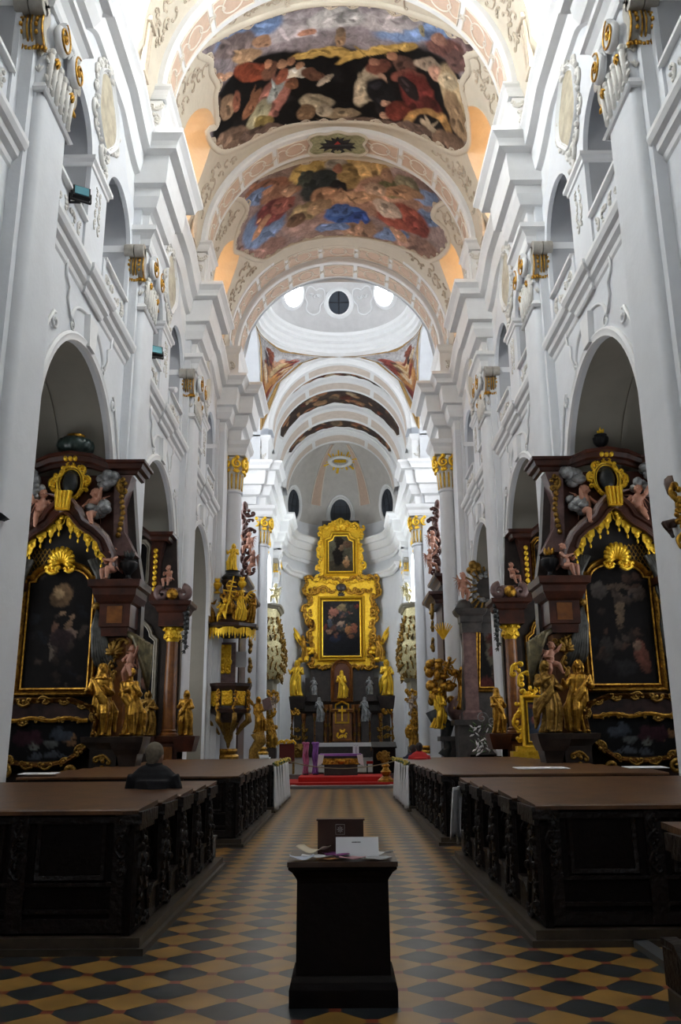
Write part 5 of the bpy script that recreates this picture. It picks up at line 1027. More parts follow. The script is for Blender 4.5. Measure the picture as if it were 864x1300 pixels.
# second pair of side altars ------------------------------------------------
def second_altar(s):
    sd=side[s]; YF=28.5
    K=lambda zx,zy:(lambda p:(p.x,p.z))(at(560+zx/4.483,680+zy/4.483,YF))
    pl=lambda Y:(lambda x,z,d=0:Vector((s*x,Y-d,z)))
    e=empty('side_altar',label='dark side altar with amber columns behind the nearest one on the %s'%sd,cat='altar')
    xo=K(330,0)[0]
    b=MB(); b.prism([pl(29.0)(x,z) for x,z in ((5.45,0),(8.3,0),(8.3,6.6),(7.9,8.6),(5.75,8.6),(5.6,6.4),(5.45,5.2))],(0,-.3,0)); b.build('backing',darkm,parent=e)
    for x in (5.62,):
        xc=(K(375,900)[0]+K(432,900)[0])/2
    for x in (xc,xc+2.6):
        pd=MB(); pd.sweep([(s*x-.36 if s>0 else s*x-.36,28.9),(s*x-.36,27.9),(s*x+.36,27.9),(s*x+.36,28.9)],[(-.1,0),(.1,0),(.1,.3),(0,.42),(0,1.55),(.08,1.62),(.14,1.78),(-.1,1.8)],flip=False); pd.bb(s*x-.36,s*x+.36,27.95,28.9,0,1.78); pd.build('pedestal',redm,parent=e)
        pn=MB(); pn.bb(s*x-.22,s*x+.22,27.84,27.9,.6,1.45); pn.build('amber_panel',brownm,parent=e)
        cl=MB(); cl.lathe([(.3,1.78),(.3,1.86),(.24,1.9),(.26,1.96),(.215,2.0),(.21,3.2),(.185,4.85)],(s*x,28.25,0),24); cl.build('amber_column',brownm,parent=e,smooth=40)
        cl=MB(); cl.bb(s*(x+.28)-.1,s*(x+.28)+.1,28.35,28.6,1.8,4.9); cl.build('rear_pilaster',darkm,parent=e)
        cp=MB(); cp.lathe([(.19,4.82),(.24,4.9),(.22,5.0),(.3,5.3),(0,5.32)],(s*x,28.25,0),20); rd=random.Random(2)
        for j in range(8):
            a=2*PI*j/8; m_=lambda u_,v_,d=0,a=a:Vector((s*x+(.24+d)*math.cos(a)-u_*math.sin(a),28.25+(.24+d)*math.sin(a)+u_*math.cos(a),v_)); acanthus(cp,m_,0,4.9,.24,PI/2,4); cp.ell(m_(0,5.24,.05),(.06,.06,.06))
        cp.build('gilded_capital',goldb,parent=e,smooth=True)
        en=MB(); en.sweep([(s*x-.42,28.9),(s*x-.42,27.85),(s*x+.42,27.85),(s*x+.42,28.9)],[(-.1,5.3),(0,5.3),(.0,5.75),(.06,5.8),(.12,5.95),(.24,6.0),(.26,6.12),(-.1,6.14)],flip=False); en.bb(s*x-.42,s*x+.42,27.88,28.9,5.3,6.1); en.build('entablature',redm,parent=e)
        vs=MB()
        for q in (-1,1): vs.tube([Vector((s*x+q*.34+a,27.95,6.4+b_)) for a,b_ in spiral(0,0,.24,1.2,PI/2,-q)],[.13-.06*i/22 for i in range(23)],7)
        vs.bb(s*x-.25,s*x+.25,27.95,28.5,6.1,6.6); vs.build('volute_crest',mauve,parent=e,smooth=True)
        vg=MB(); vg.ell((s*x,27.85,6.38),(.2,.12,.2)); carve(vg,plane_map(27.85),[(s*x,6.35,0)],.3,rd,.1); vg.build('gilded_boss',gold,parent=e,smooth=True)
    # painting
    xa=K(455,0)[0]+.05; xb=xa+1.75; cx=(xa+xb)/2; zs=4.9; P=[(xa,2.0),(xb,2.0),(xb,zs)]+[(cx+(xb-xa)/2*.8*math.cos(PI*i/12),zs+.15+.55*math.sin(PI*i/12)) for i in range(13)]+[(xa,zs)]
    painted('painting',P,lambda x,z,d=0:pl(28.62)(x,z),.05,(16,13,13),blobs_random(xa,xb,2.1,5.3,30,.2,DP,s+3),parent=e,seed=2,scale=.6)
    fr=MB(); frame2d(fr,P,pl(28.64),fprof(.16,.12)); fr.build('frame',gold if s>0 else mat('grey_gilt_moulding',(.35,.32,.26),.4,.3,noise=.3),parent=e,smooth=40)
    # upper small picture between scrolled pilasters
    U=[(cx-.5,6.95),(cx-.38,6.8),(cx+.38,6.8),(cx+.5,6.95),(cx+.5,8.1),(cx+.38,8.25),(cx-.38,8.25),(cx-.5,8.1)]
    painted('upper_painting',U,lambda x,z,d=0:pl(28.5)(x,z),.05,(18,16,18),blobs_random(cx-.4,cx+.4,6.9,8.2,10,.2,DP,s+7),parent=e,seed=6,scale=.6)
    fr=MB(); frame2d(fr,U,pl(28.55),fprof(.16,.14)); fr.build('upper_frame',gold if s>0 else MT['grey_gilt_moulding'],parent=e,smooth=40)
    for q in (-1,1):
        c=MB(); c.prism([pl(28.6)(cx+q*x,z) for x,z in ((.72,6.2),(1.1,6.2),(.98,6.9),(1.0,7.6),(1.15,8.3),(.72,8.3))],(0,-.4,0)); c.build('upper_pilaster',redm,parent=e); gl=MB()
        for j in range(8): gl.ell(pl(28.15)(cx+q*.88,6.6+.19*j,0),(.08,.06,.09),None,6,8)
        gl.build('gilded_husks',goldb,parent=e,smooth=True)
    tc=MB(); tc.sweep([(s*cx-1.25,28.8,0),(s*cx-1.25,28.1,0),(s*cx-.7,28.1,0),(s*cx-.3,28.1,.32),(s*cx+.3,28.1,.32),(s*cx+.7,28.1,0),(s*cx+1.25,28.1,0),(s*cx+1.25,28.8,0)],[(0,0),(.08,.03),(.12,.14),(.24,.18),(.26,.28),(0,.3)],flip=False,z0=8.25); tc.build('upper_cornice',redm,parent=e)
    # hanging garland on the nave side
    g=MB(); rd=random.Random(3); xg=xc-.5
    for j in range(9): g.ell((s*(xg),27.9,5.9-.16*j),(.10-.006*j,.1,.11),None,6,8); acanthus(g,plane_map(27.85),s*xg,5.8-.16*j,.16,-PI/2+rd.uniform(-1,1),3)
    g.build('garland',blackst,parent=e,smooth=True)
    z0=1.8
    fig('nun' if s>0 else 'saint_a','saint_statue',gold,(s*(xc-.62),27.9,z0),1.42,s*.3,'gilded mantled statue on the nave side of the second %s altar'%sd)
    fig('twist' if s>0 else 'saint_b','saint_statue',goldd,(s*(xc+.62),27.95,z0),1.42,-s*.3,'small gilded saint between column and painting of the second %s altar'%sd)
    br=MB(); br.sweep([(s*(xc-.62)-.3,28.5),(s*(xc-.62)-.3,27.65),(s*(xc-.62)+.3,27.65),(s*(xc-.62)+.3,28.5)],[(-.1,1.3),(-.05,1.3),(0,1.5),(.05,1.7),(.06,1.78),(-.1,1.8)],flip=False); br.bb(s*(xc-.62)-.3,s*(xc-.62)+.3,27.66,28.5,1.6,1.79); br.build('statue_bracket',redm,parent=e); br=MB(); br.bb(s*(xc+.62)-.3,s*(xc+.62)+.3,27.66,28.5,1.4,1.79); br.build('statue_bracket',redm,parent=e)
    o=fig('cherub_c','cherub',flesh,(s*(xc+.15),28.0,6.55),.85,s*.5,'pink cherub reclining on the pediment of the second %s altar'%sd,'cherub')
    b=MB(); b.bb(s*5.9,s*7.9,27.9,28.7,0,1.5); b.build('altar_table',darkm,parent=e)
second_altar(-1); second_altar(1)
# gilded framed reliquary picture left of the nearest right altar
e=empty('gilded_picture_stand',label='low gilded scrolled frame with a small picture, left of the nearest right altar',cat='picture frame')
pm=plane_map(26.6); c0=at(690,935,26.6); cx,cz=c0.x,2.1
painted('picture',[(cx-.45,cz-.55),(cx+.45,cz-.55),(cx+.45,cz+.6),(cx-.45,cz+.6)],lambda x,z,d=0:pm(x,z),.05,(60,70,90),blobs_random(cx-.4,cx+.4,cz-.5,cz+.5,10,.2,[(150,80,70),(90,110,140),(180,140,110)],3),parent=e)
m_=MB(); frame2d(m_,[(cx-.45,cz-.55),(cx+.45,cz-.55),(cx+.45,cz+.6),(cx-.45,cz+.6)],pm,fprof(.22,.16)); m_.bb(cx-1.0,cx+.9,26.4,26.9,.85,1.25); m_.bb(cx-.85,cx+.8,26.45,26.8,1.25,1.4); m_.build('gilded_frame',goldb,parent=e,smooth=40)
m_=MB(); rd=random.Random(4); carve(m_,pm,[(cx-.75,cz+z,PI/2) for z in (-.4,0,.4)]+[(cx+.75,cz+z,PI/2) for z in (-.4,0,.4)]+[(cx+x,cz+.95,0) for x in (-.4,0,.4)]+[(cx-.5,cz+1.3,1.2),(cx-.7,cz+1.6,1)],.42,rd,.12); m_.build('scrolls',goldb,parent=e,smooth=True)
m_=MB(); m_.bb(cx-1.1,cx+1.0,26.35,27.0,0,.85); m_.build('plinth',darkm,parent=e)
# third right altar, with a rayed monstrance ring above
e=empty('side_altar',label='grey-black side altar with a ring of gilded rays in its gable, third on the right',cat='altar')
K=lambda zx,zy:(lambda p:(p.x,p.z))(at(560+zx/4.483,680+zy/4.483,36.9)); pl=plane_map(37.0)
slate=mat('slate_marble',(.075,.065,.06),.35,col2=(.03,.028,.028),nscale=3)
b=MB(); b.prism([(x,37.3,z) for x,z in [K(120,1060),K(125,640),K(110,560),K(105,450),K(150,425),K(180,380),K(185,180),K(280,160),(8.4,K(280,160)[1]),(8.4,1.5)]],(0,-.3,0)); b.build('backing',slate,parent=e)
x0=K(62,440)[0]; zc=K(62,440)[1]; m_=MB(); m_.sweep([(x0+.35,37.2),(x0+.35,36.5),(x0+1.15,36.5),(x0+1.2,36.75),(8.4,36.75)],[(-.05,-.9),(0,-.9),(.02,-.5),(.08,-.45),(.1,-.2),(.22,-.12),(.3,0),(.32,.1),(-.05,.12)],flip=False,z0=zc); m_.build('entablature',slate,parent=e)
m_=MB(); xp=K(130,700)[0]; zp=K(130,1050)[1]; m_.bb(xp-.05,xp+.5,36.6,37.0,zp,zc-.85); m_.sweep([(xp-.1,37.0),(xp-.1,36.5),(xp+.55,36.5),(xp+.55,37.0)],[(-.05,0),(.08,0),(.06,.3),(0,.4),(-.05,.4)],flip=False,z0=zp); m_.build('pilaster',mauve,parent=e)
m_=MB(); m_.bb(xp-.5,xp+1.0,36.2,37.2,0,zp-.1); m_.bb(xp-.65,xp+1.1,36.1,37.2,zp-.22,zp); m_.build('pedestal',slate,parent=e)
P=[K(*q) for q in ((222,860),(222,530),(235,500),(262,490),(290,490))]; P+=[(8.1,P[-1][1]),(8.1,P[0][1])]
painted('painting',P,lambda x,z,d=0:Vector((x,36.95,z)),.06,(24,22,20),[(6.6,5.5,.35,.9,0,(90,84,70)),(6.5,6.3,.2,.2,0,(140,120,90))]+blobs_random(5.9,7.6,2.8,7,24,.3,DP,9),parent=e,seed=7,scale=.8)
m_=MB(); frame2d(m_,P,pl,fprof(.24,.16)); m_.build('gilded_frame',gold,parent=e,smooth=40)
m_=MB(); cx,cz=K(262,300); n=26
for i in range(n):
    a=2*PI*i/n; l=1.05+.25*(i%2); m_.prism([(cx+.5*math.cos(a-.08),36.9,cz+.5*math.sin(a-.08)),(cx+l*math.cos(a-.03),36.9,cz+l*math.sin(a-.03)),(cx+l*math.cos(a+.03),36.9,cz+l*math.sin(a+.03)),(cx+.5*math.cos(a+.08),36.9,cz+.5*math.sin(a+.08))],(0,-.05,0))
m_.build('gilded_rays',goldd,parent=e)
m_=MB(); clouds(m_,[(cx+.62*math.cos(2*PI*i/12),36.85,cz+.62*math.sin(2*PI*i/12)) for i in range(12)],.16,2); m_.build('cloud_ring',silver,parent=e,smooth=True)
x,z=K(122,372); b=MB(); b.ell((x,36.7,z-.35),(.4,.3,.4)); b.build('globe_base',slate,parent=e,smooth=True)
fig('cherub_a','cherub',flesh,(x,36.6,z-.1),1.35,.3,'winged cherub standing on the left cornice of the rayed altar, third on the right','cherub')
x,z=K(185,190); m_=MB(); clouds(m_,[(x,36.7,z)],.35,3); tag(m_.build('gilded_finial',goldd,smooth=True),'gilded cloud finial at the top corner of the rayed third right altar','ornament')
mahog=mat('dark_pulpit_marble',(.055,.025,.02),.3,col2=(.025,.014,.012),nscale=3)
# ================================================================== PULPIT
e=empty('pulpit',label='dark marble pulpit with gilded relief panels and lambrequined canopy on the left crossing column',cat='pulpit')
PX,PY=-5.0,38.25
def octa(r_,n=8,a0=PI/8): return [(PX+r_*math.cos(a0+2*PI*i/n),PY+r_*math.sin(a0+2*PI*i/n)) for i in range(n)]
m_=MB(); m_.lathe([(0,2.35),(.5,2.4),(.72,2.75),(.95,2.82),(1.0,2.95),(.86,3.0),(.84,3.1),(.84,3.75),(.9,3.82),(1.02,3.95),(1.04,4.08),(.8,4.1),(.8,3.0),(0,2.9)],(PX,PY,0),8,a0=PI/8,a1=PI/8+2*PI); m_.build('basket',mahog,parent=e)
m_=MB(); m_.lathe([(0,1.3),(.06,1.35),(.1,1.55),(.2,1.75),(.22,2.0),(.36,2.2),(.5,2.4),(0,2.45)],(PX,PY,0),16); m_.build('pendant',goldd,parent=e,smooth=40)
rd=random.Random(12)
for i in range(8):
    a=2*PI*i/8+PI/4-PI/4; 
    if math.sin(a)>.5: continue
    mp_=lambda u_,v_,d=0,a=a:Vector((PX+(.80+d)*math.cos(a)-u_*math.sin(a),PY+(.80+d)*math.sin(a)+u_*math.cos(a),v_))
    g=MB(); g.prism([mp_(-.24,3.12,-.02),mp_(.24,3.12,-.02),mp_(.24,3.74,-.02),mp_(-.24,3.74,-.02)],(.04*math.cos(a),.04*math.sin(a),0)); carve(g,lambda u_,v_,d=0:mp_(u_,v_,d+.02),[(u_,v_,rd.uniform(0,3)) for u_ in (-.14,0,.14) for v_ in (3.25,3.43,3.62)],.2,rd,.14); g.build('gilded_relief_panel',goldb,parent=e,smooth=True)
    g=MB(); a2=a+PI/8; mq=lambda u_,v_,d=0,a=a2:Vector((PX+(.9+d)*math.cos(a)-u_*math.sin(a),PY+(.9+d)*math.sin(a)+u_*math.cos(a),v_)); carve(g,mq,[(0,3.65,PI/2),(0,3.3,PI/2),(0,3.0,PI/2)],.26,rd,.16); g.build('corner_scroll',gold,parent=e,smooth=True)
    g=MB(); g.tube([mq(0,2.8,0),mq(0,2.5,.05),mq(0,2.25,-.25),mq(0,1.9,-.5)],[.1,.12,.09,.05],7); g.build('bracket_scroll',goldd,parent=e,smooth=True)
# stair parapet descending to the left
m_=MB(); m_.prism([(PX-.75,38.6,z) for z in ()] or [(-5.75,38.2,3.0),(-5.75,38.2,4.05),(-7.3,38.2,2.6),(-7.3,38.2,1.4)],(0,.12,0)); m_.build('stair_parapet',mahog,parent=e)
m_=MB(); m_.prism([(-5.85,38.17,3.2),(-5.85,38.17,3.8),(-7.1,38.17,2.6),(-7.1,38.17,1.8)],(0,.05,0)); carve(m_,plane_map(38.15),[(-6.1,3.3,-.7),(-6.4,3.0,-.7),(-6.7,2.7,-.7)],.35,rd,.14); m_.build('stair_relief',goldd,parent=e,smooth=True)
# back board
m_=MB(); m_.bb(PX-.55,PX+.15,38.9,39.1,4.1,6.0); m_.build('back_board',mauve,parent=e)
m_=MB(); carve(m_,plane_map(38.88),[(PX-.3+x,z,PI/2) for x in (-.12,.12) for z in (4.8,5.1,5.4,5.7)],.3,rd,.16); m_.bb(PX-.5,PX-.05,38.84,38.9,4.6,5.9); m_.build('gilded_back_relief',goldb,parent=e,smooth=True)
# canopy
m_=MB(); m_.lathe([(0,6.4),(1.05,6.4),(1.15,6.5),(1.28,6.55),(1.3,6.68),(1.1,6.72),(.95,6.8),(.75,7.1),(.5,7.8),(.42,8.5),(.5,8.62),(.52,8.75),(0,8.8)],(PX,PY,0),8,a0=PI/8,a1=PI/8+2*PI); m_.build('canopy',mahog,parent=e)
m_=MB(); m_.lathe([(0,8.75),(.45,8.78),(.5,8.9),(.42,9.0),(.32,9.05),(.3,9.15),(.34,9.2),(0,9.22)],(PX,PY,0),20); m_.build('canopy_pedestal',iron,parent=e,smooth=40)
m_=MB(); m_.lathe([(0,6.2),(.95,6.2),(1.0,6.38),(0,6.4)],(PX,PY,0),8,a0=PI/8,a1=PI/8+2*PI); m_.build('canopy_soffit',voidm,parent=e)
for i in range(26):
    a=PI+PI*1.0*(i+.5)/26; r_=1.12/max(math.cos(((a-0)%(PI/4))-PI/8),.5)*math.cos(PI/8)
    t=MB(); mq=lambda u_,v_,d=0,a=a:Vector((PX+(r_+d)*math.cos(a)-u_*math.sin(a),PY+(r_+d)*math.sin(a)+u_*math.cos(a),v_)); L=.36+.1*(i%2); t.prism([mq(u_,6.5+v_) for u_,v_ in ((-.06,0),(.06,0),(.06,-L*.6),(0,-L),(-.06,-L*.6))],(.03*math.cos(a),.03*math.sin(a),0)); t.ell(mq(0,6.5-L,0),(.03,.03,.05),None,5,6); t.build('canopy_lappet',goldb,parent=e)
g=MB(); carve(g,plane_map(37.5),[(PX+x,z,rd.uniform(0,3)) for x,z in ((-.35,7.0),(.35,7.0),(0,7.4),(-.2,7.9),(.2,7.9),(0,8.4))],.4,rd,.16); g.build('canopy_scrolls',gold,parent=e,smooth=True)
fig('bishop','saint_statue',goldb,(PX,PY,9.2),1.3,.2,'gilded bishop saint with a staff crowning the pulpit canopy')
for i,(k,x,y,z,h,rz,w_) in enumerate((('angel',-.85,-.55,6.75,1.15,.5,'far left'),('cherub_b',-.35,-.95,6.72,1.1,0,'lower left of centre, holding a staff'),('raised',.0,-.75,7.1,1.15,.1,'in the middle below the cross'),('angel',.45,-.75,6.8,1.35,-.3,'right of centre'),('saint_b',.9,-.4,6.75,1.35,-.6,'far right'))):
    fig(k,'canopy_figure',goldb if i%2 else gold,(PX+x,PY+y,z),h,rz,'gilded figure on the pulpit canopy, %s'%w_,tilt=(0,(-.15,.1,0,.1,.15)[i]))
for x,z,w_ in ((-.62,8.1,'left'),(.5,8.15,'right')): urn('gilded_flaming_urn',(PX+x,37.8,z),.75,goldb,goldb,'gilded flaming urn on the upper tier of the pulpit canopy, %s'%w_)
c=empty('papal_cross',label='gilded triple cross leaning in front of the pulpit canopy',cat='cross'); m_=MB(); m_.tube([(PX-.15,37.2,7.0),(PX+.2,37.15,8.75)],.035,6); m_.build('shaft',goldb,parent=c)
for z,w_ in ((8.5,.16),(8.3,.24),(8.08,.3)):
    m_=MB(); x=PX+.2-.35*(8.75-z)/1.75; m_.tube([(x-w_,37.15,z+.04),(x+w_,37.15,z-.04)],.03,6); m_.build('cross_bar',goldb,parent=c)
c=empty('moses_statue',label='gilded and dark figure group holding tablets against the pulpit, lower right',cat='statue'); o=fig('raised','figure',gold,(PX+1.35,37.9,1.95),1.55,-.5,parent=c); m_=MB(); m_.prism([(PX+1.6,37.7,2.85),(PX+1.95,37.7,3.0),(PX+1.85,37.7,3.5),(PX+1.5,37.7,3.35)],(0,.08,0)); m_.build('tablet',mauve,parent=c); m_=MB(); m_.tube([(PX+1.3,37.9,1.98),(PX+1.45,37.9,1.6),(PX+1.15,37.9,1.2),(PX+1.2,37.9,.8),(PX+1.2,37.9,.35)],[.3,.28,.2,.26,.3],10); m_.build('scrolled_foot',goldd,parent=c,smooth=True)
m_=MB(); m_.bb(PX+.05,PX+.62,39.14,39.2,4.9,5.6); tag(m_.build('notice_plaque',mat('grey_plaque',(.45,.46,.48),.6)),'pale rectangular plaque on the wall behind the pulpit','plaque')
fig('cherub_a','cherub',gold,(PX-1.35,38.1,5.1),1.2,.3,'gilded winged cherub left of the pulpit back board, under the canopy','cherub')
# sculpture group on the right crossing column ----------------------------------------------
e=empty('baptism_group',label='large gilded sculpture group with angels and scrolled dark base by the right crossing column',cat='sculpture')
q_=lambda x,y:at(x,y,38.0)
m_=MB(); p=q_(588,900); m_.ell((p.x,38.2,p.z),(.75,.6,.62)); p=q_(590,915); m_.tube([(p.x+a,37.7,p.z+b_) for a,b_ in spiral(0,.1,.3,1.3,0,1)],.1,8); m_.build('scrolled_base',mauve,parent=e,smooth=True)
m_=MB(); p=q_(562,930); m_.tube([Vector((p.x-.35,38,2.9)),Vector((p.x-.1,38,2.3)),Vector((p.x+.25,38,2.2)),Vector((p.x+.1,38,1.7)),Vector((p.x+.25,38,1.3)),Vector((p.x,38,.9))],[.42,.36,.3,.24,.22,.3],10); m_.build('console',blackst,parent=e,smooth=True)
m_=MB(); p=q_(588,935); m_.bb(p.x-.9,p.x+.9,37.8,38.8,0,1.55); m_.bb(p.x-1.05,p.x+1.05,37.7,38.8,1.55,1.75); m_.build('pedestal',slate,parent=e)
m_=MB(); g=random.Random(9)
for _ in range(26): m_.ell((q_(558,865).x+g.uniform(-.5,.6),38+g.uniform(-.3,.2),q_(558,865).z+g.uniform(-.9,.9)),(g.uniform(.14,.3),.2,g.uniform(.12,.26)),None,7,9)
m_.build('gilded_clouds',gold,parent=e,smooth=True)
for (k,x,y,h,rz,m2,nm) in (('angel',583,902,1.9,.6,gold,'angel'),('raised',553,925,1.75,-.4,goldb,'drapery_figure'),('cherub_b',565,862,1.0,.2,gold,'cherub_figure'),('twist',556,880,1.3,.2,goldd,'leaning_figure')):
    p=q_(x,y); fig(k,nm,m2,(p.x,37.8,p.z),h,rz,parent=e,tilt=(0,.15))
m_=MB(); p=q_(562,800); 
for a in range(-4,5): m_.tube([(p.x+.0,38,p.z-.4),(p.x+.5*math.sin(a*.25),38,p.z+.35*math.cos(a*.25))],[.05,.02],5)
m_.build('gilded_rays',goldb,parent=e)
# altars facing into the crossing, seen edge-on, with dark figures above
for s in (-1,1):
    sd=side[s]; e=empty('crossing_altar',label='red-brown altar seen edge-on between the columns of the crossing on the %s'%sd,cat='altar')
    m_=MB(); m_.bb(s*5.35,s*6.2,44.6,47.4,0,9.0); m_.build('body',redm,parent=e)
    for z,w_ in ((9.0,0),(10.0,-.35)):
        m_=MB(); m_.sweep([(s*6.2,44.4-w_*.6),(s*(5.0-w_),44.4-w_*.6),(s*(5.0-w_),47.6),(s*6.2,47.6)],[(-.1,-.4),(0,-.4),(.05,-.2),(.12,-.15),(.25,0),(.36,.05),(.38,.2),(-.1,.22)],flip=(s>0),z0=z); m_.bb(s*(5.0-w_),s*6.2,44.4-w_*.6,47.6,z-.35,z+.2); m_.build('entablature',redm,parent=e)
    m_=MB(); rd=random.Random(3+s)
    for j in range(10): m_.ell((s*(5.4+rd.uniform(-.12,.1)),46+rd.uniform(-.4,.2),10.6+j*.42),(.17,.5,.3),None,8,10)
    carve(m_,plane_map(45.3),[(s*(5.1+rd.uniform(-.15,.15)),10.6+.55*j,rd.uniform(0,3)) for j in range(7)],.5,rd,.13)
    m_.build('dark_scroll_crest',mat('dark_red_carving',(.10,.03,.02),.4,noise=.5),parent=e,smooth=True)
    m_=MB(); carve(m_,wall_map(s*4.95,s),[(45.3,z,PI/2) for z in (4.5,5.5,6.5,7.5,8.3)],.6,rd,.14); m_.build('gilded_side_scrolls',goldd,parent=e,smooth=True)
    fig('cherub_b','cherub',flesh,(s*4.75,44.6,10.25),1.35,s*.9,'pink cherub leaning over the cornice of the edge-on %s crossing altar'%sd,'cherub',tilt=(.15,s*-.2))
    fig('cherub_a','cherub',flesh,(s*5.05,45.2,11.4),1.4,s*.4,'pink cherub higher on the crest of the edge-on %s crossing altar'%sd,'cherub')
    # gilded organ-like oratories in the chancel
    e=empty('gilded_oratory',label='bowed gilded latticework oratory balcony in the chancel, %s side'%sd,cat='balcony')
    m_=MB(); pth=[(5.2,57.6),(4.75,57.9),(4.25,58.4),(4.2,59.2),(4.2,61.2),(4.25,62.0),(4.75,62.5),(5.2,62.8)]
    prf=[(-.3,0),(.05,.1),(.25,.5),(.42,1.3),(.38,2.2),(.15,3.2),(.02,4.2),(0,4.9),(-.3,4.95)]
    m_.sweep([(s*(x+.28),y) for x,y in pth],prf,flip=(s>0),z0=5.6); m_.build('lattice_front',palegold,parent=e,smooth=40)
    l_=MB(); g2=random.Random(4)
    for j in range(12):
        for k in range(7):
            t=j/11*6.99; i=int(t); f_=t-i; i=min(i,6); x=pth[i][0]*(1-f_)+pth[i+1][0]*f_; y=pth[i][1]*(1-f_)+pth[i+1][1]*f_; o=[.12,.33,.42,.40,.3,.16,.06][k]; z=5.9+k*.62
            
            for _ in range(3): l_.tube([(s*(x+.26-o),y-.25*o*(1 if y<60 else -1)+g2.uniform(-.25,.25),z+g2.uniform(-.3,.3)),(s*(x+.14-o),y-.25*o*(1 if y<60 else -1)+g2.uniform(-.3,.3),z+g2.uniform(-.3,.3)),(s*(x+.24-o),y+g2.uniform(-.3,.3),z+g2.uniform(-.3,.3))],[.05,.06,.02],5)
    l_.build('gilded_lattice_leaves',goldd,parent=e,smooth=True)
    m_=MB(); m_.sweep([(s*(x+.18),y) for x,y in pth],[(-.3,0),(0,0),(.1,.15),(.2,.2),(.22,.32),(-.3,.35)],flip=(s>0),z0=10.5); m_.bb(s*5.25,s*4.7,58.2,62.2,4.6,5.7); m_.build('cornice',mat('greenish_grey_wood',(.22,.20,.15),.5,noise=.2),parent=e)
    fig('cherub_a','cherub',palegold,(s*4.6,58.6,10.85),1.5,s*.5,'pale gilded cherub on top of the %s chancel oratory'%sd,'cherub')
    e=empty('gilded_choir_sculpture',label='twisting gilded foliage and figures rising below the %s chancel oratory'%sd,cat='sculpture')
    m_=MB(); g=random.Random(5)
    m_.tube([(s*4.75,57,.6),(s*4.6,56.9,2),(s*4.9,57,3.2),(s*4.6,57,4.4)],[.3,.34,.3,.2],10); carve(m_,plane_map(56.7),[(s*(4.7+g.uniform(-.3,.3)),.9+.42*j,g.uniform(0,3)) for j in range(10)],.65,g,.15); m_.build('gilded_foliage',gold,parent=e,smooth=True)
    for z,k,h in ((1.2,'twist',1.7),(3.3,'cherub_b',1.2)): fig(k,'figure',gold if z<2 else mat('bronzed_silver',(.4,.3,.22),.4,.4,noise=.4),(s*4.55,56.5,z),h,s*.5,parent=e)
    m_=MB(); m_.bb(s*4.3,s*5.25,56.4,57.6,0,1.2); m_.build('pedestal',darkm,parent=e)
# ================================================================== HIGH ALTAR
YA=70.4
M1=lambda zx,zy:(lambda p:(p.x-.02,p.z))(at(350+zx/5.08,650+zy/5.08,YA))
M2=lambda zx,zy:(lambda p:(p.x-.02,p.z))(at(340+zx/4.547,840+zy/4.547,YA))
zz=lambda y:at(433,y,YA).z
pa=plane_map(YA)
def sym(L): return L+[(-x,z) for x,z in L[::-1]]
hw=lambda zx:abs(M1(zx,500)[0]-M1(425,500)[0])
def zy1(v): return zz(650+v/5.08)
def zy2(v): return zz(840+v/4.547)
# upper picture frame
e=empty('upper_altar_frame',label='bright gilded crested frame with a picture of a robed monk, top of the high altar',cat='picture frame')
U=[(0,zy1(60)),(hw(375)+.1,zy1(75)),(1.15,zy1(110)),(hw(300)+.25,zy1(105)),(hw(285),zy1(150)),(hw(300),zy1(190)),(hw(282),zy1(250)),(hw(298),zy1(310)),(hw(275),zy1(360)),(hw(300),zy1(400)),(hw(255),zy1(440)),(0,zy1(470))]
rt=[(x,z) for x,z in U]; poly=rt+[(-x,z) for x,z in rt[::-1][1:-1]]
w=hw(347); z0,z1=zy1(383),zy1(158); pic=[(-w,z0),(w,z0),(w,z1-.5),(w-.35,z1-.35),(w-.5,z1),(-w+.5,z1),(-w+.35,z1-.35),(-w,z1-.5)]
m_=MB(); m_.prism([pa(x,z) for x,z in poly],(0,.35,0)); m_.build('gilded_board',goldb,parent=e)
painted('picture',pic,lambda x,z,d=0:pa(x,z,.06),.06,(78,74,56),[(0,z0+.5,1.2,.5,0,(60,50,34)),(-.25,z0+1.6,.45,1.2,0,(26,20,16)),(-.1,z0+2.6,.35,.5,.3,(40,32,26)),(.05,z1-1.0,.22,.26,0,(120,92,66)),(.45,z0+.7,.3,.4,0,(150,104,56)),(.5,z0+1.1,.16,.2,0,(170,130,90)),(.6,z1-.7,.4,.3,0,(96,70,50)),(-.7,z1-.8,.3,.5,0,(96,92,72))],parent=e,seed=2,warp=.03,scale=.9)
m_=MB(); frame2d(m_,pic,plane_map(YA-.02),fprof(.42,.30)); m_.build('inner_moulding',goldb,parent=e,smooth=40)
m_=MB(); rd=random.Random(5); inner=[(x*.93,zz(750)+(z-zz(750))*.99) for x,z in poly]; carve(m_,plane_map(YA-.05),[(x,z,a) for x,z,a in along(poly,.55,True)],.55,rd,.14); carve(m_,plane_map(YA-.12),[(x,zy1(85)+.1*math.cos(x*3),0) for x in (-1.2,-.6,0,.6,1.2)],.6,rd,.16); acanthus(m_,plane_map(YA-.2),0,zy1(110),.9,PI/2,9); m_.build('gilded_carving',goldb,parent=e,smooth=True)
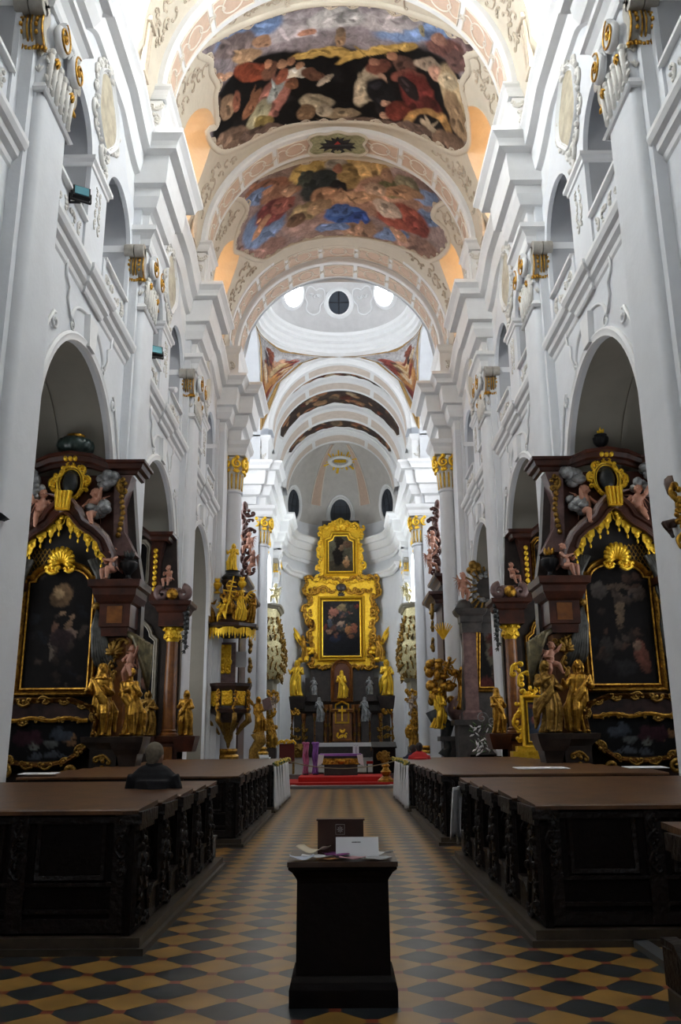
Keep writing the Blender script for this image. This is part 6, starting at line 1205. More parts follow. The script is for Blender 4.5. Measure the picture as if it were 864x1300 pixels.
# lower, main frame
e=empty('high_altar_picture_frame',label='huge gilded rococo frame around the main high-altar painting',cat='picture frame')
Lw=[(0,zy1(440)),(1.6,zy1(430)),(hw(200),zy1(430)),(hw(190),zy1(520)),(hw(225),zy1(580)),(hw(195),zy1(620)),(hw(205),zy1(690)),(hw(240),zy1(730)),(hw(222),zy1(790)),(hw(245),zy1(860)),(hw(250),zy1(930)),(hw(215),zy1(985)),(1.5,zy1(1010)),(0,zy1(985))]
poly=Lw+[(-x,z) for x,z in Lw[::-1][1:-1]]
m_=MB(); m_.prism([plane_map(YA+.05)(x,z) for x,z in poly],(0,.4,0)); m_.build('gilded_board',goldb,parent=e)
w=hw(308); z0,z1=zy1(928),zy1(577); pic=[(-w,z0),(w,z0),(w,z1),(-w,z1)]
bl=[(0,z0+.9,1.8,1.0,0,(22,22,28)),(.8,z1-1.5,.7,1.2,0,(38,40,40)),(-.6,z1-.9,.45,.3,0,(150,90,70)),(.1,z1-.5,.5,.3,0,(130,110,70)),(.3,z1-1.1,.5,.2,.4,(120,80,60)),(-.1,z1-2.1,.3,.4,0,(120,96,84)),(-.7,z1-2.2,.3,.3,0,(90,56,44)),(.5,z0+2.2,.35,.4,0,(150,96,40)),(1.0,z0+2.3,.3,.4,0,(130,70,44)),(0,z0+2.6,.25,.3,0,(150,120,96)),(.8,z0+1.6,.3,.2,0,(100,60,34)),(-.9,z0+2.8,.2,.5,0,(70,76,90)),(-.5,z0+1.4,.5,.3,.2,(30,36,56))]
painted('main_painting',pic,lambda x,z,d=0:pa(x,z,.05),.06,(40,36,38),bl+blobs_random(-1.4,1.4,z0+1.4,z1-.2,22,.22,[(96,60,44),(140,100,70),(50,54,60),(110,40,30),(60,60,50)],6),parent=e,seed=5,warp=.03,scale=.85)
m_=MB(); frame2d(m_,pic,plane_map(YA-.02),fprof(.45,.35)); m_.build('inner_moulding',goldb,parent=e,smooth=40)
m_=MB(); carve(m_,plane_map(YA),[(x,z,a) for x,z,a in along(poly,.6,True)],.62,rd,.15); carve(m_,plane_map(YA-.05),[(sg*x,z,PI/2) for sg in (-1,1) for x,z in ((2.55,zy1(650)),(2.6,zy1(720)),(2.5,zy1(800)),(2.55,zy1(870)),(2.7,zy1(560)))],.6,rd,.15); carve(m_,plane_map(YA-.1),[(x,zy1(505),0) for x in (-2.3,-1.5,-.8,.8,1.5,2.3)],.8,rd,.13); m_.build('gilded_carving',gold,parent=e,smooth=True)
m_=MB(); acanthus(m_,plane_map(YA-.2),0,zy1(545),.5,PI/2,7); m_.ell((0,YA-.25,zy1(490)),(.45,.15,.35),None,8,12); m_.build('dark_crest_shield',darkm,parent=e,smooth=True)
m_=MB(); m_.bb(-1.6,1.6,YA+.2,YA+.9,11,20.0); m_.bb(-2.6,2.6,YA+.3,YA+.9,0,15); m_.build('backing',darkm,parent=e)
# altar base with niche, columns and tabernacle
e=empty('high_altar',label='dark brown high-altar base with columns, niche and tabernacle under the big gilded frame',cat='altar')
YB=69.4; pb=plane_map(YB)
m_=MB()
for (x,z0,z1,y0,y1) in ((4.7,0,zy2(285),70,70.8),(3.0,zy2(285),zy2(95),70.2,70.8)): m_.bb(-x,x,y0,y1,z0,z1)
m_.build('body',darkm,parent=e)
for (x0,x1,z,w_) in ((-4.9,4.9,zy2(285),.3),(-2.9,2.9,zy2(228),.35)):
    m_=MB(); m_.sweep([(x0,70.6),(x0,69.8),(x1,69.8),(x1,70.6)],[(-.2,-.35),(0,-.35),(.05,-.2),(.15,-.1),(.2,0),(-.2,.02)],z0=z); m_.build('cornice',darkm,parent=e)
for sg in (-1,1):
    for x in (.95,1.35,2.15,3.1,4.1):
        m_=MB(); zt_=zy2(285)-.2 if x>2 else zy2(228)-.3; m_.lathe([(.2,.8),(.22,1.0),(.15,1.1),(.14,zt_-.5),(.2,zt_-.3),(.22,zt_),(0,zt_)],(sg*x,69.75,0),14); m_.build('column',brownm,parent=e,smooth=40)
        m_=MB(); carve(m_,plane_map(69.6),[(sg*x,z,PI/2) for z in (1.4,2.1,2.8,zt_-.45)],.26,rd,.15); m_.build('gilded_column_ornament',goldd,parent=e,smooth=True)
    m_=MB(); m_.bb(sg*2.7,sg*4.5,69.6,70.4,0,1.4); carve(m_,plane_map(69.55),[(sg*x,z,0) for x in (3.0,3.6,4.2) for z in (.9,1.9,2.5)],.5,rd,.14); m_.build('side_carving',goldd,parent=e,smooth=True)
    # console under the large statue
    m_=MB(); x=sg*abs(M2(170,0)[0]); m_.sweep([(x-.75,70.3),(x-.75,69.2),(x+.75,69.2),(x+.75,70.3)],[(-.3,-1.0),(-.2,-.9),(-.05,-.4),(.05,-.1),(.08,.05),(-.3,.08)],z0=zy2(200)-.1); m_.bb(x-.72,x+.72,69.25,70.3,zy2(200)-.3,zy2(200)-.05); m_.build('statue_console',darkm,parent=e)
m_=MB(); nic=[(-.62,zy2(215)),(.62,zy2(215)),(.62,zy2(60))]+[(.62*math.cos(PI*i/10),zy2(60)+.7*math.sin(PI*i/10)) for i in range(1,10)]+[(-.62,zy2(60))]; m_.prism([plane_map(69.8)(x,z) for x,z in nic],(0,.02,0)); m_.build('niche',mat('red_niche',(.10,.03,.012),.6),parent=e)
m_=MB(); frame2d(m_,nic,plane_map(69.85),fprof(.3,.3)); m_.build('niche_frame',brownm,parent=e,smooth=40)
m_=MB(); m_.sweep([(-.75,69.8),(-.75,69.0),(.75,69.0),(.75,69.8)],[(-.2,0),(.1,.1),(0,.2),(0,2.2),(.1,2.3),(.15,2.5),(-.2,2.6)],z0=1.5); m_.bb(-.75,.75,69.02,69.9,1.5,4.1); m_.build('tabernacle',brownm,parent=e)
m_=MB(); m_.bb(-.06,.06,68.85,68.92,zy2(345),zy2(260)); m_.bb(-.3,.3,68.85,68.92,zy2(292),zy2(280)); frame2d(m_,[(-.45,zy2(350)),(.45,zy2(350)),(.45,zy2(255)),(0,zy2(240)),(-.45,zy2(255))],plane_map(68.98),fprof(.12,.1)); carve(m_,plane_map(68.9),[(x,2.0,PI/2) for x in (-.3,.3)]+[(0,1.9,0),(0,2.4,0)],.4,rd,.12); m_.build('gilded_cross_and_frame',goldb,parent=e,smooth=40)
for sg,nm in ((-1,'left'),(1,'right')):
    x=sg*abs(M2(170,0)[0]); fig('bishop' if sg<0 else 'saint_a','saint_statue',goldb,(x,69.5,zy2(200)),zy2(-5)-zy2(200),-sg*.1,'large gilded saint on the %s shoulder of the high altar'%nm)
    x=sg*abs(M2(265,0)[0]+.05); fig('saint_b','silver_statue',silver,(x,69.6,zy2(195)),1.45,sg*.2,'small silver statue %s of the Madonna niche, upper row of the high altar'%nm)
    x=sg*abs(M2(300,0)[0]); fig('nun','silver_statue',silver,(x,69.2,zy2(350)),1.95,-sg*.2,'silver statue %s of the tabernacle, lower row of the high altar'%nm)
    m_=MB(); m_.bb(x-.3,x+.3,69.0,69.8,1.4,zy2(350)); m_.build('silver_statue_plinth',darkm,parent=e)
    m_=MB(); x2=sg*abs(M2(265,0)[0]+.05); m_.bb(x2-.28,x2+.28,69.35,70.3,zy2(195)-.5,zy2(195)); m_.build('upper_plinth',darkm,parent=e)
    # winged angel and cloud beside the main frame
    x=sg*(hw(190)+.05); a_=empty('winged_angel',label='gilded angel with raised wing beside the lower %s corner of the great frame'%nm,cat='statue'); fig('angel','figure',gold,(x,70.0,zy1(960)),zy1(800)-zy1(960),-sg*.5,parent=a_)
    m_=MB(); clouds(m_,[(x,70.1,zy1(945)),(x-sg*.4,70.2,zy1(900))],.45,4); m_.tube([(x+sg*.1,69.9,zy1(860)),(x+sg*.5,69.9,zy1(790)),(x+sg*.9,69.9,zy1(740))],[.12,.22,.06],7,flat=.4); m_.tube([(x+sg*.1,69.9,zy1(870)),(x+sg*.55,69.9,zy1(815)),(x+sg*.85,69.9,zy1(780))],[.1,.2,.05],7,flat=.4); m_.build('cloud_and_wing',goldb,parent=a_,smooth=True)
    m_=MB(); carve(m_,plane_map(69.6),[(sg*(abs(M2(170,0)[0])+a),zy2(250)+b_,PI/2) for a,b_ in ((0,0),(-.2,-.4),(.2,-.4))],.6,rd,.16); o=m_.build('console_gilding',gold,parent=e,smooth=True)
fig('nun','madonna_statue',goldb,(0,69.55,zy2(215)),zy2(55)-zy2(215),0,'gilded Madonna statue in the red arched niche below the great frame')
m_=MB(); m_.bb(-2.2,2.2,68.0,69.4,.2,1.38); structure_=m_.build('altar_block',darkm,parent=e)
m_=MB(); m_.bb(-2.2,2.25,67.9,69.45,1.38,1.46); m_.bb(-2.2,2.25,67.88,67.93,1.16,1.42); tag(m_.build('altar_cloth',whitec),'white cloth along the table of the high altar, behind the front altar','cloth')
# ================================================================== SANCTUARY
m_=MB(); m_.bb(-6,6,34.45,70.5,0,.34); structure(m_.build('floor_sanctuary',stone))
m_=MB(); m_.bb(-2.1,2.15,30.55,31.3,0,.09); structure(m_.build('trim_stone_step',stone))
for i,(x0,x1,y0,y1,z0,z1,w_) in enumerate(((-2.05,2.25,31.25,36.4,0.0,.17,'lower'),(-1.6,1.75,31.9,36.4,.17,.34,'upper'))):
    m_=MB(); m_.bb(x0,x1,y0,y1,z0,z1); tag(m_.build('red_carpeted_step',redc),'%s red carpeted step in front of the sanctuary'%w_,'step')
for sg,nm in ((-1,'left'),(1,'right')):
    m_=MB(); m_.prism([(sg*1.75,30.8,.1),(sg*1.55,30.8,.1),(sg*1.7,31.2,.1),(sg*1.85,31.2,.1)],(0,0,.006)); tag(m_.build('white_floor_marker',whitec),'small white marker on the %s end of the stone step'%nm,'marker')
YT=33.2; b_=empty('front_altar',label='free-standing front altar with gilded relief front on the red steps',cat='altar')
zt_=at(430,958,YT).z; xl=at(408,970,YT).x; xr=at(457,970,YT).x; zb=.34
m_=MB(); m_.bb(xl,xr,YT,YT+.9,zb+.38,zt_-.05); m_.bb(xl+.1,xr-.1,YT+.08,YT+.85,zb,zb+.4); m_.build('altar_block',darkm,parent=b_)
m_=MB(); m_.bb(xl+.04,xr-.04,YT-.05,YT,zb+.4,zb+.62); carve(m_,plane_map(YT-.05),[(x,zb+.5,0) for x in (xl+.2,xl+.45,(xl+xr)/2,xr-.45,xr-.2)],.2,rd,.12); m_.ell(((xl+xr)/2,YT-.08,zb+.52),(.16,.08,.11)); m_.build('gilded_relief',gold,parent=b_,smooth=40)
m_=MB(); xc=at(404,960,YT).x; xd=at(460,960,YT).x; m_.bb(xc,xd,YT-.12,YT+1.0,zt_-.05,zt_); 
for x,sg in ((xc,-1),(xd,1)): m_.prism([(x,YT-.14,zt_),(x-sg*.22,YT-.14,zt_),(x-sg*.16,YT-.14,zt_-.3),(x+sg*.04,YT-.14,zt_-.42)],(0,.02,0))
m_.build('altar_top',whitec,parent=None); tag(bpy.data.objects['altar_top'],'white lace-edged cloth hanging at the corners of the front altar','cloth'); bpy.data.objects['altar_top'].name='lace_altar_cloth'
m_=MB(); m_.bb(xc+.05,xd-.05,YT-.10,YT+.98,zt_,zt_+.03); m_.bb(xc+.05,xd-.05,YT-.13,YT-.10,zt_-.05,zt_+.03); tag(m_.build('purple_altar_runner',purple),'purple runner laid over the white cloth of the front altar','cloth')
for i,x in enumerate((449.5,453.5)):
    c=empty('altar_candle',label='white candle with dark wick on the front altar, %s of the pair'%('left','right')[i],cat='candle'); p=at(x,957,YT+.3); m_=MB(); m_.lathe([(0,0),(.055,0),(.055,.27),(0,.28)],(p.x,YT+.3,zt_+.03),14); m_.build('wax',whitec,parent=c,smooth=40); m_=MB(); m_.tube([(p.x,YT+.3,zt_+.3),(p.x,YT+.3,zt_+.34)],.006,4); m_.build('wick',iron,parent=c)
def ribbon(px0,px1,m,label):
    a=at(px0,943,34); b=at(px1,943,34); e=empty('ribbon_stand',label=label,cat='ribbon'); rd=random.Random(int(px0))
    n=3
    for i in range(n):
        x=a.x+(b.x-a.x)*(i+.5)/n; w_=(b.x-a.x)/n*.5; P=[]
        for j in range(12):
            z=1.5-(1.5-.38)*j/11; P.append([(x-w_+.02*math.sin(j+i),34+.03*math.sin(j*1.3+i),z),(x+.02*math.sin(j*1.1),33.96+.03*math.sin(j+i),z),(x+w_+.02*math.cos(j),34.0,z)])
        mb=MB(); mb.grid(P); o=mb.build('ribbon',m,parent=e); md=o.modifiers.new('s','SOLIDIFY'); md.thickness=.008
    mb=MB(); 
    for s in (-1,1): mb.ell(((a.x+b.x)/2+s*.07,33.93,1.52),(.08,.04,.05))
    mb.build('bow',m,parent=e,smooth=True); mb=MB(); mb.tube([((a.x+b.x)/2,34.05,.34),((a.x+b.x)/2,34.05,1.52)],.02,6); mb.lathe([(0,.34),(.12,.34),(.1,.38),(0,.4)],((a.x+b.x)/2,34.05,0),12); mb.build('stand',iron,parent=e)
ribbon(384.5,391.5,magenta,'pink and lilac ribbons hanging from a thin stand left of the front altar'); ribbon(396.5,404,purple,'purple ribbons hanging from a thin stand close to the front altar')
c=empty('gilded_candlestand',label='squat gilded candlestick foot at the right end of the red steps',cat='candlestick'); p=at(490,1000,31.75); m_=MB(); m_.lathe([(0,0),(.3,0),(.3,.06),(.22,.12),(.12,.2),(.16,.28),(.2,.34),(.12,.42),(.09,.5),(.15,.55),(.1,.62),(0,.63)],(p.x,31.75,.17),20); m_.build('foot',gold,parent=c,smooth=40)
c=empty('ambo',label='dark lectern with gilded shield at the right behind the rope',cat='lectern'); p=at(488,975,35); m_=MB(); m_.bb(p.x-.45,p.x+.45,35,35.6,.34,1.3); m_.prism([(p.x-.5,34.9,1.3),(p.x+.5,34.9,1.3),(p.x+.5,35.7,1.5),(p.x-.5,35.7,1.5)],(0,0,.05)); m_.build('body',wood,parent=c); m_=MB(); m_.ell((p.x,34.95,.95),(.2,.05,.28)); carve(m_,plane_map(34.95),[(p.x-.2,1.0,PI/2),(p.x+.2,1.0,PI/2),(p.x,.65,0)],.25,rd,.13); m_.build('gilded_shield',goldd,parent=c,smooth=True)
c=empty('red_armchair',label='red velvet chair with gilded carved crest at the left of the sanctuary',cat='chair'); p=at(363,960,35)
for x in (-.28,.28):
    for y in (35,35.5): m_=MB(); m_.bb(p.x+x-.03,p.x+x+.03,y-.03,y+.03,.34,.85 if y<35.4 else 1.5); m_.build('leg',goldd,parent=c)
m_=MB(); m_.bb(p.x-.3,p.x+.3,34.97,35.5,.74,.84); m_.build('seat',mat('dark_red_velvet',(.10,.01,.008),.8),parent=c); m_=MB(); m_.bb(p.x-.3,p.x+.3,35.46,35.54,.84,1.5); m_.build('backrest',MT['dark_red_velvet'],parent=c); m_=MB(); carve(m_,plane_map(35.44),[(p.x+x,1.52+.05*math.cos(x*6),0) for x in (-.22,0,.22)],.22,rd,.14); m_.build('gilded_crest',goldb,parent=c,smooth=True)
c=empty('rope_barrier',label='thin rope barrier slung across the sanctuary between the front pews',cat='rope'); m_=MB(); pts=[]
for i in range(25):
    t=i/24; pts.append((-2.1+4.2*t,30.0,.98-.32*4*t*(1-t)+.03)); 
m_.tube(pts,.018,5); m_.build('rope',mat('tan_rope',(.30,.24,.16),.8),parent=c)
for x in (-2.12,2.12): m_=MB(); m_.lathe([(0,0),(.15,0),(.13,.03),(.02,.06),(.02,1.0),(.035,1.03),(0,1.06)],(x,30.0,0),12); m_.build('post',goldd,parent=c,smooth=40)
# little red stools in the sanctuary
for i,x in enumerate((470,480)):
    p=at(x,985,35.2); c=empty('red_bench',label='low red upholstered bench right of the front altar, %s of two'%('left','right')[i],cat='bench'); m_=MB(); m_.bb(p.x-.14,p.x+.14,35.2,35.6,.7,.8); m_.build('seat',redc,parent=c)
    for q in (-.12,.12): m_=MB(); m_.bb(p.x+q-.02,p.x+q+.02,35.22,35.58,.34,.7); m_.build('leg',wood,parent=c)
# ================================================================== PEWS
PH=1.08
def make_pew(s,length,depth=.55,p=.93):
    """a pew seen from behind: tall panel, shelf-top, seat, carved ends; origin at the aisle corner on the floor"""
    r_=empty('pew'); L=length; o=s
    pn=MB(); pn.bb(o*.04,o*L,0,.05,.14,PH-.05); pn.build('back_panel',wood,parent=r_)
    ml=MB()
    for z,h,d in ((.14,.10,.035),(.28,.03,.03),(.48,.03,.03),(PH-.12,.05,.03)): ml.bb(o*.03,o*L,-d,0.0,z,z+h)
    for i in range(5):
        x=.03+i*(L-.2)/4; ml.bb(o*x,o*(x+.14),-.04,0,.14,PH-.06)
    ml.build('panel_moulding',woodc,parent=r_)
    cv=MB(); rd=random.Random(4)
    for i in range(5):
        x=.10+i*(L-.2)/4; carve(cv,lambda a,b,d=0:Vector((a,-.04-d,b)),[(o*x,z,PI/2) for z in (.62,.78,.92)],.14,rd,.1)
    for i in range(4):
        x=.1+(i+.5)*(L-.2)/4; frame2d(cv,[(o*(x-.25),.56),(o*(x+.25),.56),(o*(x+.25),.95),(o*(x-.25),.95)],lambda a,b,d=0:Vector((a,-d,b)),[(0,0),(0,.015),(.03,.025),(.05,0)])
    cv.build('panel_carving',woodc,parent=r_,smooth=40)
    tp=MB(); tp.prism([(o*-.03,-.07,PH-.05),(o*-.03,depth+.12,PH-.02),(o*-.03,depth+.12,PH+.02),(o*-.03,-.04,PH-.01),(o*-.03,-.07,PH-.02)],(o*(L+.03),0,0)); tp.build('book_shelf_top',desk,parent=r_)
    st=MB(); st.bb(o*.06,o*L,.28,.66,.43,.47); st.build('seat',wood,parent=r_)
    kn=MB(); kn.bb(o*.1,o*L,.74,.86,.2,.25); kn.build('kneeler',wood,parent=r_)
    prof=[(-.04,.12),(.60,.12),(.60,.24),(.46,.30),(.40,.40),(.44,.5),(.50,.60),(.46,.74),(.36,.84),(.33,.92),(.40,.98),(.52,1.0),(.52,PH-.03),(-.04,PH-.03)]
    for x,nm in ((0,'end_panel'),(L-.07,'end_panel')):
        en=MB(); en.prism([(o*x,y,z) for y,z in densify(prof,1)],(o*.07,0,0)); q=en.build(nm,wood,parent=r_)
        if x==0:
            ec=MB(); wm=lambda a,b,d=0:Vector((-o*d,a,b)); carve(ec,wm,[(.12,.3+.15*j,PI/2) for j in range(5)]+[(.34,.55,PI/2),(.3,.72,PI/2),(.44,.2,0)],.2,rd,.12); frame2d(ec,[(.02,.2),(.5,.2),(.4,.45),(.44,.6),(.3,.85),(.02,.95)],wm,[(0,0),(0,.02),(.02,.03),(.04,0)]); ec.build('end_carving',woodc,parent=q,smooth=40)
            cap=MB(); cap.box((o*.02,.24,PH-.08),(.16,.62,.10)); cap.box((o*.02,.24,PH-.15),(.12,.56,.05)); cap.build('end_cap',woodc,parent=q)
    sl=MB(); sl.prism([(o*.0,.58,.12),(o*.0,p+.02,.12),(o*.0,p+.02,.34),(o*.0,.72,.34),(o*.0,.58,.26)],(o*.06,0,0)); sl.prism([(o*-.02,.56,.26),(o*-.02,.71,.36),(o*-.02,p-.02,.36),(o*-.02,p-.02,.40),(o*-.02,.7,.40),(o*-.02,.55,.30)],(o*.1,0,0)); sl.build('footboard_end',woodc,parent=r_)
    return r_
ROW=['first','second','third','fourth','fifth','sixth']
for s in (-1,1):
    sd=side[s]; xa=-1.70 if s<0 else 1.64; L=5.25-abs(xa)
    proto=make_pew(s,L)
    blocks=[('nearest full block',[7.36+.93*i for i in range(5)] if s<0 else [7.52+1.0*i for i in range(5)]),('middle block',[14.25+.95*i for i in range(6)]),('farthest block',[20.75+.95*i for i in range(6)])]
    first=True
    for bi,(bn,ys) in enumerate(blocks):
        pf=MB(); pf.bb(xa-s*.10,s*5.3,ys[0]-.12,ys[-1]+.95,0,.12); pf.bb(xa-s*.14,s*5.3,ys[0]-.16,ys[-1]+.99,0,.05)
        tag(pf.build('pew_platform',mat('worn_platform_wood',(.06,.045,.03),.4,noise=.5,nscale=6)),'low worn wooden platform carrying the %s of pews on the %s'%(bn,sd),'platform')
        for i,y in enumerate(ys):
            o=proto if first else copy_tree(proto); first=False
            o.location=(xa,y,0); tag(o,'dark carved pew on the %s, %s row from the camera in the %s'%(sd,ROW[i],bn),'pew','rows of dark carved pews')
    # the pew cut by the edge of the photo
    o=copy_tree(proto); o.location=((-2.07,4.55,0) if s<0 else (2.0,4.88,0)); o['label']='dark pew end with carved scrollwork cut by the %s edge of the photo'%sd; o['group']='rows of dark carved pews'
    pf=MB(); pf.bb(s*1.98,s*5.3,4.4,5.5+.25*s,0,.12); tag(pf.build('pew_platform',MT['worn_platform_wood']),'low platform under the nearest pew at the %s edge of the photo'%sd,'platform')
m_=MB(); m_.bb(2.3,2.42,6.2,7.4,0,.05); tag(m_.build('grey_floor_strip',mat('pale_metal_strip',(.10,.105,.11),.4)),'pale grey strip on the floor between the pews at the right edge','strip')
# draped white cloths with small bouquets on the ends of the farthest rows
for s in (-1,1):
    sd=side[s]; xa=-1.70 if s<0 else 1.64
    for i in range(6):
        y=20.75+.95*i+.25; rd=random.Random(i*3+s); e=empty('pew_end_drape',(0,0,0),0,'white drape with bouquet, %s pew end of the farthest %s block'%(ROW[i],sd),'cloth','white drapes on the far pew ends')
        P=[]; x=xa-s*.09; n=13
        for j in range(12):
            z=1.02-.085*j; P.append([(x-s*(.015*math.sin(k*1.9+i)*(1+j*.25)+.04*(k%2)*(j/11)),y-.22+.44*k/(n-1)*(1+.02*j),z-(.03*(k%3) if j==11 else 0)) for k in range(n)])
        mb=MB(); mb.grid(P); o=mb.build('cloth',whitec,parent=e,smooth=True); md=o.modifiers.new('s','SOLIDIFY'); md.thickness=.012
        mb=MB(); 
        for _ in range(8): mb.ell((x-s*rd.uniform(0,.08),y+rd.uniform(-.1,.1),1.05+rd.uniform(0,.08)),(.035,.035,.03),None,5,6)
        mb.build('flowers',mat('yellow_flower',(.55,.42,.08),.6),parent=e,smooth=True)
        mb=MB(); 
        for _ in range(6): a=rd.uniform(0,6.28); mb.tube([(x-s*.03,y,1.03),(x-s*.03+.09*math.cos(a),y+.12*math.sin(a),1.1)],[.012,.02],4)
        mb.build('leaves',leafg,parent=e)
# single white cloth over the pew end on the right
P=[]; y0=11.62
for j in range(14):
    z=1.0-.045*j; P.append([(1.64-.02*math.sin(k*1.1+j*.12)-.006*j*(.5+.5*math.sin(k*.8))-.017*(12-k),y0-.10+.62*k/12*(1+.012*j),z-(0.02*math.sin(k*1.3)*j/6)-(.012*k*j/13)) for k in range(13)])
m_=MB(); m_.grid(P); o=m_.build('hanging_white_cloth',whitec,smooth=True); md=o.modifiers.new('s','SOLIDIFY'); md.thickness=.012; tag(o,'plain white cloth hanging over a pew end, last row of the nearest right block','cloth')
# papers lying on the pew shelves
for (x0,y0_,w_,h_,lb) in ((657,968,.9,.5,'long white sheet on the right pews below the gilded picture stand'),(798,976,.7,.4,'white sheet on the far right of the right pew shelves'),(22,986,.6,.3,'white sheet on a pew shelf at the far left')):
    Y=15.1 if x0>600 else 14.35; 
    row=[14.25+.95*i for i in range(6)]
    p=at(x0,y0_,Y); m_=MB(); m_.add([(p.x,Y,PH+.035),(p.x+w_,Y,PH+.035),(p.x+w_,Y+h_,PH+.05),(p.x,Y+h_,PH+.05),(p.x,Y,PH+.025),(p.x+w_,Y,PH+.025),(p.x+w_,Y+h_,PH+.04),(p.x,Y+h_,PH+.04)],[(0,1,2,3),(7,6,5,4),(0,4,5,1),(1,5,6,2),(2,6,7,3),(3,7,4,0)]); tag(m_.build('paper_sheet',paperw),lb,'paper')
# flowers and white objects in front of the third right altar
e=empty('white_flower_display',label='bushy display of white flowers and greenery before the third right altar',cat='flowers'); rd=random.Random(6)
c0=at(620,948,31); m_=MB()
for _ in range(60): a=Vector((c0.x+rd.uniform(-.55,.55),31+rd.uniform(-.3,.3),1.1+rd.uniform(0,1.0))); d=Vector((rd.uniform(-1,1),rd.uniform(-1,.2),rd.uniform(-.2,1))).normalized(); m_.tube([a,a+d*.12,a+d*.22],[.01,.035,.006],5,flat=.4)
m_.build('leaves',leafg,parent=e,smooth=True)
m_=MB()
for _ in range(46): a=Vector((c0.x+rd.uniform(-.6,.6),30.8+rd.uniform(-.3,.2),1.15+rd.uniform(0,.95))); d=Vector((rd.uniform(-1,1),-.3,rd.uniform(-1,1))).normalized(); m_.tube([a,a+d*.1,a+d*.2],[.015,.045,.01],5,flat=.5)
m_.build('white_blossoms',whitec,parent=e,smooth=True)
m_=MB(); m_.tube([(c0.x-.2+a,30.9,2.35+b_) for a,b_ in spiral(0,0,.22,1.3,0,1)],.02,5); m_.tube([(c0.x+.15+a,30.9,2.25+b_) for a,b_ in spiral(0,0,.16,1.3,0,-1)],.02,5); m_.build('silver_curl',silver,parent=e)
m_=MB(); m_.bb(c0.x-.7,c0.x+.7,30.7,31.4,0,1.1); m_.build('table',wood,parent=e)
m_=MB(); p=at(637,950,30.5); m_.lathe([(0,0),(.2,0),(.22,.3),(.16,.55),(0,.62)],(p.x,30.5,1.05),16,sy=.5); tag(m_.build('white_vessel',whitec,smooth=40),'white rounded vessel standing right of the white flowers','vessel')
m_=MB(); m_.bb(p.x-.25,p.x+.25,30.3,30.7,0,1.05); tag(m_.build('vessel_stand',wood),'dark stand under the white vessel, right of the white flowers','stand')
# floodlights on the galleries
for (px_,py_,s,w_,k) in ((103,246,-1,'in the nearest left gallery arch',.72),(198,446,-1,'in the second left gallery bay',.75)):
    Y=17.6 if py_<300 else 26.0; p=at(px_,py_,Y); X=-5.66; k2=X/p.x; c=empty('floodlight',label='black floodlight with blue glass '+w_,cat='lamp'); y=Y*k2; z=(p.z-EYE)*k2+EYE
    rot=Matrix.Rotation(.5,3,'Z')@Matrix.Rotation(-.25,3,'X')
    def bxr(m_,c_,d_):
        t=MB(); t.box(c_,d_); m_.add([Vector((X,y,z))+rot@Vector(v) for v in t.v],t.f)
    m_=MB(); bxr(m_,(0,0,0),(.52*k,.2*k,.42*k)); m_.build('housing',iron,parent=c); m_=MB(); bxr(m_,(0,-.11*k,0),(.42*k,.02,.32*k)); m_.build('glass',lampg,parent=c)
    m_=MB(); bxr(m_,(-.29*k,0,-.14*k),(.03,.05,.36*k)); bxr(m_,(.29*k,0,-.14*k),(.03,.05,.36*k)); bxr(m_,(0,0,-.32*k),(.6*k,.05,.03)); m_.build('bracket',iron,parent=c)
    m_=MB(); m_.tube([(X-.25,y,13.44),(X-.25,y,z-.3*k),(X,y,z-.3*k)],.035,6); m_.build('post',iron,parent=c)
c=empty('white_spotlight',label='small white spotlight on the left gallery rail in the second bay',cat='lamp'); p=at(219,494,29.0); k2=-5.8/p.x; y=29.0*k2; z=(p.z-EYE)*k2+EYE; m_=MB(); m_.tube([(-5.95,y,z),(-5.65,y-.12,z-.08)],[.07,.1],10); m_.build('head',whitec,parent=c); m_=MB(); m_.tube([(-5.92,y,13.44),(-5.92,y,z)],.02,6); m_.build('post',iron,parent=c)
# wall fittings at the picture edges
c=empty('carved_wall_sconce',label='dark carved and gilded bracket on the nearest right pier at the edge of the photo',cat='sconce')
p=at(862,640,13.1); X=5.72; 
m_=MB(); m_.tube([(X-.02,13.6,5.75),(X-.2,13.4,5.7),(X-.22,13.35,5.5)],[.13,.14,.1],10); m_.tube([(X-.0,13.6,5.1),(X-.42,13.3,4.95),(X-.25,13.5,4.8)],[.08,.09,.03],8); m_.tube([(X-.1,13.4,5.6),(X-.15,13.3,5.2),(X-.1,13.4,4.6)],[.08,.1,.05],8); m_.build('dark_carving',mat('dark_bronze',(.06,.03,.022),.35,.3),parent=c,smooth=True)
m_=MB(); rd=random.Random(5); carve(m_,plane_map(13.15),[(X-.26,5.45,PI/2),(X-.2,5.25,PI/2),(X-.28,5.05,PI/2),(X-.2,4.85,PI/2),(X-.25,4.65,PI/2)],.26,rd,.14); m_.build('gilded_scrolls',gold,parent=c,smooth=True)
c=empty('iron_wall_arm',label='pointed black bracket tip at the left edge of the photo',cat='bracket'); p=at(9,657,13.2); m_=MB(); m_.prism([(p.x-.5,13.2,p.z+.22),(p.x-.1,13.2,p.z+.08),(p.x,13.2,p.z),(p.x-.12,13.2,p.z-.05),(p.x-.5,13.2,p.z-.2)],(0,.12,0)); m_.build('tip',iron,parent=c); m_=MB(); m_.tube([(p.x-.35,13.25,p.z),(-5.52,13.3,p.z)],.04,6); m_.build('arm',iron,parent=c)
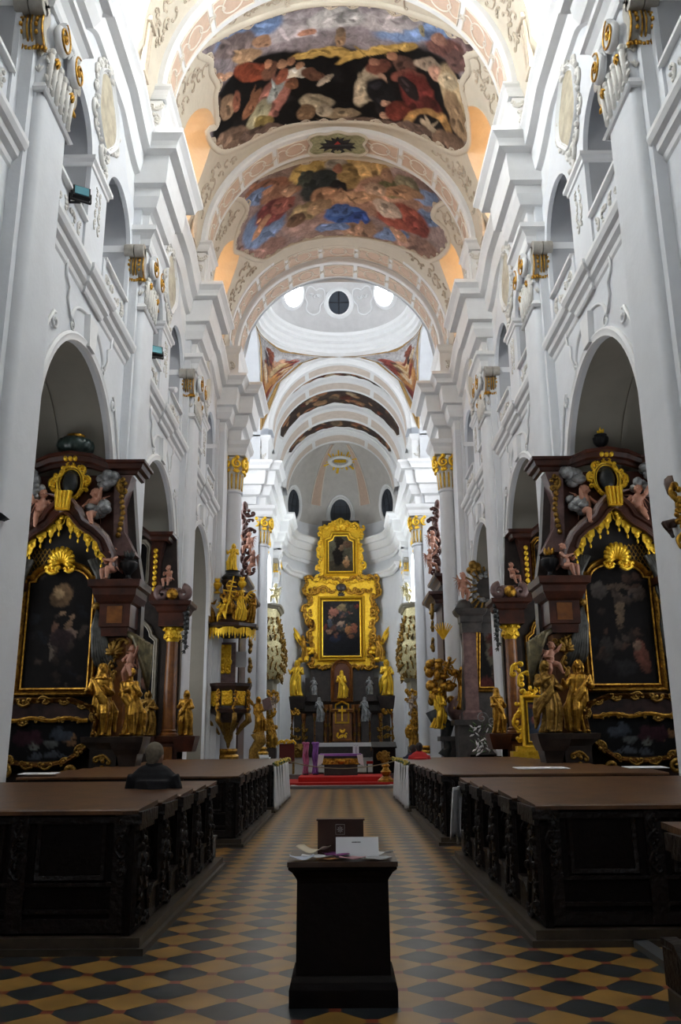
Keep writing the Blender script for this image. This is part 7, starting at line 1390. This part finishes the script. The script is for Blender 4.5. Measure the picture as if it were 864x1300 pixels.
# ================================================================== READING STAND
Y0=5.85; e=empty('reading_stand',(0,0,0),0,'dark wooden reading stand in the middle of the aisle',cat='lectern')
cx=-.005; zt=.86
m_=MB(); m_.prism([(cx-.30,Y0+.04,.12),(cx+.30,Y0+.04,.12),(cx+.295,Y0+.04,.79),(cx-.295,Y0+.04,.79)],(0,.42,0)); m_.build('body',wood,parent=e)
m_=MB(); R_=[(cx-.30,Y0+.03),(cx+.30,Y0+.03),(cx+.30,Y0+.47),(cx-.30,Y0+.47)]; m_.sweep(R_,[(-.05,0),(.04,0),(.04,.10),(.03,.14),(.0,.17),(-.05,.18)],closed=True); m_.bb(cx-.32,cx+.32,Y0,Y0+.5,0,.1); m_.build('plinth',wood,parent=e)
m_=MB(); m_.sweep(R_,[(-.05,.70),(-.01,.71),(.0,.74),(.025,.78),(.05,.80),(.05,.815),(-.05,.82)],closed=True); m_.build('top_moulding',wood,parent=e)
m_=MB(); m_.bb(cx-.355,cx+.355,Y0-.04,Y0+.53,.818,.848); m_.build('top_board',mat('worn_stand_top',(.055,.03,.02),.35,noise=.5),parent=e)
zt=.85
b_=empty('book_rest',label='brown wooden notice box with a pale emblem standing on the reading stand',cat='box')
p0=at(403,1040,Y0+.30); p1=at(461,1040,Y0+.30); m_=MB(); m_.prism([(p0.x,Y0+.30,zt),(p1.x,Y0+.30,zt),(p1.x,Y0+.30,p0.z-.01),(p0.x,Y0+.30,p0.z-.01)],(0,.10,0)); m_.build('box',mat('red_brown_box_wood',(.045,.014,.009),.4,noise=.3),parent=b_)
m_=MB(); m_.bb(p0.x-.008,p1.x+.008,Y0+.29,Y0+.41,p0.z-.01,p0.z); m_.build('lid_edge',MT['red_brown_box_wood'],parent=b_)
em=MB(); c_=at(431.5,1053,Y0+.297); pmx=lambda a,b,d=0:Vector((c_.x+a,Y0+.299-d,c_.z+b)); em.tube([pmx(a,b) for a,b in ((-.03,.032),(-.03,-.032),(.03,-.032),(.03,.032),(-.03,.032))],.0016,4)
for i in range(8): a=i*PI/4; em.prism([pmx(.004*math.cos(a+PI/2),.004*math.sin(a+PI/2)),pmx(.018*math.cos(a-.2),.018*math.sin(a-.2)),pmx(.022*math.cos(a),.022*math.sin(a)),pmx(.018*math.cos(a+.2),.018*math.sin(a+.2))],(0,-.002,0))
em.build('pale_emblem',mat('pale_emblem_ink',(.35,.32,.32),.6),parent=b_)
cd=empty('white_card',label='folded white card with small black print leaning on the reading stand',cat='card'); q0=at(426,1063,Y0+.14); q1=at(480,1063,Y0+.14); m_=MB(); m_.prism([(q0.x,Y0+.10,zt+.002),(q1.x,Y0+.10,zt+.002),(q1.x,Y0+.15,q0.z-.0),(q0.x,Y0+.15,q0.z)],(0,.003,0)); m_.build('card',paperw,parent=cd)
m_=MB(); zc=at(453,1069,Y0+.14).z; xc=at(452,1069,Y0+.14).x; yk=Y0+.10+.05*(zc-zt)/(q0.z-zt)-.002
for a,w_ in ((-.026,.006),(-.018,.005),(-.011,.007),(-.002,.012),(.010,.006),(.018,.007),(.026,.005)): m_.ell((xc+a,yk,zc),(w_*.7,.0012,.003),None,5,8)
m_.build('black_print',mat('black_ink',(.01,.01,.012),.7),parent=cd)
def sheet(x0,y0,w_,h_,rz,z,m,lb,curl=.0):
    P=[]; ca,sa=math.cos(rz),math.sin(rz)
    for i in range(9):
        row=[]
        for j in range(5):
            u_=(i/8-.5)*w_; v_=(j/4-.5)*h_; row.append((x0+u_*ca-v_*sa,y0+u_*sa+v_*ca,z+curl*(abs(i/8-.5)*2)**2+.004*math.sin(j+i)))
        P.append(row)
    mb=MB(); mb.grid(P); o=mb.build('leaflet',m,smooth=True); md=o.modifiers.new('s','SOLIDIFY'); md.thickness=.003; tag(o,lb,'paper','papers on the reading stand')
lil=mat('bluish_paper',(.50,.55,.68),.7); mag=mat('purple_leaflet',(.16,.02,.15),.5); yel=mat('cream_leaflet',(.62,.55,.42),.7); orp=mat('orange_brown_leaflet',(.30,.13,.04),.6); pkp=mat('pink_print_leaflet',(.42,.22,.25),.6); grp=mat('grey_leaflet',(.35,.36,.38),.6)
sheet(-.27,Y0+.05,.16,.12,.1,.863,lil,'bluish white sheet at the left front corner of the reading stand',.02)
sheet(-.20,Y0+.20,.20,.14,-.4,.885,yel,'curled cream sheet behind the bluish one, left on the reading stand',.035)
sheet(-.17,Y0+.10,.20,.10,-.15,.87,paperw,'white sheet between the curled cream sheet and the purple leaflet',.006)
sheet(-.05,Y0+.12,.16,.14,.2,.880,mag,'purple leaflet in the middle of the reading stand',.004)
sheet(-.10,Y0+.03,.15,.05,.05,.858,orp,'orange-brown leaflet at the front edge of the reading stand',.0)
sheet(.06,Y0+.04,.17,.10,-.1,.866,pkp,'pinkish printed leaflet in front of the white card',.006)
sheet(.22,Y0+.05,.17,.13,.25,.862,grp,'grey leaflet at the right front of the reading stand',.006)
sheet(.25,Y0+.18,.14,.12,-.5,.872,paperw,'white sheet curling at the right rear corner of the reading stand',.02)
# ================================================================== PEOPLE
def person_sitting(loc,coat,hairm,label,h=1.0,rz=0,turn=0):
    """seated adult seen from behind; origin on the seat plane"""
    e=empty('person',loc,rz,label,'person'); e.scale=(h,h,h)
    sk=MB(); 
    sk.ell((0,0,.10),(.17,.14,.12)); sk.tube([(0,0,.06),(0,-.01,.25),(0,.0,.42)],[.16,.16,.18],16,flat=1.2)
    sk.ell((0,0,.42),(.25,.13,.14)); sk.ell((0,.0,.49),(.19,.11,.09)); sk.tube([(0,.0,.46),(0,.012,.56),(0,.02,.64)],[.10,.062,.055],12)
    for q in (-1,1):
        sk.tube([(q*.19,0,.46),(q*.235,.02,.34),(q*.24,.06,.22)],[.075,.06,.05],10); sk.tube([(q*.24,.06,.22),(q*.19,.18,.16),(q*.12,.28,.15)],[.05,.045,.034],10)
        sk.tube([(q*.09,.02,.06),(q*.12,.25,.08),(q*.13,.42,.07)],[.095,.085,.07],10); sk.tube([(q*.13,.42,.07),(q*.13,.44,-.12),(q*.13,.43,-.36)],[.065,.058,.045],10); sk.ell((q*.13,.50,-.40),(.045,.12,.04))
    me=remesh(sk,.012,'coat',4); o=bpy.data.objects.new('coat_and_trousers',me); C.objects.link(o); me.materials.clear(); me.materials.append(coat); o.parent=e
    hd=MB(); z=.655; hd.ell((0,.02,z),(.08,.098,.118),None,12,16); hd.ell((0,.10,z-.03),(.045,.03,.06)); hd.ell((0,.125,z-.005),(.014,.018,.02)); hd.tube([(0,.0,.50),(0,.01,.62)],[.058,.055],10)
    for q in (-1,1): hd.ell((q*.077,.01,z-.01),(.012,.022,.032)); hd.ell((q*.03,.107,z+.015),(.014,.008,.008))
    hd.ell((0,.108,z-.055),(.025,.01,.007))
    me=remesh(hd,.008,'head',2); o=bpy.data.objects.new('head',me); C.objects.link(o); me.materials.clear(); me.materials.append(skin); o.parent=e; o.rotation_euler=(0,0,turn)
    hr=MB(); hr.ell((0,.0,z+.03),(.09,.102,.104),None,12,16); hr.ell((0,-.035,z-.02),(.07,.06,.08)); me=remesh(hr,.010,'hair',2); h2=bpy.data.objects.new('hair',me); C.objects.link(h2); me.materials.clear(); me.materials.append(hairm); h2.parent=o
    hn=MB()
    for q in (-1,1): hand(hn,(q*.12,.28,.15),(-q*.5,.9,-.1),1.6)
    me=remesh(hn,.006,'hands',1); h3=bpy.data.objects.new('hands',me); C.objects.link(h3); me.materials.clear(); me.materials.append(skin); h3.parent=e
    cl=MB(); cl.lathe([(.075,0),(.088,.03),(.08,.07)],(0,.008,.515),16); cl.build('collar',coat,parent=e,smooth=True)
    return e
p=at(197,960,10.05); person_sitting((p.x,10.0,.70),coat_,hairg,'person with grey hair in a black coat seated in the left pews, seen from behind',1.15,-.12,-.15)
p=at(532,950,24.1); person_sitting((p.x+.0,24.15,.66),redj,hairb,'dark-haired person in a red jacket seated at the front of the right pews',1.12)
p=at(524,951,25.1); person_sitting((p.x,25.1,.62),mat('navy_jacket',(.02,.025,.06),.85),hairb,'dark-haired person in a navy jacket just left of the one in red',1.1)
# ------------------------------------------------------------------ light
def area(name,loc,rot,sx,sy,pw,col=(.93,.97,1)):
    l=bpy.data.lights.new(name,'AREA'); l.shape='RECTANGLE'; l.size=sx; l.size_y=sy; l.energy=pw; l.color=col
    o=bpy.data.objects.new(name,l); C.objects.link(o); o.location=loc; o.rotation_euler=rot; return o
w=bpy.data.worlds.new('world'); bpy.context.scene.world=w; w.use_nodes=True
w.node_tree.nodes['Background'].inputs['Color'].default_value=(.8,.88,1,1); w.node_tree.nodes['Background'].inputs['Strength'].default_value=1.0
sc=bpy.context.scene; sc.view_settings.view_transform='Standard'; sc.view_settings.look='None'; sc.view_settings.exposure=0.6; sc.view_settings.gamma=1; sc.view_settings.use_curve_mapping=False
